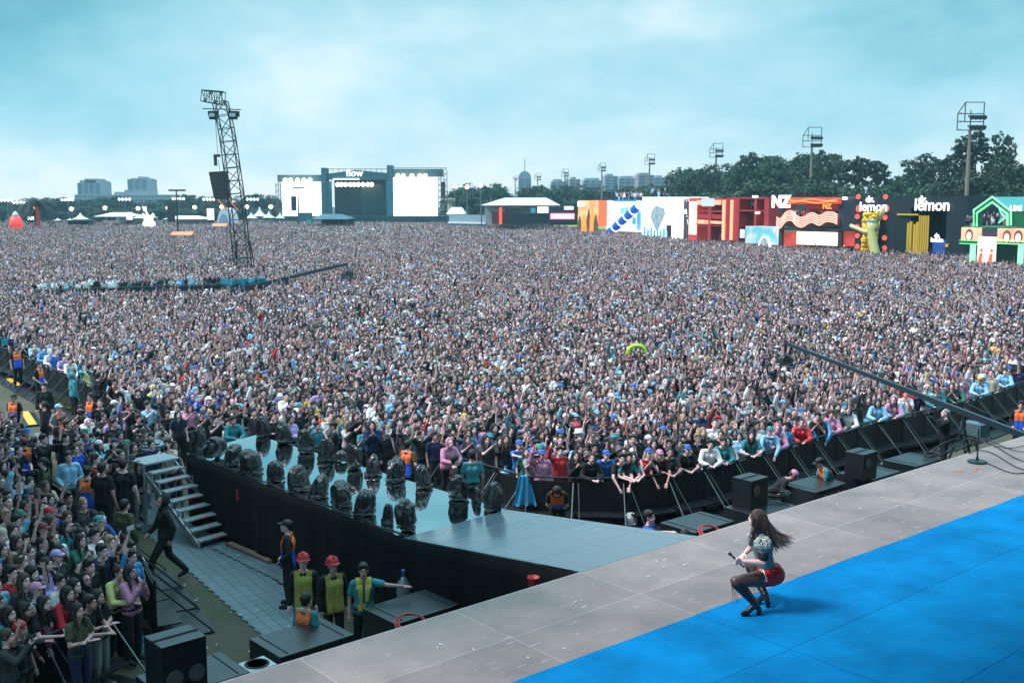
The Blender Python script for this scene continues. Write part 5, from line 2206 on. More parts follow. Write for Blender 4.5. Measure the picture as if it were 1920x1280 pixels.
M_CX = rnd_mat('crowd headwear', [(CR['black'], 4), (CR['white'], 2), (CR['blue'], 2), (CR['red'], .7), (CR['navy'], 2), (CR['light blue'], 1)], 6.41, .57)
M_CP = mat('crowd phones', (0.05, 0.05, 0.06), rough=.3)


def variant(i, pose, top, hair, fem, hat=None, phone=False):
    bm = bmesh.new()
    mats = [M_CS, M_EYE, M_LIP, M_CT, M_CL, M_CH, M_CX, M_CP]

    def put(me, off, M=None, ratio=1.0):
        b0 = len(bm.faces)
        if ratio < 1:
            ob = bpy.data.objects.new('t', me)
            COL.objects.link(ob)
            dm = ob.modifiers.new('d', 'DECIMATE')
            dm.ratio = ratio
            me = bpy.data.meshes.new_from_object(ob.evaluated_get(DG()))
            bpy.data.objects.remove(ob)
        t = me.copy()
        if M is not None:
            t.transform(M)
        bm.from_mesh(t)
        bm.faces.ensure_lookup_table()
        for f in bm.faces[b0:]:
            f.material_index = off + (f.material_index if off == 0 else 0)
        bpy.data.meshes.remove(t)
    me, M = get_body(pose, fem)
    put(me, 0, None, .30)
    put(get_top(pose, top, fem), 3, None, .35)
    put(get_legs(pose), 4, None, .2)
    if top != 'hooded':
        put(get_hair(hair), 5, M, .5)
    if hat:
        put(get_hat(hat), 6, M)
    if phone:
        b = MB()
        j = POSES[pose]
        c = (j['wrL'] + j['wrR']) / 2 + V(0, .035, .10) if pose == 'phone' else j['wrR'] + V(-.03, .03, .13)
        b.cbox(c, (.16, .02, .085))
        t = b.mesh('t', [])
        b0 = len(bm.faces)
        bm.from_mesh(t)
        bm.faces.ensure_lookup_table()
        for f in bm.faces[b0:]:
            f.material_index = 7
    out = bpy.data.meshes.new('crowd_variant')
    bm.to_mesh(out)
    bm.free()
    for m in mats:
        out.materials.append(m)
    out.polygons.foreach_set('use_smooth', [True] * len(out.polygons))
    o = bpy.data.objects.new('crowd_member_%02d' % i, out)
    return o


VC = bpy.data.collections.new('crowd_members')
rv = random.Random(5)
k = 0
specs = []
for pose, n in (('idle', 6), ('wave', 4), ('wave2', 4), ('both', 3), ('high', 3), ('high2', 2), ('phone', 3), ('chin', 2), ('folded', 1)):
    for q in range(n):
        fem = (q % 2 == 0)
        specs.append((pose, rv.choice(['tee', 'tee', 'tee', 'long', 'hoodie']), rv.choice(['long', 'long', 'pony', 'bob', 'bun']) if fem else rv.choice(['short', 'crop', 'short', 'curly']), fem,
                      ('cap' if rv.random() < .5 else 'backcap') if rv.random() < .2 else None, pose in ('phone', 'high')))
specs.append(('idle', 'hooded', 'long', True, None, False))
specs.append(('wave', 'raincoat', 'long', True, None, False))
for i, s in enumerate(specs):
    VC.objects.link(variant(i, s[0], s[1], s[2], s[3], s[4], s[5]))
NV = len(specs)

P2 = pts[mask]
BALC = []
rb = random.Random(77)
for (x0, x1, y, D0, D1, k) in ((1484, 1572, 409, 144.5, 138.5, 26), (1812, 1895, 423, 116, 113, 26), (1900, 1930, 423, 112, 111, 8), (1312, 1356, 398, 173, 164, 14), (1312, 1356, 411, 173, 164, 6),
                               (1154, 1205, 375, 204, 196, 16), (1215, 1250, 369, 186, 182, 3), (1846, 1852, 455, 0, 0, 0)):
    for q in range(k):
        f_ = (q + rb.uniform(0, .9)) / k
        Dm = D0 + (D1 - D0) * f_ + rb.uniform(0, 1.2)
        w_ = dp(x0 + (x1 - x0) * f_, y, Dm)
        BALC.append((w_.x, w_.y, w_.z - .6 if y > 380 else w_.z - .3))
n0 = len(P2)
P2 = np.concatenate([P2, np.array([b[:2] for b in BALC])])
n = len(P2)
me = bpy.data.meshes.new('crowd')
zz = np.zeros(n)
zz[n0:] = [b[2] for b in BALC]
me.from_pydata(np.stack([P2[:, 0], P2[:, 1], zz], 1).tolist(), [], [])
at = me.attributes.new('rz', 'FLOAT_VECTOR', 'POINT')
hd = np.arctan2(FOCUS[1] - P2[:, 1], FOCUS[0] - P2[:, 0]) - math.pi / 2 + np.radians(rng.normal(0, 14, n))
turned = rng.uniform(0, 1, n) < np.clip((P2[:, 1] - 120) / 400, 0.01, .4)
hd = np.where(turned, rng.uniform(-3.14, 3.14, n), hd)
tl = rng.normal(0, .05, (n, 2))
tl[n0:] = 0
rot = np.stack([tl[:, 0], tl[:, 1], hd], 1)
at.data.foreach_set('vector', rot.ravel())
at = me.attributes.new('sc', 'FLOAT', 'POINT')
at.data.foreach_set('value', rng.uniform(.88, 1.08, n))
at = me.attributes.new('vi', 'INT', 'POINT')
vi = rng.integers(0, NV, n)
lift = np.sin(P2[:, 0] * .23 + 1.3 * np.sin(P2[:, 1] * .11)) + np.sin(P2[:, 1] * .19 + P2[:, 0] * .07) + .6 * np.sin(P2[:, 0] * .61 + P2[:, 1] * .43)
up = np.array([i for i, q in enumerate(specs) if q[0] in ('wave', 'wave2', 'both', 'high', 'high2')])
dn = np.array([i for i, q in enumerate(specs) if q[0] not in ('wave', 'wave2', 'both', 'high', 'high2')])
rr_u = rng.uniform(0, 1, n)
pick = rr_u < np.clip(.34 + .20 * lift, .08, .8)
vi = np.where(pick, up[rng.integers(0, len(up), n)], dn[rng.integers(0, len(dn), n)])
at.data.foreach_set('value', vi.astype(np.int32))
crowd = bpy.data.objects.new('crowd', me)
COL.objects.link(crowd)
tag(crowd, 'dense mass of concert fans filling the field behind the front rows', 'crowd', kind='stuff')
ng = bpy.data.node_groups.new('crowd_nodes', 'GeometryNodeTree')
ng.interface.new_socket('Geometry', in_out='INPUT', socket_type='NodeSocketGeometry')
ng.interface.new_socket('Geometry', in_out='OUTPUT', socket_type='NodeSocketGeometry')
N = ng.nodes
gi, go = N.new('NodeGroupInput'), N.new('NodeGroupOutput')
m2p = N.new('GeometryNodeMeshToPoints')
iop = N.new('GeometryNodeInstanceOnPoints')
ci = N.new('GeometryNodeCollectionInfo')
ci.inputs['Collection'].default_value = VC
ci.inputs['Separate Children'].default_value = True
ci.inputs['Reset Children'].default_value = True


def na(nm, ty):
    q = N.new('GeometryNodeInputNamedAttribute')
    q.data_type = ty
    q.inputs['Name'].default_value = nm
    return q.outputs['Attribute']


ng.links.new(gi.outputs[0], m2p.inputs['Mesh'])
ng.links.new(m2p.outputs['Points'], iop.inputs['Points'])
ng.links.new(ci.outputs[0], iop.inputs['Instance'])
iop.inputs['Pick Instance'].default_value = True
ng.links.new(na('vi', 'INT'), iop.inputs['Instance Index'])
ng.links.new(na('rz', 'FLOAT_VECTOR'), iop.inputs['Rotation'])
ng.links.new(na('sc', 'FLOAT'), iop.inputs['Scale'])
ng.links.new(iop.outputs[0], go.inputs[0])
md = crowd.modifiers.new('people', 'NODES')
md.node_group = ng

# ================================================================== THE PERFORMER
PO = gp(1410, 1152, Z_ST + .008)


def pq(x, y, z):
    return V(x, y, z)


def performer():
    root = thing('person', 'performer squatting on the blue carpet in red shorts and tall black boots, hair flying', 'person', PO)
    j = dict(pelvis=pq(.28, .28, .50), waist=pq(.225, .27, .68), chest=pq(.16, .26, .90), neck=pq(.13, .26, 1.10), head=pq(.075, .28, 1.275),
             hipL=pq(.27, .17, .47), hipR=pq(.29, .40, .47), kneeL=pq(-.235, .02, .47), kneeR=pq(.10, .72, .47), ankL=pq(.045, .00, .16), ankR=pq(.255, .33, .16),
             shL=pq(.14, .09, 1.01), shR=pq(.16, .43, 1.03), elL=pq(.135, .00, .74), elR=pq(.10, .56, .79), wrL=pq(-.14, .02, .755), wrR=pq(-.02, .46, .72))
    # ---- body: skin, one continuous surface
    mb = MB()
    mb.cap(j['pelvis'], j['waist'], .125, .098)
    mb.cap(j['waist'], j['chest'], .098, .118)
    for s, a in ((-1, 'shL'), (1, 'shR')):
        mb.cap(j['chest'] + V(0, .05 * s, 0), j[a].lerp(j['neck'], .35), .105, .052)
        mb.cap(j[a], j['neck'].lerp(j['chest'], .18), .054, .052)
    mb.cap(j['chest'].lerp(j['neck'], .6), j['head'] - V(0, 0, .06), .055, .048)
    for s, a, e, w in ((-1, 'shL', 'elL', 'wrL'), (1, 'shR', 'elR', 'wrR')):
        mb.cap(j[a], j[e], .055, .044)
        mb.cap(j[e], j[e].lerp(j[w], .3), .044, .045)
        mb.cap(j[e].lerp(j[w], .3), j[w], .045, .027)
    for h, k, a in (('hipL', 'kneeL', 'ankL'), ('hipR', 'kneeR', 'ankR')):
        mb.cap(j[h], j[h].lerp(j[k], .45), .122, .105)
        mb.cap(j[h].lerp(j[k], .45), j[k], .105, .070)
        mb.cap(j[k], j[k].lerp(j[a], .35), .068, .066)
        mb.cap(j[k].lerp(j[a], .35), j[a], .066, .042)
    mb.ell((.345, .27, .49), (.105, .16, .115), 3)
    # left hand closed round the microphone: palm, four curled fingers, thumb from the side
    md_ = V(-.30, -.02, 0.29).normalized()      # direction of the microphone
    w = j['wrL']
    pc = w + V(-.055, 0, .0)
    rot = Matrix.Rotation(R(0), 4, 'Y')
    mb.ell(pc, (.050, .030, .042), 2, rot)
    for q in range(4):
        o_ = pc + V(-.030 - .004 * q, 0, .030 - .021 * q)
        mb.tube([o_ + V(.02, -.02, 0), o_ + V(-.012, -.034, .002), o_ + V(-.034, -.020, .004), o_ + V(-.030, .006, .002), o_ + V(-.010, .012, 0)], [.0115, .011, .0105, .0095, .008], 8)
    mb.tube([pc + V(.01, -.01, .03), pc + V(-.022, -.018, .05), pc + V(-.048, -.006, .052)], [.014, .012, .010], 8)
    # right hand relaxed
    hand(mb, j['wrR'], j['elR'], side=1, curl=.5)
    # head turned away to the left of the picture
    M = head_parts(mb, j['head'], 2, 52)
    me = remesh(mb, .0085, 2)
    n = len(me.polygons)
    cen = np.zeros(n * 3)
    me.polygons.foreach_get('center', cen)
    cen = cen.reshape(-1, 3)
    Mi = np.array(M.inverted())
    loc = cen @ Mi[:3, :3].T + Mi[:3, 3]
    mi = np.zeros(n, dtype=np.int32)
    front = loc[:, 1] > .05
    for q in (-1, 1):
        e = ((loc[:, 0] - .031 * q) / .016) ** 2 + ((loc[:, 2] - .002) / .0085) ** 2 < 1
        br = ((loc[:, 0] - .032 * q) / .021) ** 2 + ((loc[:, 2] - .026) / .006) ** 2 < 1
        mi[(e | br) & front] = 1
    mi[((loc[:, 0] / .025) ** 2 + ((loc[:, 2] + .056) / .009) ** 2 < 1) & front] = 2
    me.polygons.foreach_set('material_index', mi)
    for m in (M_SKIN, M_EYE, M_LIP):
        me.materials.append(m)
    body = child('body', me, root, (.80, .54, .47))
    # ---- dark tights
    mb = MB()
    for h, k in (('hipL', 'kneeL'), ('hipR', 'kneeR')):
        mb.cap(j[h], j[h].lerp(j[k], .45), .126, .109)
        mb.cap(j[h].lerp(j[k], .45), j[k], .109, .075)
        mb.cap(j[k], j[k].lerp(j['ankL' if k == 'kneeL' else 'ankR'], .2), .073, .070)
    me = remesh(mb, .010, 3)
    me.materials.append(mat('sheer tights', (0.075, 0.045, 0.04), rough=.45, var=.35, vscale=7, color2=None))
    child('tights', me, root, (1, 1, 1))
    # ---- red shorts
    mb = MB()
    mb.cap(j['pelvis'] + V(-.005, -.03, -.02), j['waist'] - V(0, 0, .05), .142, .112)
    mb.cap(j['pelvis'] + V(-.005, .03, -.02), j['waist'] - V(0, 0, .05), .142, .112)
    mb.ell((.36, .21, .495), (.130, .120, .142), 3)
    mb.ell((.36, .33, .495), (.130, .120, .142), 3)
    for h, k in (('hipL', 'kneeL'), ('hipR', 'kneeR')):
        mb.cap(j[h] + V(.03, 0, .01), j[h].lerp(j[k], .18), .132, .124)
    me = remesh(mb, .010, 4)
    me.materials.append(mat('red shorts', (.42, .008, .02), rough=.55, bump=.35, bscale=9))
    sh = child('shorts', me, root, (1, 1, 1))
    # white side stripes
    bm = bmesh.new()
    bm.from_mesh(me)
    dele = []
    for f in bm.faces:
        c = f.calc_center_median()
        u = c.x + (c.z - .5) * .30
        if not (c.y < .20 and c.z > .47 and (.150 < u < .166 or .180 < u < .196)):
            dele.append(f)
    bmesh.ops.delete(bm, geom=dele, context='FACES')
    for v in bm.verts:
        v.co += v.normal * .004
    m3 = bpy.data.meshes.new('s')
    bm.to_mesh(m3)
    bm.free()
    m3.materials.append(mat('white stripe', (.8, .8, .8), rough=.5))
    o = bpy.data.objects.new('stripe', m3)
    COL.objects.link(o)
    o.parent = sh
    # ---- grey-teal football top, black cuffs, white feathery shoulder
    def top(fn, name, m, grow=0.0, par=root):
        mb = MB()
        e = .014 + grow
        mb.cap(j['waist'] + V(.012, 0, -.05), j['chest'], .104 + e, .122 + e)
        mb.cap(j['waist'] + V(0, -.04, -.03), j['chest'] + V(0, -.05, 0), .10 + e, .108 + e)
        mb.cap(j['waist'] + V(0, .04, -.03), j['chest'] + V(0, .05, 0), .10 + e, .108 + e)
        for s, a, el in ((-1, 'shL', 'elL'), (1, 'shR', 'elR')):
            mb.cap(j['chest'] + V(0, .05 * s, 0), j[a].lerp(j['neck'], .35), .108 + e, .056 + e)
            mb.cap(j[a], j['neck'].lerp(j['chest'], .25), .056 + e, .052 + e)
            mb.cap(j[a], j[a].lerp(j[el], .72), .062 + e, .060 + e)
        me = remesh(mb, .011, 3)
        if fn:
            bm = bmesh.new()
            bm.from_mesh(me)
            bmesh.ops.delete(bm, geom=[f for f in bm.faces if not fn(f.calc_center_median())], context='FACES')
            bm.to_mesh(me)
            bm.free()
        me.materials.append(m)
        return child(name, me, par, (1, 1, 1))
    tp = top(None, 'shirt', mat('teal jersey', (.10, .20, .22), rough=.6, var=.2, bump=.5, bscale=9))
    top(lambda c: (c - j['shL'].lerp(j['elL'], .66)).length < .105 and c.z < .885 and c.y < .16, 'cuff', mat('black cuff', (.008, .009, .012), rough=.6), .004, tp)
    # feathery white shoulder
    rr = random.Random(9)
    mb = MB()
    for q in range(230):
        t_, u = rr.uniform(0, 6.28), rr.uniform(-.2, 1)
        r_ = math.sqrt(max(0, 1 - u * u))
        nrm = V(math.cos(t_) * r_, math.sin(t_) * r_ - .25, u)
        c = j['shL'] + V(-.005, -.005, -.02) + V(nrm.x * .080, nrm.y * .078, nrm.z * .085)
        e = c + (nrm + V(rr.uniform(-.5, .2), rr.uniform(-.3, .3), -.9)).normalized() * rr.uniform(.035, .065)
        mb.tube([c, (c + e) / 2 + nrm * .008, e], [.010, .009, .002], 4)
    mb.build('shoulder_trim', mat('pale feather trim', (.50, .60, .54), rough=.8, var=.35, vscale=20), tp)
    mb = MB()
    mb.ell(j['shL'] + V(.0, -.085, .02), (.018, .01, .014), 2)
    mb.build('badge', mat('red badge', (.7, .06, .05), rough=.5), tp)
    # ---- boots
    for s, k, a, td in ((-1, 'kneeL', 'ankL', V(-.95, -.2, 0)), (1, 'kneeR', 'ankR', V(-.45, .85, 0))):
        mb = MB()
        kk, aa = j[k], j[a]
        td.normalize()
        mb.cap(kk.lerp(aa, .12), kk.lerp(aa, .4), .080, .076)
        mb.cap(kk.lerp(aa, .4), aa, .076, .052)
        ball = V(aa.x, aa.y, 0) + td * .13 + V(0, 0, .042)
        mb.cap(aa, ball, .052, .040)
        mb.cap(ball, ball + td * .055, .040, .032)
        mb.cap(aa + V(0, 0, -.0), V(aa.x, aa.y, .085) - td * .045, .05, .040)
        me = remesh(mb, .009, 2)
        me.materials.append(mat('black boot leather', (.010, .012, .015), rough=.32, bump=.3, bscale=18))
        bt = child('boot', me, root, (1, 1, 1))
        mb = MB()
        hc = V(aa.x, aa.y, 0) - td * .055
        mb.cone(hc + V(0, 0, .002), hc + V(0, 0, .085), .028, .036, 12)
        mb.build('heel', mat('black heel', (.006, .007, .008), rough=.4), bt)
        mb = MB()
        sd_ = V(-td.y, td.x, 0)
        mb.poly([ball + td * .075 + sd_ * .02 - V(0, 0, .04), ball + td * .075 - sd_ * .02 - V(0, 0, .04), ball - td * .06 - sd_ * .034 - V(0, 0, .04), ball - td * .06 + sd_ * .034 - V(0, 0, .04)], (0, 0, .012))
        XX = 0 if 1 else ([ball + td * .09 + V(-.02, .03, -.04), ball + td * .09 + V(.0, -.03, -.04), ball])
        mb.build('sole', mat('black heel', (.006, .007, .008), rough=.4), bt)
        mb = MB()
        kx = kk + V(-.06, -.03, -.03) if s < 0 else kk.lerp(aa, .3) + V(-.08, -.02, 0)
        for q in range(4):
            mb.tube([kx, kx + V(.01 + .02 * q, -.02, -.09), kx + V(.012 + .025 * q, -.03 - .01 * q, -.18 - .03 * q), kx + V(.05 * q, -.03, -.25 + .03 * q)], .0035, 4)
        mb.build('lace', mat('boot lace', (.02, .02, .02), rough=.6), bt)
    # ---- hair: a scalp mass and many curved locks blown to the right
    mb = MB()
    hM = M
    mb.ell(hM @ V(0, -.022, .042), (.096, .098, .098), 3)
    mb.ell(hM @ V(-.062, .0, -.02), (.03, .05, .08), 2)
    mb.ell(hM @ V(.062, .0, -.02), (.03, .05, .08), 2)
    mb.ell(hM @ V(0, -.06, -.02), (.085, .08, .10), 3)
    for q in range(420):
        # roots spread over the back of the head
        t_ = rr.uniform(-2.3, 2.3)
        u = rr.uniform(-.35, .95)
        r_ = math.sqrt(1 - u * u)
        root_ = hM @ V(math.sin(t_) * r_ * .088, -.024 - math.cos(t_) * r_ * .098, .035 + u * .098)
        f = rr.random()
        g = rr.gauss(0, 1)
        side = rr.random() < .07
        if side:      # few locks fall in front of the shoulder
            end = V(-.01 + rr.uniform(-.05, .03), .12 + rr.uniform(-.04, .1), .93 + rr.uniform(-.05, .08))
            mid = V(.0, .14, 1.12)
        else:
            end = V(.19 + .40 * f + .02 * g, .22 + rr.uniform(-.08, .12), .82 + .15 * f + .03 * rr.gauss(0, 1))
            mid = V(.15 + .08 * f, .16 + rr.uniform(-.05, .08), 1.13 + .028 * rr.gauss(0, 1))
        P0 = root_
        P1 = root_ + (root_ - (hM @ V(0, 0, 0))).normalized() * .03 + V(.03, -.01, -.02)
        pts_ = []
        L_n = 12
        ph = rr.uniform(0, 6)
        am = rr.uniform(.006, .020)
        for k in range(L_n + 1):
            s_ = k / L_n
            a_ = (1 - s_) ** 3
            b_2 = 3 * (1 - s_) ** 2 * s_
            c_ = 3 * (1 - s_) * s_ * s_
            d_ = s_ ** 3
            q_ = P0 * a_ + P1 * b_2 + mid * c_ + end * d_
            q_ = q_ + V(math.sin(s_ * 9 + ph) * am * s_, math.cos(s_ * 8 + ph) * am * s_, math.sin(s_ * 7 + ph * 2) * am * 1.4 * s_)
            pts_.append(q_)
        w0 = rr.uniform(.005, .012)
        mb.tube(pts_, [w0 * (1.0 - .8 * (k / L_n) ** 1.5) for k in range(L_n + 1)], 5)
    m = mat('performer hair', (.03, .018, .013), rough=.42, var=.4, vscale=30)
    t, b_ = nodes_of(m)
    hb = mb.build('hair', m, root, smooth=True)
    # lighter tips: the hair colour turns lighter towards the blown ends
    tc = t.nodes.new('ShaderNodeTexCoord')
    sp = t.nodes.new('ShaderNodeSeparateXYZ')
    t.links.new(tc.outputs['Object'], sp.inputs[0])
    mr = t.nodes.new('ShaderNodeMapRange')
    mr.inputs['From Min'].default_value = .12
    mr.inputs['From Max'].default_value = .50
    t.links.new(sp.outputs['X'], mr.inputs[0])
    mx = t.nodes.new('ShaderNodeMixRGB')
    t.links.new(mr.outputs[0], mx.inputs[0])
    mx.inputs[1].default_value = (.045, .027, .020, 1)
    mx.inputs[2].default_value = (.38, .25, .17, 1)
    t.links.new(mx.outputs[0], b_.inputs['Base Color'])
    # ---- microphone (held: a thing of its own)
    mc = j['wrL'] + V(-.075, -.012, .005)
    a0, a1 = mc + md_ * .145, mc - md_ * .125
    mt = thing('microphone', 'black microphone with a silver band held out in the performer\'s hand', 'microphone', PO + mc)
    mb = MB()
    mb.cone(a0 - mc - md_ * .02, a1 - mc, .015, .010, 12)
    mb.build('handle', mat('black mic', (.01, .011, .013), rough=.3), mt, smooth=False)
    mb = MB()
    mb.ell(a0 - mc + md_ * .01, .026, 2)
    mb.build('grille', mat('mic grille', (.03, .035, .04), rough=.35, metal=.6), mt, smooth=True)
    mb = MB()
    mb.cone(a0 - mc - md_ * .05, a0 - mc - md_ * .025, .018, .018, 12)
    mb.build('band', M_CHROME, mt)
    return root


PERF = performer()

# ================================================================== FAR SETTING
def emit(name, c, s=1.0, var=0):
    m = bpy.data.materials.new(name)
    m.use_nodes = True
    t, b = nodes_of(m)
    b.inputs['Base Color'].default_value = (c[0] * .5, c[1] * .5, c[2] * .5, 1)
    b.inputs['Emission Color'].default_value = (*c, 1)
    b.inputs['Emission Strength'].default_value = s
    b.inputs['Roughness'].default_value = .5
    if var:
        tc = t.nodes.new('ShaderNodeTexCoord')
        n = t.nodes.new('ShaderNodeTexNoise')
        n.inputs['Scale'].default_value = var
        t.links.new(tc.outputs['Object'], n.inputs['Vector'])
        mr = t.nodes.new('ShaderNodeMapRange')
        mr.inputs['From Min'].default_value = .35
        mr.inputs['From Max'].default_value = .65
        mr.inputs['To Min'].default_value = .35 * s
        mr.inputs['To Max'].default_value = 1.1 * s
        t.links.new(n.outputs['Fac'], mr.inputs[0])
        t.links.new(mr.outputs[0], b.inputs['Emission Strength'])
    return m


M_LAMPW = emit('warm lamp', (1.0, .78, .48), 9)
M_LAMPC = emit('cool lamp', (.9, .97, 1), 6)
M_SCREEN = emit('lit screen', (1.0, 1.0, 1.0), 1.5)
M_NEONG = emit('green neon', (.10, 1.0, .45), 2.2)
M_NEONW = emit('white neon', (1, 1, 1), 2.2)
M_NEONR = emit('red neon', (1.0, .08, .03), 1.3)
M_NEONO = emit('orange light', (1.0, .25, .04), 1.2)
M_SIGNW = emit('lit white lettering', (1, 1, 1), 1.5)
M_TRUSS = mat('grey truss', (.10, .13, .15), rough=.5, metal=.3)
M_DTEAL = mat('dark teal panel', (.006, .022, .034), rough=.6, var=.2)
M_WHITEF = mat('white fabric', (.62, .66, .68), rough=.8, var=.06)
M_DGREY = mat('dark grey', (.03, .035, .04), rough=.7)


class Face:
    """a frontage between two ground points; u along it (m), w towards the viewer, z up; pixel helper uz()"""

    def __init__(s, name, label, cat, px0, D0, px1, D1, group=None):
        s.a = V((px0 - 960) / F * D0 * K(D0), D0, 0)
        s.b = V((px1 - 960) / F * D1 * K(D1), D1, 0)
        s.L = (s.b - s.a).length
        s.ang = math.atan2((s.b - s.a).y, (s.b - s.a).x)
        s.d = (s.b - s.a).normalized()
        s.t = thing(name, label, cat, s.a, s.ang, group)

    def uz(s, px, py):
        r = ray(px, py)
        # intersect sight line with the frontage plane
        n = V(s.d.y, -s.d.x, 0)
        t = n.dot(s.a - V(0, 0, CAM_H)) / n.dot(r)
        q = V(0, 0, CAM_H) + r * t
        return (q - s.a).dot(s.d), q.z

    def box(s, name, m, u0, u1, z0, z1, w0=0.0, w1=-0.3, par=None):
        b = MB()
        b.box(min(u0, u1), max(u0, u1), min(-w0, -w1), max(-w0, -w1), min(z0, z1), max(z0, z1))
        return b.build(name, m, par or s.t)

    def pbox(s, name, m, x0, y0, x1, y1, w0=0.0, w1=-0.3, par=None):
        u0, z0 = s.uz(x0, y0)
        u1, z1 = s.uz(x1, y1)
        return s.box(name, m, u0, u1, max(0, min(z0, z1)), max(z0, z1), w0, w1, par)

    def text(s, txt, px, py, size, m, w=.1, par=None, **k):
        u, z = s.uz(px, py)
        return add_text('lettering', txt, size, m, par or s.t, (u, -w, z), **k)


def K(D):
    """px offsets are measured on the image plane; for a point at camera height the forward depth is D*cos(pitch)"""
    return CP


# ------------------------------------------------------------------ main stage far away
D = 300.0
f = Face('festival_stage', 'distant festival stage with two white screens and an arched dark roof', 'stage', 520, D, 838, D)
M_SF = mat('stage scaffold cloth', (.045, .12, .15), rough=.8, var=.2, vscale=.3)
M_SD = mat('stage dark backdrop', (.012, .045, .065), rough=.8, var=.3, vscale=.2)
f.pbox('deck', M_SD, 522, 405, 838, 416, 3, -10)
f.pbox('backdrop', M_SD, 620, 333, 727, 407, -6, -10)
f.pbox('backdrop', mat('stage led wall', (.010, .06, .085), rough=.4), 672, 345, 722, 405, -5.5, -5.9)
f.pbox('left_header', M_SF, 520, 328, 605, 341, 0, -3)
f.pbox('right_header', M_SF, 737, 317, 830, 331, 0, -3)
for x0, x1, y0 in ((603, 614, 315), (726, 737, 310)):
    f.pbox('tower', M_SF, x0, y0, x1, 408, 1, -4)
u0, z0 = f.uz(612, 333)
u1, z1 = f.uz(727, 333)
um, zm = f.uz(668, 319)
b = MB()
b.poly([(u0, 0, z0 - .5), (u1, 0, z1 - .5), (u1, 0, z1 + 1.2), (um, 0, zm), (u0, 0, z0 + 1.0)], (0, 8, 0))
b.build('roof', M_SF, f.t)
f.pbox('curtain', mat('teal stage curtain', (.03, .17, .22), rough=.7, var=.3, vscale=.5), 607, 340, 620, 408, .5, -3)
f.pbox('curtain', mat('teal stage curtain', (.03, .17, .22)), 725, 340, 738, 408, 1.2, -3)
f.pbox('screen', M_SCREEN, 530, 341, 604, 410, 1.2, .9)
f.pbox('screen', M_SCREEN, 738, 333, 821, 406, 1.2, .9)
f.text('flow', 665, 325, 2.6, M_SIGNW, .3, bold=.05)
# scaffold bays at both ends
b = MB()
for x0, x1, y0 in ((517, 530, 343), (821, 838, 320)):
    ua, za = f.uz(x0, y0)
    ub, _ = f.uz(x1, y0)
    for k in range(4):
        u = ua + (ub - ua) * k / 3
        b.bar((u, 0, 0), (u, 0, za), .16)
    z = 0
    while z < za:
        b.bar((ua, 0, z), (ub, 0, z), .14)
        b.bar((ua, 0, z), (ub, 0, z + 1.5), .10)
        z += 1.6
b.build('scaffold', M_TRUSS, f.t)
b = MB()
for (xa, xb, y) in ((614, 726, 317), (737, 836, 315)):
    ua, za = f.uz(xa, y)
    ub, _ = f.uz(xb, y)
    b.bar((ua, 0, za), (ub, 0, za), .15)
    for k in range(12):
        u = ua + (ub - ua) * k / 11
        b.bar((u, 0, za - .9), (u, 0, za), .12)
b.build('truss', M_TRUSS, f.t)
for x in (537, 547, 560, 572, 583, 747, 757, 773, 788, 798):
    b = MB()
    u, z = f.uz(x, 338 if x < 650 else 330)
    b.ell((u, -1.6, z), .62, 1)
    b.build('spotlight', M_LAMPW, f.t)
for x in (632, 639, 647, 656, 663, 671, 680, 689, 696):
    b = MB()
    u, z = f.uz(x, 346)
    b.ell((u, 1.0, z), .62, 1)
    b.build('spotlight', M_LAMPW, f.t)
u, z = f.uz(625, 336)
f.box('light_bar', M_LAMPC, u, u + 7, z - .1, z + .1, .3, .1)
b = MB()
u, z = f.uz(831, 355)
b.box(u - .6, u + .6, -1, 0, z - 2.5, z + 2)
b.build('line_array', M_DGREY, f.t)

# tent before the stage
def gable_tent(name, label, x0, y0, x1, yr, D, depth=10, m=None, ridge=None, legs=True, group=None, side=None):
    """a marquee: eaves at pixel y0, ridge at yr"""
    ff = Face(name, label, 'tent', x0, D, x1, D, group)
    ua, ze = ff.uz(x0, y0)
    ub, _ = ff.uz(x1, y0)
    um, zr = ff.uz(ridge or (x0 + x1) / 2, yr)
    b = MB()
    q1, q2 = um - (um - ua) * .55, um + (ub - um) * .55
    b.add([(ua, -.3, ze), (ub, -.3, ze), (ub, depth, ze), (ua, depth, ze), (q1, depth / 2, zr), (q2, depth / 2, zr)], [(0, 1, 5, 4), (1, 2, 5), (2, 3, 4, 5), (3, 0, 4), (3, 2, 1, 0)])
    b.build('roof', m or M_WHITEF, ff.t)
    b = MB()
    b.box(ua + .3, ub - .3, depth - .3, depth - .1, 0, ze - .01)
    b.build('wall', side or M_WHITEF, ff.t)
    for u in (ua + .2, ub - .2):
        b = MB()
        b.box(u - .12, u + .12, -.1, .12, 0, ze - .01)
        b.build('pole', M_TRUSS, ff.t)
    return ff


gable_tent('marquee', 'dark gabled tent with an orange roof edge before the distant stage', 583, 411, 652, 402, 250, 12, M_SF, 612, side=M_SF)
f = Face('control_tower', 'dark blue control tower beside the dark gabled tent', 'tower', 558, 252, 580, 252)
f.pbox('cabin', M_SF, 558, 399, 580, 415, 0, -4)
f.pbox('sign', mat('teal sign', (.02, .45, .5), rough=.5), 576, 412, 585, 418, .5, .3)
# delay pole before the left screen
def delay_pole(px, ytop, D, label, arr=True):
    t = thing('delay_tower', label, 'tower', ((px - 960) / F * D * CP, D, 0))
    z = dp(px, ytop, D).z
    b = MB()
    b.cone((0, 0, 0), (0, 0, z), .18, .12, 8)
    b.build('mast', M_DGREY, t)
    b = MB()
    b.bar((-1.3, 0, z), (1.6, 0, z), .3)
    b.build('crossarm', M_DGREY, t)
    if arr:
        b = MB()
        b.box(-1.6, -.5, -.5, .4, z - 5.4, z - 2.0)
        b.build('line_array', M_DGREY, t)
    return t


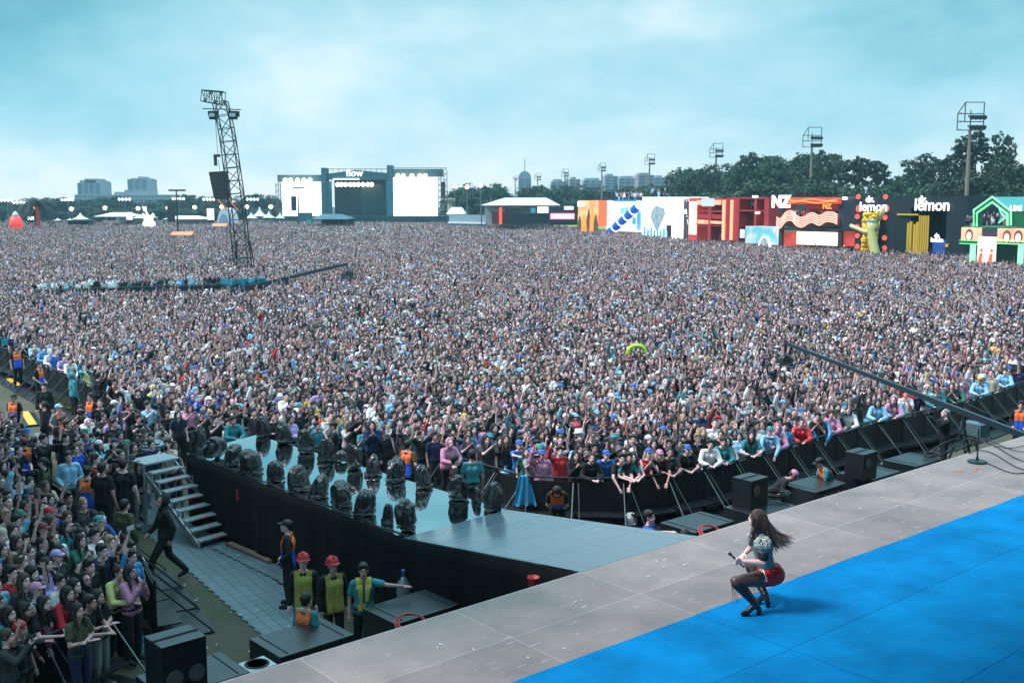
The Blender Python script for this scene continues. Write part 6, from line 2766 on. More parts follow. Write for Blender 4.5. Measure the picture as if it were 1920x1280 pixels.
delay_pole(559, 352, 262, 'slim delay tower with speakers before the left white screen')
delay_pole(331, 357, 190, 'slim dark delay tower rising from the crowd left of the truss tower')

# ------------------------------------------------------------------ trees
M_BARK = mat('bark', (.07, .055, .045), rough=.9, var=.3, vscale=2)


def leaf_mat(name, c, c2):
    m = bpy.data.materials.new(name)
    m.use_nodes = True
    t, b = nodes_of(m)
    at = t.nodes.new('ShaderNodeAttribute')
    at.attribute_name = 'tone'
    mx = t.nodes.new('ShaderNodeMixRGB')
    mx.inputs[1].default_value = (*c, 1)
    mx.inputs[2].default_value = (*c2, 1)
    t.links.new(at.outputs['Fac'], mx.inputs[0])
    oi = t.nodes.new('ShaderNodeObjectInfo')
    hs = t.nodes.new('ShaderNodeHueSaturation')
    mr = t.nodes.new('ShaderNodeMapRange')
    mr.inputs['To Min'].default_value = .75
    mr.inputs['To Max'].default_value = 1.3
    t.links.new(oi.outputs['Random'], mr.inputs[0])
    t.links.new(mr.outputs[0], hs.inputs['Value'])
    t.links.new(mx.outputs[0], hs.inputs['Color'])
    t.links.new(hs.outputs[0], b.inputs['Base Color'])
    b.inputs['Roughness'].default_value = .6
    b.inputs['Specular IOR Level'].default_value = .3
    return m


M_LEAF = leaf_mat('broad leaves', (.018, .050, .030), (.045, .092, .045))
M_LEAFD = leaf_mat('dark leaves', (.012, .034, .026), (.030, .062, .038))


def crown_mesh(seed, lobes, nleaf, size, mats):
    """leaf faces scattered through irregular clumps; lobes: (centre, radii, weight)"""
    rr = np.random.default_rng(seed)
    vs, tone = [], []
    tot = sum(l[2] for l in lobes)
    for c, r, w in lobes:
        n = int(nleaf * w / tot)
        # clumps on the lobe
        nc = max(6, n // 26)
        d = rr.normal(size=(nc, 3))
        d /= np.linalg.norm(d, axis=1)[:, None]
        rad = rr.uniform(.55, 1.06, nc) ** .6
        cc = np.array(c) + d * np.array(r) * rad[:, None]
        ct = rr.uniform(0, 1, nc)
        k = rr.integers(0, nc, n)
        cs = rr.uniform(.10, .24, nc)[k] * min(r) * 1.1
        off = rr.normal(size=(n, 3)) * cs[:, None] * np.array([1.2, 1.2, .6])
        p = cc[k] + off
        a = rr.normal(size=(n, 3))
        a[:, 2] *= .45
        a /= np.linalg.norm(a, axis=1)[:, None]
        b_ = np.cross(a, rr.normal(size=(n, 3)))
        b_ /= np.linalg.norm(b_, axis=1)[:, None]
        s = size * rr.uniform(.5, 1.3, n)[:, None]
        q = np.stack([p - a * s, p + b_ * s * .55, p + a * s, p - b_ * s * .55], 1)
        vs.append(q.reshape(-1, 3))
        tone.append(np.repeat(np.clip(ct[k] * .8 + rr.uniform(0, .3, n), 0, 1), 4))
    v = np.concatenate(vs)
    tn = np.concatenate(tone)
    n = len(v) // 4
    me = bpy.data.meshes.new('crown')
    me.vertices.add(len(v))
    me.vertices.foreach_set('co', v.ravel())
    me.loops.add(len(v))
    me.loops.foreach_set('vertex_index', np.arange(len(v), dtype=np.int32))
    me.polygons.add(n)
    me.polygons.foreach_set('loop_start', np.arange(0, len(v), 4, dtype=np.int32))
    me.polygons.foreach_set('loop_total', np.full(n, 4, dtype=np.int32))
    me.update()
    at = me.attributes.new('tone', 'FLOAT', 'POINT')
    at.data.foreach_set('value', tn.astype(np.float32))
    me.materials.append(mats)
    return me


def limbs(h, rr, n=7, spread=.35, r0=.03, top=.75):
    b = MB()
    b.tube([(0, 0, -.02), (0.01 * h, 0, h * .25), (-.01 * h, .01 * h, h * .5), (0.0, 0, h * top)], [r0 * h, r0 * h * .8, r0 * h * .55, r0 * h * .2], 8)
    for k in range(n):
        a = rr.uniform(0, 6.28)
        z = h * rr.uniform(.28, .6)
        L_ = h * spread * rr.uniform(.6, 1.1)
        e = V(math.cos(a) * L_, math.sin(a) * L_, z + L_ * rr.uniform(.5, 1.0))
        m_ = V(e.x * .45, e.y * .45, z + (e.z - z) * .35)
        b.tube([(0, 0, z), m_, e], [r0 * h * .4, r0 * h * .28, r0 * h * .08], 6)
    return b


def tree_kind(name, kind, seed):
    """unit trees one metre tall in every direction of growth"""
    rr = random.Random(seed)
    t = thing(name, 'x', 'tree')
    lobes = []
    if kind == 'broad':
        for k in range(16):
            a, q = rr.uniform(0, 6.28), rr.uniform(0, .30)
            z = rr.uniform(.34, .84)
            r = rr.uniform(.12, .20) * (1.15 - .5 * abs(z - .55))
            lobes.append(((math.cos(a) * q, math.sin(a) * q, z), (r * 1.15, r * 1.15, r * .85), r ** 2))
        n, s, mm, trunk = 9500, .024, M_LEAF, limbs(1, rr)
    elif kind == 'flat':
        for k in range(22):
            a, q = rr.uniform(0, 6.28), rr.uniform(.05, .52)
            z = .62 + .30 * (1 - (q / .55) ** 2) + rr.uniform(-.16, .02)
            r = rr.uniform(.10, .17)
            lobes.append(((math.cos(a) * q, math.sin(a) * q, z), (r * 1.5, r * 1.5, r * .45), r ** 2))
        n, s, mm, trunk = 9500, .022, M_LEAFD, limbs(1, rr, 9, .5)
    elif kind == 'tall':
        z = .22
        while z < .97:
            w = .27 * (1 - (abs(z - .5) / .62) ** 2) + .03
            for k in range(3):
                a = rr.uniform(0, 6.28)
                q = rr.uniform(.2, 1.0) * w
                r = rr.uniform(.05, .10)
                if rr.random() < .12:
                    continue
                lobes.append(((math.cos(a) * q, math.sin(a) * q, z + rr.uniform(-.02, .02)), (r * 1.1, r * 1.1, r * 1.0), r ** 2))
                # drooping sprays
                lobes.append(((math.cos(a) * q * 1.25, math.sin(a) * q * 1.25, z - .06), (r * .5, r * .5, r * 1.1), r ** 2 * .4))
            z += .052
        n, s, mm, trunk = 9000, .019, M_LEAFD, limbs(1, rr, 12, .22, .02, .93)
    elif kind == 'cone':
        z = .08
        while z < .97:
            w = .22 * (1 - z) + .02
            for k in range(4):
                a = rr.uniform(0, 6.28)
                lobes.append(((math.cos(a) * w * .6, math.sin(a) * w * .6, z), (w * .55, w * .55, .06), w ** 2))
            z += .07
        n, s, mm, trunk = 4500, .016, M_LEAFD, limbs(1, rr, 4, .1, .02, .9)
    else:   # round bushy
        for k in range(12):
            a, q = rr.uniform(0, 6.28), rr.uniform(0, .33)
            z = rr.uniform(.22, .78)
            r = rr.uniform(.15, .24)
            lobes.append(((math.cos(a) * q, math.sin(a) * q, z), (r * 1.2, r * 1.2, r * .9), r ** 2))
        n, s, mm, trunk = 9000, .026, M_LEAF, limbs(1, rr, 6, .3)
    me = crown_mesh(seed, lobes, n, s, mm)
    c = bpy.data.objects.new('crown', me)
    COL.objects.link(c)
    c.parent = t
    trunk.build('trunk', M_BARK, t)
    return t


TK = {}
for kd, nseed in (('broad', 3), ('flat', 2), ('tall', 3), ('cone', 1), ('bush', 3)):
    for i in range(nseed):
        TK[(kd, i)] = [tree_kind({'broad': 'broadleaf_tree', 'flat': 'cedar_tree', 'tall': 'eucalyptus_tree', 'cone': 'conifer_tree', 'bush': 'bushy_tree'}[kd], kd, 40 + i * 7 + len(kd)), False]
tree_n = 0


def tree(kd, i, px, ytop, D, w=None, label='', group=None):
    """stand a tree at distance D with its top at the pixel height ytop; w = width in pixels"""
    global tree_n
    h = dp(px, ytop, D).z
    x = (px - 960) / F * D * CP
    rec = TK[(kd, i)]
    sx = h
    if w:
        sx = w / F * D / {'broad': .86, 'flat': 1.25, 'tall': .66, 'cone': .46, 'bush': .95}[kd]
    rz = (px * 1.7) % 6.28
    if not rec[1]:
        rec[1] = True
        o = rec[0]
        o.location = (x, D, 0)
        o.rotation_euler = (0, 0, rz)
        o['label'] = label
    else:
        o = dup(rec[0], (x, D, 0), rz, label)
    o.scale = (sx, sx, h)
    if group:
        o['group'] = group
    tree_n += 1
    return o


# right wood, the ones one can tell apart
GR = 'trees behind the stalls'
RT = [('tall', 0, 1826, 246, 175, 100, 'tall ragged eucalyptus at the right-hand light pole, the highest tree'),
      ('tall', 1, 1874, 252, 172, 62, 'ragged eucalyptus with open crown between the pole and the photo edge'),
      ('tall', 2, 1775, 278, 182, 84, 'eucalyptus with drooping sprays left of the right-hand light pole'),
      ('tall', 0, 1742, 288, 190, 76, 'eucalyptus second left of the right-hand light pole'),
      ('tall', 1, 1712, 300, 196, 80, 'eucalyptus above the dark building with the second lemon sign'),
      ('broad', 0, 1690, 322, 200, 70, 'lower broad tree at the left foot of the eucalyptus group'),
      ('bush', 0, 1900, 285, 160, 120, 'dense dark tree above the green neon house'),
      ('bush', 1, 1850, 318, 158, 120, 'bushy tree just left behind the green neon house'),
      ('broad', 1, 1790, 325, 165, 110, 'broad tree under the right-hand light pole'),
      ('flat', 0, 1602, 291, 205, 160, 'wide flat-crowned cedar above the booth with red waves'),
      ('flat', 1, 1655, 318, 212, 90, 'small cedar right of the wide flat-crowned one'),
      ('bush', 2, 1583, 318, 192, 120, 'round lighter tree before the flat-crowned cedar'),
      ('broad', 2, 1540, 272, 225, 90, 'tall broad tree behind the second light pole from the right'),
      ('broad', 0, 1500, 280, 228, 100, 'broad tree left of the second light pole from the right'),
      ('broad', 1, 1462, 283, 235, 96, 'broad tree behind the sign of the wavy booth'),
      ('broad', 2, 1418, 277, 240, 110, 'large broad tree above the red frame tower'),
      ('bush', 0, 1385, 292, 238, 90, 'dark tree right of the third light pole from the right'),
      ('broad', 0, 1342, 300, 255, 96, 'tree behind the third light pole from the right'),
      ('broad', 1, 1302, 306, 265, 80, 'rounded tree above the red containers at their left end'),
      ('bush', 1, 1262, 318, 275, 88, 'dark tree above the white cube booth'),
      ('bush', 2, 1228, 330, 290, 80, 'low tree behind the blue slide booth'),
      ('bush', 0, 1520, 330, 190, 110, 'bushy tree directly above the balcony of the wavy booth'),
      ('bush', 1, 1440, 335, 200, 130, 'low dark tree between the red frame tower and wavy booth'),
      ('bush', 2, 1360, 340, 205, 120, 'low dark tree just above the red containers'),
      ('bush', 0, 1640, 345, 178, 120, 'low dark tree above the lemon column'),
      ('bush', 1, 1720, 345, 170, 120, 'low dark tree above the dark lemon building'),
      ('bush', 2, 1290, 345, 215, 110, 'low tree above the dark panel with white dots'),
      ('broad', 2, 1905, 330, 140, 90, 'leafy tree at the right photo edge behind the green roof')]
for k, i, px, y, D_, w, lb in RT:
    tree(k, i, px, y, D_, w, lb, GR)
# middle distance
GM = 'trees beyond the marquee'
rt = random.Random(12)
MT = [(848, 352, 340, 'bush'), (862, 342, 345, 'bush'), (884, 342, 350, 'bush'), (905, 344, 352, 'broad'), (918, 343, 345, 'cone'), (931, 340, 340, 'broad'), (947, 352, 350, 'bush'),
      (969, 350, 352, 'cone'), (988, 352, 358, 'bush'), (1005, 342, 350, 'broad'), (1030, 346, 352, 'bush'), (1060, 342, 355, 'broad'), (1085, 344, 350, 'bush'), (1110, 347, 356, 'broad'),
      (1135, 348, 350, 'bush'), (1154, 335, 340, 'cone'), (1172, 350, 352, 'bush'), (1196, 346, 345, 'broad'), (1020, 360, 330, 'bush'), (1075, 362, 330, 'bush'), (1120, 362, 330, 'bush'), (1190, 360, 320, 'bush'), (890, 366, 330, 'bush'), (930, 368, 325, 'bush')]
MT.sort()
for n_, (px, y, D_, kd) in enumerate(MT):
    tree(kd, rt.randrange(3) if kd in ('broad', 'bush') else 0, px, y, D_, rt.uniform(44, 62) if kd != 'cone' else 30,
         f'{ordn(n_)} tree from the distant stage in the wood behind the marquee', GM)
# left wood
GL = 'trees left of the distant stage'
LT = []
x = -40
while x < 530:
    if not (355 < x < 0):
        LT.append((x, 372 + 5 * math.sin(x * .05) + rt.uniform(-4, 4) - (10 if 345 < x < 420 else 0) - (8 if x > 470 else 0), rt.uniform(385, 430)))
    x += rt.uniform(17, 25)
for n_, (px, y, D_) in enumerate(LT):
    kd = rt.choice(['bush', 'bush', 'broad'])
    tree(kd, rt.randrange(3), px, y, D_, rt.uniform(44, 66), f'{ordn(n_)} tree from the left photo edge in the wood behind the tents', GL)
LT = []
x = -30
while x < 540:
    LT.append((x, 388 + rt.uniform(-3, 4), rt.uniform(350, 370)))
    x += rt.uniform(30, 42)
for n_, (px, y, D_) in enumerate(LT):
    tree('bush', rt.randrange(3), px, y, D_, rt.uniform(46, 60), f'{ordn(n_)} low tree from the left edge just behind the tents', GL)
# palm
D = 235.0
h = dp(67, 380, D).z
t = thing('palm_tree', 'palm tree lit red at its trunk at far left', 'palm', ((67 - 960) / F * D * CP, D, 0))
b = MB()
b.tube([(0, 0, 0), (.3, 0, h * .5), (0.0, 0, h)], [.5, .4, .35], 8)
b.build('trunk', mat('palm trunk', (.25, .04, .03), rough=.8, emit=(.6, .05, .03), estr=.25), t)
b = MB()
rr = random.Random(2)
for k in range(46):
    a = rr.uniform(0, 6.28)
    el = rr.uniform(-.4, 1.0)
    L_ = rr.uniform(3.6, 5.2)
    p0 = V(0, 0, h)
    pts_ = [p0 + V(math.cos(a) * L_ * f_, math.sin(a) * L_ * f_, L_ * (el * f_ - 1.0 * f_ * f_)) for f_ in np.linspace(0, 1, 7)]
    for q in range(6):
        dr = (pts_[q + 1] - pts_[q]).normalized()
        sd = dr.cross(V(0, 0, 1)).normalized()
        for s in (-1, 1):
            for u in (0, .5):
                c = pts_[q].lerp(pts_[q + 1], u)
                e = c + sd * s * 1.2 * (1 - q / 9) + dr * .6 - V(0, 0, .4)
                b.add([c, c + dr * .34, e], [(0, 1, 2)])
b.build('crown', M_LEAFD, t)

# ------------------------------------------------------------------ buildings far off
M_BLD = mat('pale concrete', (.24, .28, .30), rough=.8, var=.08)
M_BLD2 = mat('brick far', (.26, .22, .23), rough=.8)
M_WINB = mat('window band', (.05, .08, .10), rough=.3)


def block(name, label, x0, ytop, x1, D, floors, m=M_BLD, depth=20, steps=None, ybot=400, group=None, winsplit=None):
    ff = Face(name, label, 'building', x0, D, x1, D, group)
    ua, zt = ff.uz(x0, ytop)
    ub, _ = ff.uz(x1, ytop)
    ff.box('wall', m, 0, ff.L, 0, zt, 0, -depth)
    _, zb = ff.uz(x0, ybot)
    zb = max(zb, 2)
    fh = (zt - zb) / floors
    n = winsplit or max(2, int(ff.L / (fh * 1.8)))
    for k in range(floors):
        for c in range(n):
            u0 = ff.L * (c + .14) / n
            u1 = ff.L * (c + .86) / n
            ff.box('window', M_WINB, u0, u1, zb + fh * (k + .28), zb + fh * (k + .72), .25, .004)
    for (a, c, yt) in (steps or []):
        u0, z0 = ff.uz(a, yt)
        u1, _ = ff.uz(c, yt)
        ff.box('roof_block', m, u0, u1, zt + .002, z0, -1, -depth + 1)
    return ff


GB = 'buildings on the skyline'
D = 720
block('apartment_tower', 'left one of two pale apartment towers on the left skyline', 146, 343, 189, D, 9, steps=[(152, 183, 338), (157, 178, 335), (148, 151, 338), (185, 188, 340)], ybot=366, group=GB, winsplit=4)
block('apartment_tower', 'right one of two pale apartment towers on the left skyline', 240, 336, 277, D, 9, steps=[(244, 272, 334), (258, 262, 331)], ybot=364, group=GB, winsplit=3)
block('apartment_building', 'long low pale building linking the two skyline towers', 140, 365, 320, D - 8, 3, steps=[(213, 232, 360), (232, 278, 356)], ybot=385, group=GB, winsplit=24)
block('apartment_tower', 'rounded-top tower with an antenna beyond the marquee', 972, 334, 996, 760, 7, mat('grey violet concrete', (.20, .22, .26), rough=.8), ybot=370, group=GB, winsplit=2)
ff = Face('roof_dome', 'barrel roof with mast crowning the rounded-top tower', 'roof', 972, 761, 996, 761)
_, zt = ff.uz(972, 334)
b = MB()
prof = [(ff.L / 2 * (1 + math.cos(a)), 0, zt + .003 + (ff.uz(984, 321)[1] - zt) * math.sin(a)) for a in np.linspace(0, math.pi, 12)]
b.poly(prof, (0, 18, 0))
b.build('vault', mat('grey violet concrete', (.20, .22, .26)), ff.t)
b = MB()
b.bar((ff.L / 2, 5, ff.uz(984, 322)[1]), (ff.L / 2, 5, ff.uz(984, 298)[1]), .5)
b.build('antenna', M_TRUSS, ff.t)
for i, (a, y, c, d_, nfl, mm, lb) in enumerate([
        (1034, 340, 1062, 700, 5, M_BLD, 'pale apartment block on the skyline right of the rounded-top tower'),
        (1062, 336, 1072, 705, 6, M_BLD, 'narrow pale block on the skyline behind the second light pole'),
        (1068, 336, 1088, 650, 5, M_BLD2, 'brownish apartment block left of the stepped pale one'),
        (1094, 338, 1132, 690, 5, M_BLD, 'stepped pale apartment block in the skyline middle'),
        (1134, 330, 1158, 660, 6, M_BLD, 'taller pale apartment block behind the pointed conifer'),
        (1160, 334, 1196, 690, 5, M_BLD, 'wide pale apartment block right of the pointed conifer'),
        (1196, 328, 1226, 640, 6, M_BLD2, 'brown apartment block beside the light pole over the slide booth'),
        (1226, 333, 1250, 680, 5, M_BLD, 'pale apartment block at the left end of the right wood')]):
    block('apartment_building', lb, a, y, c, d_, nfl, mm, steps=[(a + 4, c - 8, y - 4)], ybot=365, group=GB)

# ------------------------------------------------------------------ stadium light poles
M_POLE = mat('weathered pole', (.22, .18, .13), rough=.8)
M_FL = mat('floodlight body', (.05, .07, .09), rough=.4, metal=.3)


def light_pole(px, ytop, D, s, label):
    t = thing('light_pole', label, 'light pole', ((px - 960) / F * D * CP, D, 0), 0, 'stadium light poles behind the stalls')
    zt = dp(px, ytop, D).z
    k = s / F * D         # frame width in metres
    b = MB()
    zf = zt - k * 1.05
    b.cone((0, 0, 0), (0, 0, zf + .1), .34, .20, 10)
    b.build('pole', M_POLE, t)
    b = MB()
    w = k / 2
    for z in (zf, zf + k * .32, zf + k * .62):
        b.bar((-w, 0, z), (w, 0, z), .12)
        b.bar((-w, -1.2, z), (-w, 0, z), .12)
    b.bar((-w * .45, 0, zt), (w, 0, zt), .12)
    b.bar((-w, 0, zf), (-w, 0, zf + k * .62), .12)
    b.bar((w, 0, zf), (w, 0, zt), .12)
    b.bar((-w, 0, zf + k * .62), (-w * .45, 0, zt), .12)
    b.bar((-w * .45, 0, zf + k * .3), (-w * .45, 0, zt), .12)
    b.bar((0, 0, zf), (0, 0, zt - k * .3), .12)
    b.build('frame', M_TRUSS, t)
    for z in (zf + k * .12, zf + k * .5):
        for q in range(4):
            b = MB()
            r_ = k * .085
            x = -w * .1 + q * w * .32
            b.cone((x, -.2, z + r_ * .3), (x, -.9, z - r_ * .5), r_ * .55, r_ * 1.15, 10)
            b.cbox((x, -.05, z + r_ * .4), (r_ * .9, .4, r_ * .9))
            b.build('floodlight', M_FL, t)
    return t


for n_, (px, y, D_, s) in enumerate([(1812, 192, 150, 48), (1519, 239, 208, 34), (1341, 269, 255, 24), (1217, 289, 300, 18), (1128, 306, 340, 14), (1059, 317, 385, 13), (1008, 325, 425, 12), (966, 330, 465, 8)]):
    light_pole(px, y, D_, s, ['tallest floodlight pole, rising behind the right end of the dark lemon building', 'floodlight pole rising behind the booth with red waves', 'floodlight pole rising behind the red containers',
                              'floodlight pole rising behind the blue slide booth', 'floodlight pole behind the orange stall', 'floodlight pole behind the right end of the white marquee', 'small floodlight pole right of the rounded-top tower', 'smallest floodlight pole left of the rounded-top tower'][n_])

# street lamps with warm glow among the far tents
def lamp(px, y, D, label, r=.9, m=None, cool=False):
    t = thing('street_lamp', label, 'street lamp', ((px - 960) / F * D * CP, D, 0), 0, 'lit lamps among the tents')
    z = dp(px, y, D).z
    b = MB()
    b.cone((0, 0, 0), (0, 0, z), .16, .12, 8)
    b.build('pole', M_TRUSS, t)
    b = MB()
    b.box(-.9, .9, -.2, .2, z, z + .2)
    b.build('crossarm', M_TRUSS, t)
    b = MB()
    if cool:
        for q in range(4):
            b.ell((-1.5 + q * 1.0, -.4, z + .2), .36, 1)
    else:
        b.ell((0, -.5, z - .1), r, 2)
    b.build('bulb', m or (M_LAMPC if cool else M_LAMPW), t)


LMP = [(66, 388, 300, 0), (134, 391, 300, 0), (197, 389, 300, 0), (259, 390, 300, 0), (315, 389, 300, 0), (365, 388, 300, 0), (416, 387, 300, 0), (463, 387, 290, 0), (508, 387, 285, 0),
       (853, 348, 290, 0), (876, 350, 280, 0), (901, 347, 275, 0), (13, 377, 320, 1), (127, 376, 320, 1), (234, 375, 320, 1), (335, 374, 320, 1), (392, 375, 325, 1), (474, 375, 325, 1), (36, 381, 330, 1)]
LMP.sort()
nl, nc_ = 0, 0
for px, y, D_, cool in LMP:
    if cool:
        lamp(px, y, D_, f'mast with a row of white lamps, {ordn(nc_)} from the left edge', cool=True)
        nc_ += 1
    else:
        lamp(px, y, D_, f'pole with one warm glowing lamp, {ordn(nl)} from the left edge', .5)
        nl += 1

# ------------------------------------------------------------------ far tents and stands
def pagoda(px, y0, yr, w, D, label):
    t = thing('pagoda_tent', label, 'tent', ((px - 960) / F * D * CP, D, 0), 0, 'white pagoda tents')
    ze, zr = dp(px, y0, D).z, dp(px, yr, D).z
    r = w / F * D / 2
    b = MB()
    prof = [(r * 1.0, 0), (r * .55, .28), (r * .22, .6), (r * .06, 1.0)]
    n = 4
    vs = []
    for q, f_ in prof:
        for k in range(n):
            a = math.pi / 4 + k * math.pi / 2
            vs.append((q * 1.41 * math.cos(a), q * 1.41 * math.sin(a), ze + (zr - ze) * f_))
    fs = [(i * n + k, i * n + (k + 1) % n, (i + 1) * n + (k + 1) % n, (i + 1) * n + k) for i in range(3) for k in range(n)]
    fs += [tuple(range(3 * n, 4 * n)), (3, 2, 1, 0)]
    b.add(vs, fs)
    b.build('canopy', M_WHITEF, t)
    for sx in (-1, 1):
        for sy in (-1, 1):
            b = MB()
            b.bar((sx * r * .95, sy * r * .95, 0), (sx * r * .95, sy * r * .95, ze), .15)
            b.build('pole', M_TRUSS, t)


for px, y0, yr, w, D_, lb in [(149, 411, 399, 24, 255, 'white pagoda tent above the dark stand at left'), (106, 413, 409, 12, 270, 'small white parasol tent right of the palm'),
                              (129, 413, 409, 12, 270, 'small white parasol tent left of the pagoda tent'), (486, 405, 388, 22, 290, 'white pagoda tent with ochre top left of the stage'),
                              (503, 408, 396, 20, 280, 'white pagoda tent in the cluster beside the stage'), (524, 409, 398, 16, 275, 'white pagoda tent touching the left screen'), (470, 409, 398, 20, 275, 'white pagoda tent right of the truss tower')]:
    pagoda(px, y0, yr, w, D_, lb)
gable_tent('marquee', 'wide white marquee with glowing lamps at far left', 176, 406, 236, 399, 258, 14, None, 205)
gable_tent('marquee', 'white marquee right of the white guitar figure', 248, 409, 272, 403, 262, 10)
gable_tent('marquee', 'low long white marquee below the far lamps', 305, 411, 378, 405, 262, 10)
gable_tent('marquee', 'white tent at the right foot of the distant stage', 836, 401, 872, 389, 262, 12)
f = gable_tent('marquee', 'large white marquee before the field in the middle distance', 901, 385, 1051, 371, 232, 26, None, 1000)
# arch tent, lit panel
f = Face('arch_tent', 'pale arched tent beside the truss tower', 'tent', 404, 262, 432, 262)
b = MB()
out, inn = [], []
for a in np.linspace(0, math.pi, 14):
    out.append((f.L / 2 * (1 + math.cos(a)), 0, .01 + dp(418, 390, 262).z * math.sin(a)))
    inn.append((f.L / 2 * (1 + .75 * math.cos(a)), 0, .01 + dp(418, 390, 262).z * .75 * math.sin(a)))
b.poly(out + inn[::-1], (0, 8, 0))
b.build('vault', M_WHITEF, f.t)
b = MB()
b.poly(inn, (0, .3, 0))
o = b.build('front', mat('blue grey cloth', (.25, .35, .5), rough=.8), f.t)
for px0, y0, px1, y1, D_, m, nm, lb in [(388, 391, 401, 412, 255, emit('pinkish lit panel', (1, .85, .78), 1.4), 'lit_panel', 'glowing cream panel left of the arched tent'),
                                         (237, 398, 248, 412, 255, emit('pink lit panel', (1, .8, .78), 1.3), 'lit_panel', 'glowing pink-white panel left of the guitar figure'),
                                         (52, 406, 63, 412, 262, emit('white lit sign', (1, .95, .95), 1.4), 'lit_panel', 'small glowing white sign left of the palm')]:
    f = Face(nm, lb, 'panel', px0, D_, px1, D_)
    f.pbox('face', m, px0, y0, px1, y1, .1, -.3)
    f.pbox('stand', M_DGREY, px0, y1 + .5, px1, y1 + 6, 0, -.3)
# white guitar figure
D = 240.0
pb = dp(277, 416, D)
t = thing('guitar_sculpture', 'giant white electric guitar standing upright among the tents', 'sculpture', ((277 - 960) / F * D * CP, D, 0))
zt = dp(271, 387, D).z
M_WP = emit('glowing white paint', (1, 1, 1), .9)  # white paint with an even glow added to it, not a lamp
b = MB()
zz0 = 1.2
outl = [(-1.2, zz0), (-.2, zz0 - .4), (1.2, zz0 + .2), (1.3, zz0 + 1.3), (.7, zz0 + 1.9), (1.2, zz0 + 2.9), (.9, zz0 + 3.4), (.2, zz0 + 2.7), (-.6, zz0 + 2.7), (-1.3, zz0 + 3.4), (-1.5, zz0 + 2.8), (-1.0, zz0 + 1.9), (-1.5, zz0 + 1.0)]
b.poly([(x, 0, z) for x, z in outl], (0, .6, 0))
b.build('body', M_WP, t)
b = MB()
b.bar((-.1, .3, zz0 + 2.7), (-.8, .3, zt - .8), .35)
b.build('neck', M_WP, t)
b = MB()
b.poly([(-1.1, 0, zt - 1), (-.5, 0, zt - .9), (-.5, 0, zt - .1), (-1.3, 0, zt)], (0, .5, 0))
b.build('headstock', M_WP, t)
b = MB()
b.box(-1.0, 1.0, -.4, 1, 0, .8)
b.build('plinth', M_DGREY, t)
# red inflatable
D = 225.0
t = thing('inflatable_figure', 'red and white teardrop inflatable glowing at far left', 'inflatable', ((27 - 960) / F * D * CP, D, 0))
z0, z1 = .6, dp(27, 396, D).z
b = MB()
H_ = z1 - z0
b.lathe([(.3, 0), (1.0, H_ * .12), (1.35, H_ * .35), (1.25, H_ * .55), (.8, H_ * .78)], (0, 0, z0), 16)
b.build('body', emit('red glowing fabric', (1, .07, .05), .9, .6), t, smooth=True)
b = MB()
b.lathe([(.8, H_ * .78), (.5, H_ * .9), (.05, H_)], (0, 0, z0), 16)
b.build('tip', M_WHITEF, t, smooth=True)
b = MB()
b.cone((0, 0, 0), (0, 0, .7), .5, .4)
b.build('base', M_DGREY, t)
# orange awnings above the crowd
for x0, x1, y, D_, lb in [(321, 361, 438, 128, 'larger orange awning standing above the crowd at left'), (398, 425, 422, 155, 'smaller orange awning farther back above the crowd')]:
    f = Face('orange_awning', lb, 'awning', x0, D_, x1, D_)
    _, z = f.uz(x0, y)
    b = MB()
    b.poly([(0, -.9, z - .12), (0, 0, z + .22), (0, .9, z - .12)], (f.L, 0, 0))
    b.build('canopy', mat('orange awning', (.85, .25, .10), rough=.6), f.t)
    for u in (.15, f.L - .15):
        b = MB()
        b.bar((u, 0, 0), (u, 0, z), .08)
        b.build('pole', M_TRUSS, f.t)
# dark stand at left
f = Face('food_stand', 'dark blue stand below the white pagoda tent at left', 'stand', 127, 236, 166, 236)
f.pbox('counter', M_DTEAL, 127, 414, 166, 421, 0, -3)
f.pbox('roof', M_DGREY, 125, 413, 168, 414.6, .5, -3.5)
# yellow-green grass bank behind the marquee
b = MB()
b.poly([((838 - 960) / F * 262, 262, 0), ((838 - 960) / F * 262, 300, 3.2), ((838 - 960) / F * 262, 300, 0)], (46, 0, 0))
struct(b.build('grass_bank', mat('dry grass bank', (.22, .24, .05), rough=.9, var=.2, vscale=.2)))
f = Face('site_fence', 'pale grey mesh fence between distant stage and marquee', 'fence', 842, 248, 912, 240)
f.box('mesh', mat('fence mesh', (.22, .32, .36), rough=.7), 0, f.L, 0, dp(842, 402, 248).z, 0, -.08)
f.box('rail', M_WHITEF, 0, f.L, 2.2, 2.6, .3, .05)
# concrete water column by the stage
t = thing('water_tower', 'small concrete column tower right of the distant stage', 'tower', ((845 - 960) / F * 330, 330, 0))
z = dp(845, 372, 330).z
b = MB()
b.lathe([(.9, 0), (.8, z * .8), (1.7, z * .93), (1.8, z), (.1, z + .1)], n=12)
b.build('column', mat('sandy concrete', (.42, .36, .28), rough=.8), t)

# ================================================================== STALLS ALONG THE RIGHT
M_RED = mat('red container paint', (.36, .020, .025), rough=.5, var=.12, vscale=.5)
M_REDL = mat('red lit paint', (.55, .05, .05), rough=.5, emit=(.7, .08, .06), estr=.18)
GS = 'stalls along the field'


def onlookers(f, px0, px1, y, n, seed, w=-1.0, par=None):
    pass


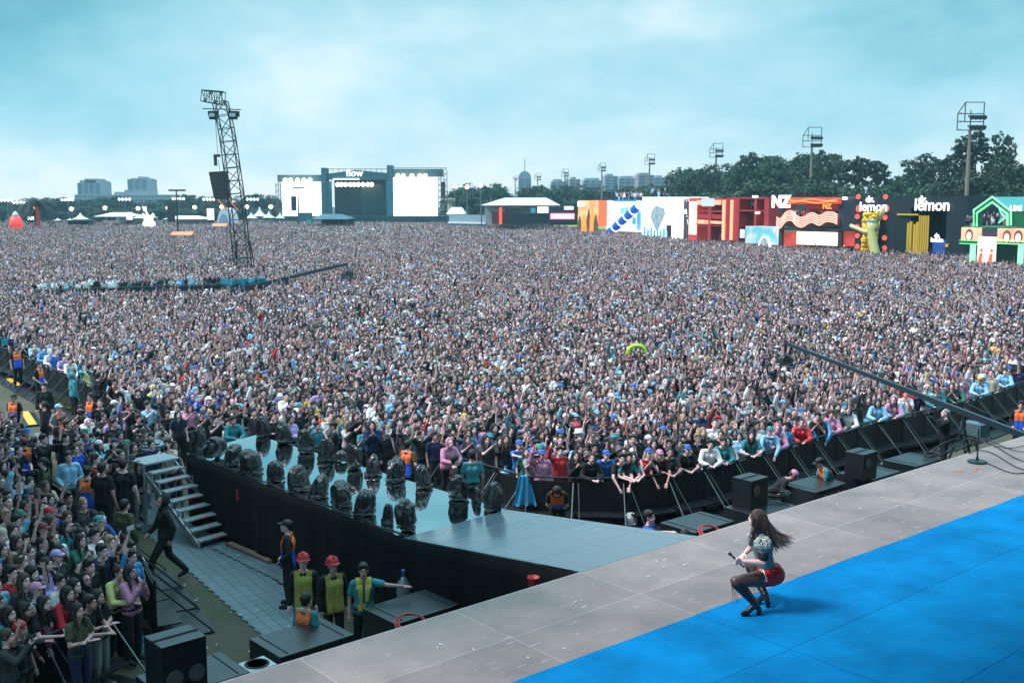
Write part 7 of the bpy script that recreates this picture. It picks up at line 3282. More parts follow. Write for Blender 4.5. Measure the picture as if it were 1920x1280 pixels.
# dark boxes and neon signs at the far end
f = Face('drinks_stall', 'dark stall with a glowing red pillar before the white marquee', 'stall', 932, 225, 980, 225, GS)
f.pbox('wall', M_DGREY, 948, 389, 980, 420, 0, -5)
f.pbox('red_pillar', M_NEONR, 936, 389, 941, 420, .3, -.5)
f.pbox('cabin', mat('dim red cabin', (.08, .02, .03), rough=.6), 922, 396, 948, 420, -.5, -5)
f = Face('drinks_stall', 'long dark stall under the white marquee', 'stall', 962, 222, 1030, 222, GS)
f.pbox('wall', M_DTEAL, 962, 400, 1030, 420, 0, -4)
f.pbox('counter_light', M_SCREEN, 1008, 388, 1028, 399, -.5, -.8)
f.pbox('counter_light', mat('teal box', (.1, .45, .5)), 995, 390, 1004, 399, -.5, -.8)
f = Face('drinks_stall', 'dark stall with a pink-edged white sign', 'stall', 1030, 215, 1083, 215, GS)
f.pbox('wall', M_DTEAL, 1030, 388, 1083, 422, 0, -4)
b = MB()
u0, z0 = f.uz(1032, 411)
u1, z1 = f.uz(1077, 400)
f.box('sign_edge', emit('pink neon', (1, .25, .55), 1.5), u0, u1, z0, z1, .3, .05)
f.box('sign', M_SCREEN, u0 + .3, u1 - .3, z0 + .3, z1 - .3, .36, .31)
f.pbox('window', M_SCREEN, 1058, 387, 1075, 393, .1, -.1)
# orange stall
f = Face('orange_stall', 'orange and cream stall with flame-like yellow decorations', 'stall', 1083, 208, 1138, 203, GS)
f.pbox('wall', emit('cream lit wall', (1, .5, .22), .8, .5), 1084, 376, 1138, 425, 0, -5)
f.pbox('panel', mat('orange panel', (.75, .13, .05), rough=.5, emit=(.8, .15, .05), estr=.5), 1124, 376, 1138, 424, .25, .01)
for q, (x, y, w_) in enumerate([(1089, 405, 4), (1097, 400, 5), (1106, 392, 5), (1113, 388, 5), (1119, 402, 4), (1101, 412, 6)]):
    u0, z0 = f.uz(x, y)
    b = MB()
    b.poly([(u0 - .5, -.3, .4), (u0 + .6, -.3, .4), (u0 + .5, -.3, z0 * .6), (u0 + .15, -.3, z0), (u0 - .35, -.3, z0 * .65)], (0, -.3, 0))
    b.build('flame_panel', M_NEONO if q % 2 else mat('dark olive figure', (.12, .10, .04)), f.t)
f.pbox('sign', M_SIGNW, 1086, 378, 1098, 387, .5, .2)
# white booth with blue slide
f = Face('slide_booth', 'bright white booth crossed by a segmented blue slide', 'booth', 1138, 203, 1212, 192, GS)
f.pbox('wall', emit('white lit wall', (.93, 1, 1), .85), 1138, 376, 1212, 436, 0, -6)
f.pbox('parapet', mat('blue band', (.03, .3, .6), rough=.5), 1150, 375, 1210, 378, .1, -.2)
a0, a1 = V(*[0, 0, 0]), 0
ua, za = f.uz(1153, 436)
ub, zb_ = f.uz(1210, 384)
for q in range(5):
    s0, s1 = q / 5, (q + 1) / 5 - .02
    b = MB()
    pA = V(ua + (ub - ua) * s0, -1.2, max(za, .4) + (zb_ - za) * s0)
    pB = V(ua + (ub - ua) * s1, -1.2, max(za, .4) + (zb_ - za) * s1)
    b.cone(pA, pB, .75, .75, 12)
    b.build('slide_tube', mat('blue slide', (.01, .12, .60), rough=.4, emit=(.01, .12, .6), estr=.3), f.t)
    b = MB()
    d_ = (pB - pA).normalized()
    b.cone(pB, pB + d_ * .22, .86, .86, 12)
    b.build('ring', M_SCREEN, f.t)
for x, y in ((1199, 403), (1199, 413), (1199, 425), (1190, 414), (1176, 395), (1168, 396)):
    b = MB()
    u, z = f.uz(x, y)
    b.cbox((u, -.1, z), (1.0, .15, 1.2))
    b.build('picture', mat('cyan picture', (.15, .55, .8), rough=.5, emit=(.15, .5, .8), estr=.4), f.t)
# white cube booth with rock motif
f = Face('cube_booth', 'brilliant white cube booth showing a grey rock shape', 'booth', 1210, 186, 1273, 178, GS)
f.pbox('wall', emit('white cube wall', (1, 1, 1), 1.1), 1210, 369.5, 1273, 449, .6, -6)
u0, z0 = f.uz(1240, 405)
rr = random.Random(4)
b = MB()
pts_ = [(-2.0, -.1), (-1.6, 1.0), (-.6, 1.7), (.5, 1.5), (1.6, 1.3), (1.9, .4), (1.2, -.6), (.3, -1.9), (-.4, -2.4), (-1.2, -1.5)]
b.poly([(u0 + x, -.62, z0 + z) for x, z in pts_], (0, -.12, 0))
b.build('rock_motif', mat('grey rock motif', (.35, .45, .48), rough=.6, var=.3, vscale=1.5), f.t)
for q in range(8):
    f.pbox('blue_drip', mat('cyan drip', (.1, .5, .65), rough=.5), 1214 + q * 6, 425 + (q * 5) % 9, 1216.5 + q * 6, 449, .75, .65)
f.pbox('door', M_DTEAL, 1256, 422, 1264, 449, .7, .5)
# dark panel with lettering
f = Face('brand_panel', 'dark teal panel with white dots and white lettering', 'booth', 1273, 180, 1295, 176, GS)
f.pbox('wall', M_DTEAL, 1273, 373, 1295, 452, 0, -4)
f.pbox('edge_light', M_LAMPC, 1273, 372, 1295, 373.2, .1, -.1)
f.text('FILA', 1284, 397, 1.05, M_SIGNW, .12, bold=.03)
for q in range(22):
    b = MB()
    u, z = f.uz(1274 + rr.uniform(0, 20), rr.choice([rr.uniform(375, 388), rr.uniform(405, 440)]))
    b.cbox((u, -.08, z), (.14, .06, .14), 0, 0, .78)
    b.build('dot', M_SIGNW, f.t)
# red containers and frame tower with vehicles
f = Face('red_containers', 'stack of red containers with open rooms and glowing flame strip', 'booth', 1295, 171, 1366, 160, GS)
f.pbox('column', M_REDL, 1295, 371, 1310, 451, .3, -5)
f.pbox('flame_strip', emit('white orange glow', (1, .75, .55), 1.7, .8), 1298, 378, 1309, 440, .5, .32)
f.pbox('back', M_DGREY, 1310, 371, 1366, 451, -4, -5)
for y0, y1 in ((371, 374), (394, 398), (401, 411), (421, 425)):
    f.pbox('floor_beam', M_RED, 1310, y0, 1358, y1, .2, -3.9)
for x0, x1 in ((1331, 1335), (1357, 1366)):
    f.pbox('post', M_RED, x0, 374, x1, 451, .25, -3.9)
f.pbox('sign', mat('grey sign', (.35, .42, .42), emit=(.5, .6, .6), estr=.5), 1320, 372, 1343, 387, .4, .3)
f.pbox('sign_light', emit('pinkish sign', (1, .3, .22), 1.4), 1311, 375, 1319, 384, .4, .3)
f.pbox('sign_light', emit('pinkish sign', (1, .3, .22), 1.4), 1344, 375, 1356, 384, .4, .3)
f.pbox('glow_strip', emit('white orange glow', (1, .38, .2), 1.3, .5), 1311, 412, 1331, 420, .3, .22)
f.pbox('glow_strip', emit('white orange glow', (1, .38, .2), 1.3, .5), 1335, 414, 1357, 420, .3, .22)
f.pbox('light_strip', emit('red glow', (1, .32, .18), 1.5), 1360.5, 375, 1362.5, 450, .5, .3)
f2 = Face('red_frame_tower', 'open red frame tower holding two vehicles on shelves', 'booth', 1366, 160, 1443, 149, GS)
f2.pbox('back', M_RED, 1366, 371, 1443, 424, -5.0, -5.3)
for x0, x1 in ((1366, 1372), (1375, 1387), (1417, 1420), (1436, 1443)):
    f2.pbox('post', M_RED, x0, 371, x1, 452 if x0 < 1380 else 424, .2, -4.9)
for y0, y1 in ((370, 373), (393, 397), (422, 426)):
    f2.pbox('shelf', M_RED, 1372, y0, 1443, y1, .25, -4.8)
f2.pbox('light_strip', emit('red glow', (1, .32, .18), 1.5), 1375.5, 375, 1377, 450, .5, .3)
f2.pbox('lamp', M_LAMPC, 1417, 367, 1421, 370, .5, 0)
f2.pbox('lamp', M_LAMPC, 1422, 398, 1425, 400, .5, 0)


def vehicle(name, label, f, px, py, L_, col, open_=False):
    u, z = f.uz(px, py)
    p = f.a + f.d * u + V(-f.d.y, f.d.x, 0) * 2.0
    t = thing(name, label, 'vehicle', (p.x, p.y, z), f.ang)
    m = mat('paint ' + name, col, rough=.3, coat=.5)
    b = MB()
    W = 1.5
    if not open_:
        b.poly([(-L_ / 2, -W / 2, .35), (L_ / 2, -W / 2, .35), (L_ / 2, -W / 2, .8), (L_ * .30, -W / 2, .98), (L_ * .12, -W / 2, 1.48), (-L_ * .38, -W / 2, 1.48), (-L_ / 2, -W / 2, .95)], (0, W, 0))
        b.build('body', m, t, bevel=.06)
        b = MB()
        b.poly([(L_ * .24, -W / 2 - .02, 1.0), (L_ * .11, -W / 2 - .02, 1.40), (-L_ * .36, -W / 2 - .02, 1.40), (-L_ * .42, -W / 2 - .02, 1.0)], (0, W + .04, 0))
        b.build('window', M_WINB, t)
    else:
        b.poly([(-L_ / 2, -W / 2, .35), (L_ / 2, -W / 2, .35), (L_ / 2, -W / 2, .95), (L_ * .25, -W / 2, 1.0), (L_ * .1, -W / 2, .6), (-L_ * .45, -W / 2, .7)], (0, W, 0))
        b.build('body', m, t)
        b = MB()
        b.box(-L_ * .45, L_ * .2, -W / 2, W / 2, 1.9, 1.98)
        for x, y in ((-L_ * .42, -.6), (-L_ * .42, .6), (L_ * .17, -.6), (L_ * .17, .6)):
            b.bar((x, y, .7), (x, y, 1.9), .06)
        b.build('canopy', m, t)
    for x in (-L_ * .32, L_ * .32):
        for y in (-W / 2, W / 2):
            b = MB()
            b.cone((x, y - .11, .33), (x, y + .11, .33), .33, .33, 16)
            w_ = b.build('wheel', mat('tyre', (.01, .01, .01), rough=.8), t)
            b = MB()
            b.cone((x, y - .12, .33), (x, y + .12, .33), .17, .17, 12)
            b.build('rim', M_CHROME, w_)
    return t


vehicle('small_car', 'pale blue-grey car parked on the top shelf of the red frame tower', f2, 1402, 393, 3.0, (.30, .42, .48))
vehicle('buggy', 'dark open buggy on the middle shelf of the red frame tower', f2, 1402, 421, 2.7, (.02, .06, .07), True)
vehicle('hatchback_car', 'grey car with a yellow plate in the ground floor of the red containers', f, 1338, 450, 3.2, (.25, .33, .36))
# teal mural with arch
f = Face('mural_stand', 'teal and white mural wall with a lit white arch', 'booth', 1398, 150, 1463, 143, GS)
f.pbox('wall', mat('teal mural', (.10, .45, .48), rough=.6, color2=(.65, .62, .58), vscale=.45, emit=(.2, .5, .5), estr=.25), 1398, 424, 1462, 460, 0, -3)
u0, z0 = f.uz(1436, 458)
b = MB()
o_, i_ = [], []
for a in np.linspace(0, math.pi, 14):
    o_.append((u0 + 1.35 * math.cos(a), -.3, 1.0 + 1.9 * math.sin(a)))
    i_.append((u0 + 1.15 * math.cos(a), -.3, 1.0 + 1.7 * math.sin(a)))
b.poly(o_ + i_[::-1], (0, .25, 0))
b.build('arch', M_SCREEN, f.t)
b = MB()
b.poly(i_, (0, .2, 0))
b.build('picture', mat('pale car picture', (.5, .5, .48), color2=(.15, .4, .42), vscale=1.2), f.t)
f.pbox('vertical_sign', emit('violet sign', (.7, .7, 1), 1.2), 1390, 430, 1396, 446, .2, 0)
# wavy booth
f = Face('wave_booth', 'dark booth with red balcony roof and glowing red and white waves', 'booth', 1460, 143, 1606, 134, GS)
f.pbox('wall', M_DGREY, 1462, 370, 1578, 466, -3.5, -5)
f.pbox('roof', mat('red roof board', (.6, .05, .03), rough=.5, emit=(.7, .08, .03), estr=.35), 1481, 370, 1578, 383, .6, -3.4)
f.pbox('floor', M_DGREY, 1462, 426, 1578, 434, .1, -3.4)
f.pbox('post', M_DGREY, 1462, 383, 1466, 466, 0, -.4)
f.pbox('post', M_DGREY, 1573, 383, 1577, 466, 0, -.4)
f.pbox('back_light', mat('dim red room', (.12, .015, .02), emit=(.4, .05, .03), estr=.3), 1484, 384, 1572, 412, -3.2, -3.4)
f.pbox('screen', emit('cream shop light', (1, .88, .72), 1.4), 1483, 434, 1572, 462, -1.2, -1.5)
f.pbox('side_panel', M_DTEAL, 1577, 371, 1606, 434, .05, -4)
f.pbox('side_panel', mat('dark red shop', (.4, .03, .03), emit=(.8, .1, .05), estr=.4), 1577, 434, 1604, 462, -.5, -3)
f.pbox('side_panel', mat('dark red shop', (.4, .03, .03)), 1466, 436, 1480, 462, -.3, -3)
f.pbox('lamp', M_LAMPC, 1584, 370, 1590, 374, .5, .2)
b = MB()
for q in range(5):
    pts_ = []
    for k in range(60):
        x = 1461 + k * (114 / 59)
        yy = 404 + q * 4.2 + 4.5 * math.sin((x - 1461) * .16 + .4) * (1 if x > 1495 else 1.8) - (8 * math.exp(-((x - 1552) / 9) ** 2)) - (6 * math.exp(-((x - 1476) / 7) ** 2))
        u, z = f.uz(x, yy)
        pts_.append((u, -.5 - .03 * q, z))
    b.tube(pts_, .10, 5)
b.build('wave_light', emit('red white neon', (1, .34, .26), 1.5), f.t)
f.pbox('balcony_front', M_DGREY, 1466, 410, 1576, 426, .1, -.1)
b = MB()
for q in range(2):
    pts_ = []
    for k in range(40):
        x = 1483 + k * (94 / 39)
        u, z = f.uz(x, 375 + q * 4 + 1.6 * math.sin(x * .11 + q * 2))
        pts_.append((u, -.75, z))
    b.tube(pts_, .07, 5)
b.build('roof_light', M_NEONO, f.t)
f.text('NZ', 1471, 379, 2.0, M_SIGNW, .8, bold=.12)
f.text('NZ', 1556, 387, .9, M_NEONO, .6, bold=.04)
# lemon booth
M_YEL = mat('yellow balloon skin', (.80, .50, .03), rough=.35, var=.15, vscale=1.0)
M_DN = mat('dark navy teal', (.004, .014, .022), rough=.55, var=.15)
f = Face('lemon_booth', 'dark booth with white lemon lettering, red dots and yellow lemon column', 'booth', 1606, 133, 1678, 129, GS)
f.pbox('wall', M_DN, 1606, 370, 1678, 474, 0, -5)
f.text('dr.', 1634, 374, 1.0, M_SIGNW, .3, bold=.05)
f.text('lemon', 1640, 388, 1.5, M_SIGNW, .3, bold=.02)
for x, y in ((1610, 369), (1612, 391), (1608, 406), (1608, 425), (1608, 442), (1608, 462), (1661, 369), (1661, 391), (1660, 408), (1659, 446), (1659, 465), (1659, 475)):
    u, z = f.uz(x, y)
    b = MB()
    b.cone((u, -.12, z), (u, -.02, z), .30 if y != 391 else .45, .30 if y != 391 else .45, 16)
    b.build('red_dot', emit('red dot', (1, .10, .08), 1.0), f.t)
ul, _ = f.uz(1628, 400)
ur, _ = f.uz(1655, 400)
_, zt_ = f.uz(1640, 397)
rr = random.Random(6)
pcol = f.a + f.d * ((ul + ur) / 2) + V(f.d.y, -f.d.x, 0) * 1.0
t = thing('lemon_column', 'tall column of crumpled yellow balloons below the lemon lettering', 'column', pcol, f.ang)
b = MB()
R_ = (ur - ul) / 2
for k in range(150):
    a = rr.uniform(0, 6.28)
    b.ell((math.cos(a) * R_ * .75, math.sin(a) * R_ * .6, rr.uniform(.2, zt_ - .2)), (rr.uniform(.2, .36), rr.uniform(.2, .34), rr.uniform(.2, .4)), 2)
b.box(-R_ * .7, R_ * .7, -R_ * .4, R_ * .4, 0, zt_ - .1)
b.build('balloons', M_YEL, t, smooth=False)
# tube dancer
p = f.a + f.d * f.uz(1668, 440)[0] + V(f.d.y, -f.d.x, 0) * 3.0
t = thing('tube_dancer', 'pale yellow inflatable tube dancer with raised arms beside the lemon column', 'inflatable', p, f.ang)
M_PY = mat('pale yellow fabric', (.55, .55, .22), rough=.6)
zc = 8 - (405 - 370) * 128 / F
b = MB()
b.tube([(.3, 0, .0), (.25, 0, 1.2), (-.25, 0, 2.8), (-.45, 0, 4.4), (-.5, 0, 5.2)], [.55, .55, .52, .55, .6], 12)
b.build('body', M_PY, t, smooth=True)
b = MB()
b.tube([(-.3, 0, 3.9), (-1.2, -.3, 4.0), (-2.3, -.3, 4.4), (-3.2, -.2, 4.7)], [.28, .26, .24, .22], 10)
b.build('arm', M_PY, t, smooth=True)
b = MB()
b.tube([(-.2, 0, 4.0), (.35, 0, 4.7), (.7, 0, 5.9), (.9, 0, 6.8)], [.28, .28, .28, .28], 10)
b.build('arm', M_PY, t, smooth=True)
b = MB()
b.lathe([(.62, 5.15), (.66, 5.35), (.3, 5.4)], (-.5, 0, 0), 14)
b.build('cap', mat('blue brim', (.15, .45, .55)), t)
# dark lemon building
f = Face('lemon_hall', 'long dark hall with white lemon lettering and golden curtain doorway', 'building', 1678, 129, 1808, 121, GS)
f.pbox('wall', M_DN, 1678, 367, 1704, 476, 0, -8)
f.pbox('wall', M_DN, 1777, 367, 1808, 482, 0, -8)
f.pbox('lintel', M_DN, 1704, 367, 1777, 391, .05, -8)
f.pbox('ceiling_panel', mat('slate inset', (.02, .035, .045), rough=.6), 1704, 391, 1777, 393, -.2, -6)
f.pbox('back', mat('dark inner wall', (.02, .03, .05), rough=.6), 1704, 391, 1777, 480, -5.5, -6)
f.text('dr.', 1733, 374, 1.05, M_SIGNW, .25, bold=.05)
f.text('lemon', 1750, 385, 1.9, M_SIGNW, .25, bold=.025)
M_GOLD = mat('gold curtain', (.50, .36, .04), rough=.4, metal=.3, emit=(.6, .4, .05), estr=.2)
_, zc = f.uz(1720, 404)
for q in range(9):
    x = 1724 + q * 2.1
    u, _ = f.uz(x, 440)
    b = MB()
    b.tube([(u, -.1 + .12 * (q % 2), .2), (u + .03, -.1 + .12 * (q % 2), zc * .5), (u, -.1 + .12 * (q % 2), zc)], [.10, .085, .085], 6)
    b.build('gold_curtain', M_GOLD, f.t)
for x, y in ((1705, 418), (1710, 415), (1717, 420), (1722, 416)):
    u, z = f.uz(x, y)
    b = MB()
    b.box(u - .13, u + .13, -.2, .05, .3, z)
    b.build('gold_bar', M_GOLD, f.t)
f.box('gold_rail', M_GOLD, f.uz(1703, 0)[0], f.uz(1743, 0)[0], zc, zc + .18, .25, 0)
f.pbox('blue_booth', mat('blue lit counter', (.02, .06, .22), rough=.5, emit=(.02, .08, .35), estr=.5), 1742, 450, 1767, 479, -.6, -1.6)
f.text('dr.\nlemon', 1757, 446, .65, M_SIGNW, .0, bold=.03)
f.pbox('yellow_notice', M_YEL, 1775, 457, 1779, 463, .2, 0)
# green neon house
f = Face('neon_house', 'green neon gabled house with lit portrait screens below', 'booth', 1806, 112, 1960, 104, GS)
M_GRN = mat('green facade', (.005, .16, .06), rough=.5)
ap = f.uz(1863, 369)
el_, er_ = f.uz(1828, 394), f.uz(1898, 396)
bl, br_ = f.uz(1828, 424), f.uz(1898, 422)
b = MB()
out = [bl, el_, ap, er_, br_]


def inset(p, k):
    c = ((bl[0] + br_[0]) / 2, bl[1])
    return (c[0] + (p[0] - c[0]) * k, c[1] + (p[1] - c[1]) * k)


inn = [inset(p, .80) for p in out]
b.poly([(u, -.1, z) for u, z in out] + [(u, -.1, z) for u, z in inn[::-1]], (0, .6, 0))
b.build('gable', M_GRN, f.t)
for k_, nm in ((1.0, 'neon_tube'), (.82, 'neon_tube')):
    b = MB()
    b.tube([(inset(p, k_)[0], -.2, inset(p, k_)[1]) for p in out], .085, 6)
    b.build(nm, emit('green white neon', (.22, 1, .38), 1.6), f.t)
b = MB()
b.add([(ap[0], -.05, ap[1]), (er_[0], -.05, er_[1]), (er_[0] + 9, 7.5, er_[1] + .0), (ap[0] + 9, 7.5, ap[1])], [(0, 1, 2, 3)])
o = b.build('roof', mat('teal metal roof', (.03, .26, .25), rough=.4), f.t)
o.modifiers.new('th', 'SOLIDIFY').thickness = .12
for q in (2.2, 3.8, 5.4, 7.0):
    b = MB()
    k1 = q / 9
    b.bar((ap[0] + q, 7.5 * k1 - .1, ap[1] + .08), (er_[0] + q, 7.5 * k1 - .1, er_[1] + .08), .12)
    b.build('roof_neon', emit('green white neon', (.22, 1, .38), 1.6), f.t)
b = MB()
b.add([(er_[0] - .1, 0, br_[1]), (er_[0] - .1 + 9, 7.5, br_[1]), (er_[0] - .1 + 9, 7.5, er_[1]), (er_[0] - .1, 0, er_[1])], [(0, 1, 2, 3)])
b.build('side_wall', M_GRN, f.t).modifiers.new('th', 'SOLIDIFY').thickness = .1
f.text('UNI', 1916, 391, .75, M_SIGNW, .9, bold=.02)
# inside of the gable: crossed green neon
c0 = f.uz(1875, 403)
b = MB()
b.tube([(c0[0] - .9, .8, c0[1] + 1.0), (c0[0] - .5, .8, c0[1] + .2), (c0[0] + .7, .8, c0[1] - .8)], .07, 6)
b.tube([(c0[0] + .9, .8, c0[1] + 1.0), (c0[0] + .5, .8, c0[1] + .2), (c0[0] - .7, .8, c0[1] - .8)], .07, 6)
b.build('neon_motif', emit('green neon', (.10, 1.0, .45), 2.2), f.t)
f.pbox('inner_wall', mat('dusky pink wall', (.25, .10, .09), rough=.7), 1845, 384, 1896, 424, -3.0, -3.2)
f.box('balcony_floor', M_GRN, f.uz(1808, 424)[0], f.L, bl[1] - .25, bl[1] - .02, .1, -6)
f.box('under_wall', mat('dark green wall', (.008, .06, .045), rough=.7), f.uz(1808, 424)[0], f.L, 0, bl[1] - .26, -3.5, -5)


def portrait(x0, y0, x1, y1, seed, nm='screen'):
    """lit screen with a plain warm abstract portrait: skin ground, dark hair arcs"""
    u0, z1 = f.uz(x0, y0)
    u1, z0 = f.uz(x1, y1)
    s_ = f.box(nm, emit('peach screen', (1, .5, .32), .9, .5), u0, u1, z0, z1, .5, .2)
    rr = random.Random(seed)
    b = MB()
    cu, cz = (u0 + u1) / 2 + rr.uniform(-.3, .3), (z0 + z1) / 2
    h_ = (z1 - z0)
    b.ell((cu, -.53, cz - .1 * h_), (h_ * .36, .02, h_ * .5), 3)
    b.build('hair', mat('screen brown', (.12, .04, .02), emit=(.25, .08, .03), estr=.6), s_)
    b = MB()
    b.ell((cu, -.56, cz - .18 * h_), (h_ * .23, .02, h_ * .33), 3)
    b.build('portrait', emit('peach face', (1, .72, .58), .95), s_)
    return s_


portrait(1809, 426, 1846, 451, 1)
portrait(1877, 428, 1903, 454, 2)
portrait(1903, 428, 1935, 455, 3)
f.pbox('dark_screen', mat('dark screen', (.05, .05, .06), rough=.3), 1846, 427, 1877, 443, .45, .2)
s_ = f.pbox('banner', emit('white orange banner', (1, .75, .6), 1.1), 1844, 443, 1874, 497, .8, .6)
for x in (1850, 1869):
    b = MB()
    u, z = f.uz(x, 470)
    b.tube([(u, -.85, .6), (u - .1, -.85, 1.6), (u + .05, -.85, 2.5)], [.30, .22, .14], 8)
    b.ell((u + .05, -.85, 2.8), (.16, .05, .2), 2)
    b.build('figure', emit('red figure', (1, .15, .08), .8), s_)
for x0, x1 in ((1805, 1843), (1874, 1930)):
    f.pbox('green_beam', M_GRN, x0, 451, x1, 457, .45, -.2)
    for y in (451, 457):
        f.pbox('neon_tube', emit('green white neon', (.22, 1, .38), 1.6), x0, y - .5, x1, y + .5, .55, .46)
for x in (1823, 1828, 1913, 1918):
    f.pbox('neon_tube', emit('green white neon', (.22, 1, .38), 1.6), x, 458, x + 1.2, 500, .3, .1)
# people on balconies and roofs, small in the picture
def small_person(f, px, py_feet, label, col, pose='idle', w=-1.5):
    u, z = f.uz(px, py_feet)
    p = f.a + f.d * u + V(-f.d.y, f.d.x, 0) * (-w)
    person((p.x, p.y), heading_to(p, FOCUS), pose, 'tee', col, 'short', 'dark', int(px) % 5, label=label, group='people on the booth balconies', z=z)

FACES = {}

# ================================================================== TOWERS AND CRANES IN THE CROWD
M_TW = mat('blackened truss steel', (.02, .035, .042), rough=.5, metal=.3)


def truss(b, pts, w, r=.05, n=None, seg=1.0):
    """square lattice mast following the points"""
    pts = [V(*p) for p in pts]
    tot = sum((pts[i + 1] - pts[i]).length for i in range(len(pts) - 1))
    n = n or int(tot / seg)

    def at(s):
        for i in range(len(pts) - 1):
            l = (pts[i + 1] - pts[i]).length
            if s <= l or i == len(pts) - 2:
                return pts[i].lerp(pts[i + 1], s / l), (pts[i + 1] - pts[i]).normalized()
            s -= l
    rings = []
    for k in range(n + 1):
        c, d = at(tot * k / n)
        x, y, _ = basis(d)
        ww = w * (1 - .15 * k / n) if w > 1 else w
        rings.append([c + x * (i * ww / 2) + y * (j_ * ww / 2) for i, j_ in ((-1, -1), (1, -1), (1, 1), (-1, 1))])
    for k in range(n):
        for q in range(4):
            b.bar(rings[k][q], rings[k + 1][q], r * 1.4)
            b.bar(rings[k][q], rings[k][(q + 1) % 4], r)
            if (k + q) % 2:
                b.bar(rings[k][q], rings[k + 1][(q + 1) % 4], r)
            else:
                b.bar(rings[k][(q + 1) % 4], rings[k + 1][q], r)
    for q in range(4):
        b.bar(rings[n][q], rings[n][(q + 1) % 4], r)


D = 100.0
B0 = gp(458, 533, 0)
D = B0.y
t = thing('speaker_tower', 'tall leaning lattice speaker tower rising from the crowd at left', 'tower', (B0.x, D, 0))


def rel(px, py, dy=0.0):
    q = dp(px, py, D + dy)
    return V(q.x - B0.x, dy, q.z)


b = MB()
truss(b, [(0, 0, 0.05), rel(443, 372), rel(426, 250), rel(413, 192)], 1.35, .06, seg=1.15)
b.build('lattice_mast', M_TW, t)
b = MB()
pa, pb_ = rel(419, 185), rel(380, 180)
truss(b, [pa, pb_], 1.15, .055, n=4)
b.build('top_boom', M_TW, t)
b = MB()
b.bar(rel(380, 204), rel(452, 206), .08)
b.build('light_bar', M_TW, t)
for x in (400, 437):
    c = rel(x, 213)
    b = MB()
    b.cbox(c, (.85, .6, .42))
    b.cbox(c + V(0, 0, -.38), (.7, .5, .3))
    l_ = b.build('floodlight', M_DGREY, t)
    b = MB()
    b.cbox(c + V(0, -.31, -.15), (.55, .03, .3))
    b.build('lens', mat('pale lens', (.45, .6, .65), rough=.2), l_)
b = MB()
b.cbox(rel(445, 214), (.35, .3, .5))
b.build('loudhailer', M_DGREY, t)
b = MB()
b.bar(rel(403, 215, -.5), rel(409, 295, -.5), .035)
b.bar(rel(409, 300, -.5), rel(412, 320, -.5), .035)
b.build('hoist_cable', M_TW, t)
b = MB()
b.cbox(rel(407, 292, -.5), (.55, .35, .22))
b.cbox(rel(404, 302, -.5), (.22, .3, .85))
b.build('hoist', M_DGREY, t)
c0 = rel(411, 322, -.5)
for q in range(6):
    b = MB()
    c = rel(409 + q * 1.4, 326 + q * 8.4, -.5)
    b.cbox(c, (1.42 - .03 * q, .9, .40), 0, 0, -.06 - .02 * q)
    b.cbox(c + V(.55, -.1, -.2), (.5, .7, .06), 0, 0, -.1)
    b.build('array_speaker', M_DGREY, t)
b = MB()
b.bar(rel(403, 368, .5), rel(430, 398, .5), .13)
b.bar(rel(424, 368, .5), rel(447, 396, .5), .13)
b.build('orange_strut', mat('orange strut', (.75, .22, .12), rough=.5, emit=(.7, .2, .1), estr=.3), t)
b = MB()
for s in (-1, 1):
    b.bar((s * 1.0, -.6, .05), (s * .6, 0, 4.0), .09)
    b.bar((s * 1.0, .9, .05), (s * .6, .3, 4.0), .09)
b.box(-1.2, 1.2, -1.2, 1.2, 0, .9)
b.build('base', M_TW, t)

# covered platform, its fence and the camera crane beside the tower
f = Face('camera_platform', 'dark covered platform at the foot of the leaning speaker tower', 'platform', 430, 84, 500, 86)
f.box('deck', M_DTEAL, 0, f.L, 0, 1.35, 0, -3)
b = MB()
for k in range(22):
    u = f.L * (k + .5) / 22
    b.cbox((u, .6 + .4 * math.sin(k * 1.7), 1.45), (f.L / 18, 1.3, .35 + .2 * math.sin(k * 2.3)), k * .3, .1 * math.sin(k), .1)
b.build('cover', mat('blue tarpaulin', (.02, .16, .24), rough=.4, bump=.8, bscale=3), f.t)
for x0, D0, x1, D1, lb in [(58, 80, 180, 82, 'dark fenced lane crossing the crowd at far left'), (180, 82, 300, 84, 'middle stretch of the dark fenced lane crossing the crowd'), (300, 84, 430, 86, 'stretch of the dark fenced lane nearest the speaker tower')]:
    f = Face('lane_fence', lb, 'fence', x0, D0, x1, D1, 'fence across the crowd')
    f.box('mesh', M_DTEAL, 0, f.L, 0, 1.2, 0, -.06)
    b = MB()
    n = int(f.L / 2)
    b.bar((0, -.06, 1.27), (f.L, -.06, 1.27), .07)
    b.build('rail', M_STEEL, f.t)
    for k in range(n):
        b = MB()
        b.bar((f.L * k / n, .3, 0), (f.L * k / n, .1, 1.2), .07)
        b.build('post', M_STEEL, f.t)


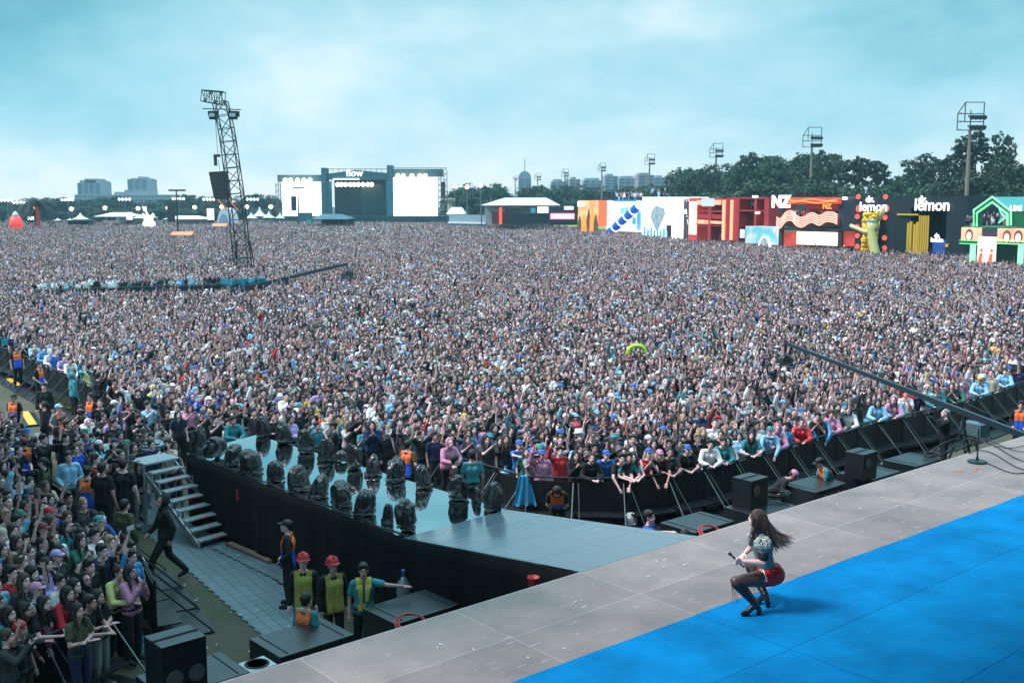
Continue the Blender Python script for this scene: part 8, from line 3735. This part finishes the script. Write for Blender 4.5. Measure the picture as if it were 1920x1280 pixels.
def crane(name, label, A, Bp, w0, w1, head, tripod, col):
    """camera crane: beam from the counterweight end A to the tip Bp"""
    t = thing(name, label, 'camera crane', (tripod.x, tripod.y, 0))
    o_ = V(tripod.x, tripod.y, 0)
    b = MB()
    A_, B_ = A - o_, Bp - o_
    n = 14
    x, y, d = basis(B_ - A_)
    vs = []
    for k in (0, 1):
        p = A_ if k == 0 else B_
        w = w0 if k == 0 else w1
        for i, j_ in ((-1, -1), (1, -1), (1, 1), (-1, 1)):
            vs.append(p + x * (i * w * .35) + y * (j_ * w / 2))
    b.add(vs, [(3, 2, 1, 0), (4, 5, 6, 7), (0, 1, 5, 4), (1, 2, 6, 5), (2, 3, 7, 6), (3, 0, 4, 7)])
    b.build('beam', mat('crane beam', (.015, .035, .045), rough=.35, spec=.7), t)
    b = MB()
    m1 = A_.lerp(B_, .1) + V(0, 0, .35)
    b.bar(A_ + V(0, 0, .1), A_.lerp(B_, .25) + V(0, 0, .28), .02)
    b.bar(A_.lerp(B_, .25) + V(0, 0, .28), B_ + V(0, 0, .08), .02)
    b.build('stay_cable', M_TW, t)
    b = MB()
    b.bar(B_ + V(0, 0, .1), B_ + V(0, 0, -.35), .07)
    b.build('drop_post', M_TW, t)
    o = bpy.data.objects.new('camera_head', bag_mesh(31, head[0], head[0] * .6, head[1]))
    COL.objects.link(o)
    o.parent = t
    o.location = B_ + V(0, 0, -.35 - head[1])
    piv = A_.lerp(B_, head[2])
    for a in (0.4, 2.5, 4.6):
        b = MB()
        b.bar((piv.x, piv.y, piv.z - .35), (piv.x + math.cos(a) * .6, piv.y + math.sin(a) * .6, .02), .05)
        b.build('tripod_leg', M_TW, t)
    b = MB()
    b.cone((piv.x, piv.y, piv.z - .4), (piv.x, piv.y, piv.z), .06, .06)
    b.build('tripod_head', M_TW, t)
    b = MB()
    b.cbox(A_ + (A_ - B_).normalized() * .1, (.35, .3, .35))
    b.build('counterweight', M_TW, t)
    return t


tipR = dp(1473, 643, 36)
endR = dp(1945, 826, 27.5)
pv = dp(1822, 781, 29.6)
crane('camera_crane', 'long black camera crane arm reaching over the crowd at right', endR, tipR, .17, .10, (.62, .40, .24), V(pv.x, pv.y, 0), 0)
tipL = dp(651, 495, 84)
endL = dp(432, 546, 82)
pv = dp(500, 531, 82.6)
crane('camera_crane', 'distant black camera crane arm rising right of the speaker tower', endL, tipL, .30, .20, (1.1, .8, .25), V(pv.x, pv.y, 0), 0)

# camera tripod on the stage edge at right and broadcast camera
c = gp(1832, 866, Z_ST + .008)
t = thing('camera_tripod', 'black weighted camera stand at the stage edge under the crane', 'tripod', (c.x, c.y, Z_ST + .008))
b = MB()
b.lathe([(.20, 0), (.20, .03), (.03, .05), (.03, .12)], n=16)
b.build('base', M_TW, t)
b = MB()
b.cone((0, 0, .1), (0, 0, .75), .018)
b.build('pole', M_TW, t)
c = gp(1828, 803, 1.45)
t = thing('broadcast_camera', 'broadcast camera wrapped in blue-grey plastic on a tripod near the crane', 'camera', (c.x, c.y, 0), .5)
t.scale = (.85, .85, .93)
b = MB()
b.cbox((0, 0, 1.55), (.45, .8, .38))
b.cbox((.2, -.2, 1.75), (.3, .2, .2))
b.build('housing', mat('camera rain cover', (.08, .14, .16), rough=.3, bump=.8, bscale=10), t)
for a in (0.2, 2.3, 4.4):
    b = MB()
    b.bar((0, 0, 1.35), (math.cos(a) * .55, math.sin(a) * .55, .02), .045)
    b.build('leg', M_TW, t)
# lime inflatable tube over the heads
c = gp(1193, 660, 1.9)
t_ = MB()
pts_ = [(math.cos(a) * .36, .0, math.sin(a) * .26) for a in np.linspace(-.35, 3.5, 22)]
t_.tube(pts_, .085, 10)
o = t_.build('pool_float', mat('lime vinyl', (.45, .72, .04), rough=.3), None, c, .2, smooth=True)
tag(o, 'lime green inflatable ring held up over the crowd', 'inflatable')

# ------------------------------------------------------------------ air
b = MB()
b.box(-1350, 1350, -100, 940, -1.0, 95)
hz = b.build('haze', [])
hz.data.materials.clear()
m = bpy.data.materials.new('haze air')
m.use_nodes = True
nt = m.node_tree
for n_ in list(nt.nodes):
    nt.nodes.remove(n_)
o_ = nt.nodes.new('ShaderNodeOutputMaterial')
pv_ = nt.nodes.new('ShaderNodeVolumePrincipled')
pv_.inputs['Color'].default_value = (.45, .85, 1.0, 1)
pv_.inputs['Density'].default_value = .00032
pv_.inputs['Anisotropy'].default_value = .2
nt.links.new(pv_.outputs[0], o_.inputs['Volume'])
m.cycles.homogeneous_volume = True
hz.data.materials.append(m)
tag(hz, kind='stuff')
# tree prototypes nobody used
for k_, rec in TK.items():
    if not rec[1]:
        for ch in list(rec[0].children):
            bpy.data.objects.remove(ch)
        bpy.data.objects.remove(rec[0])
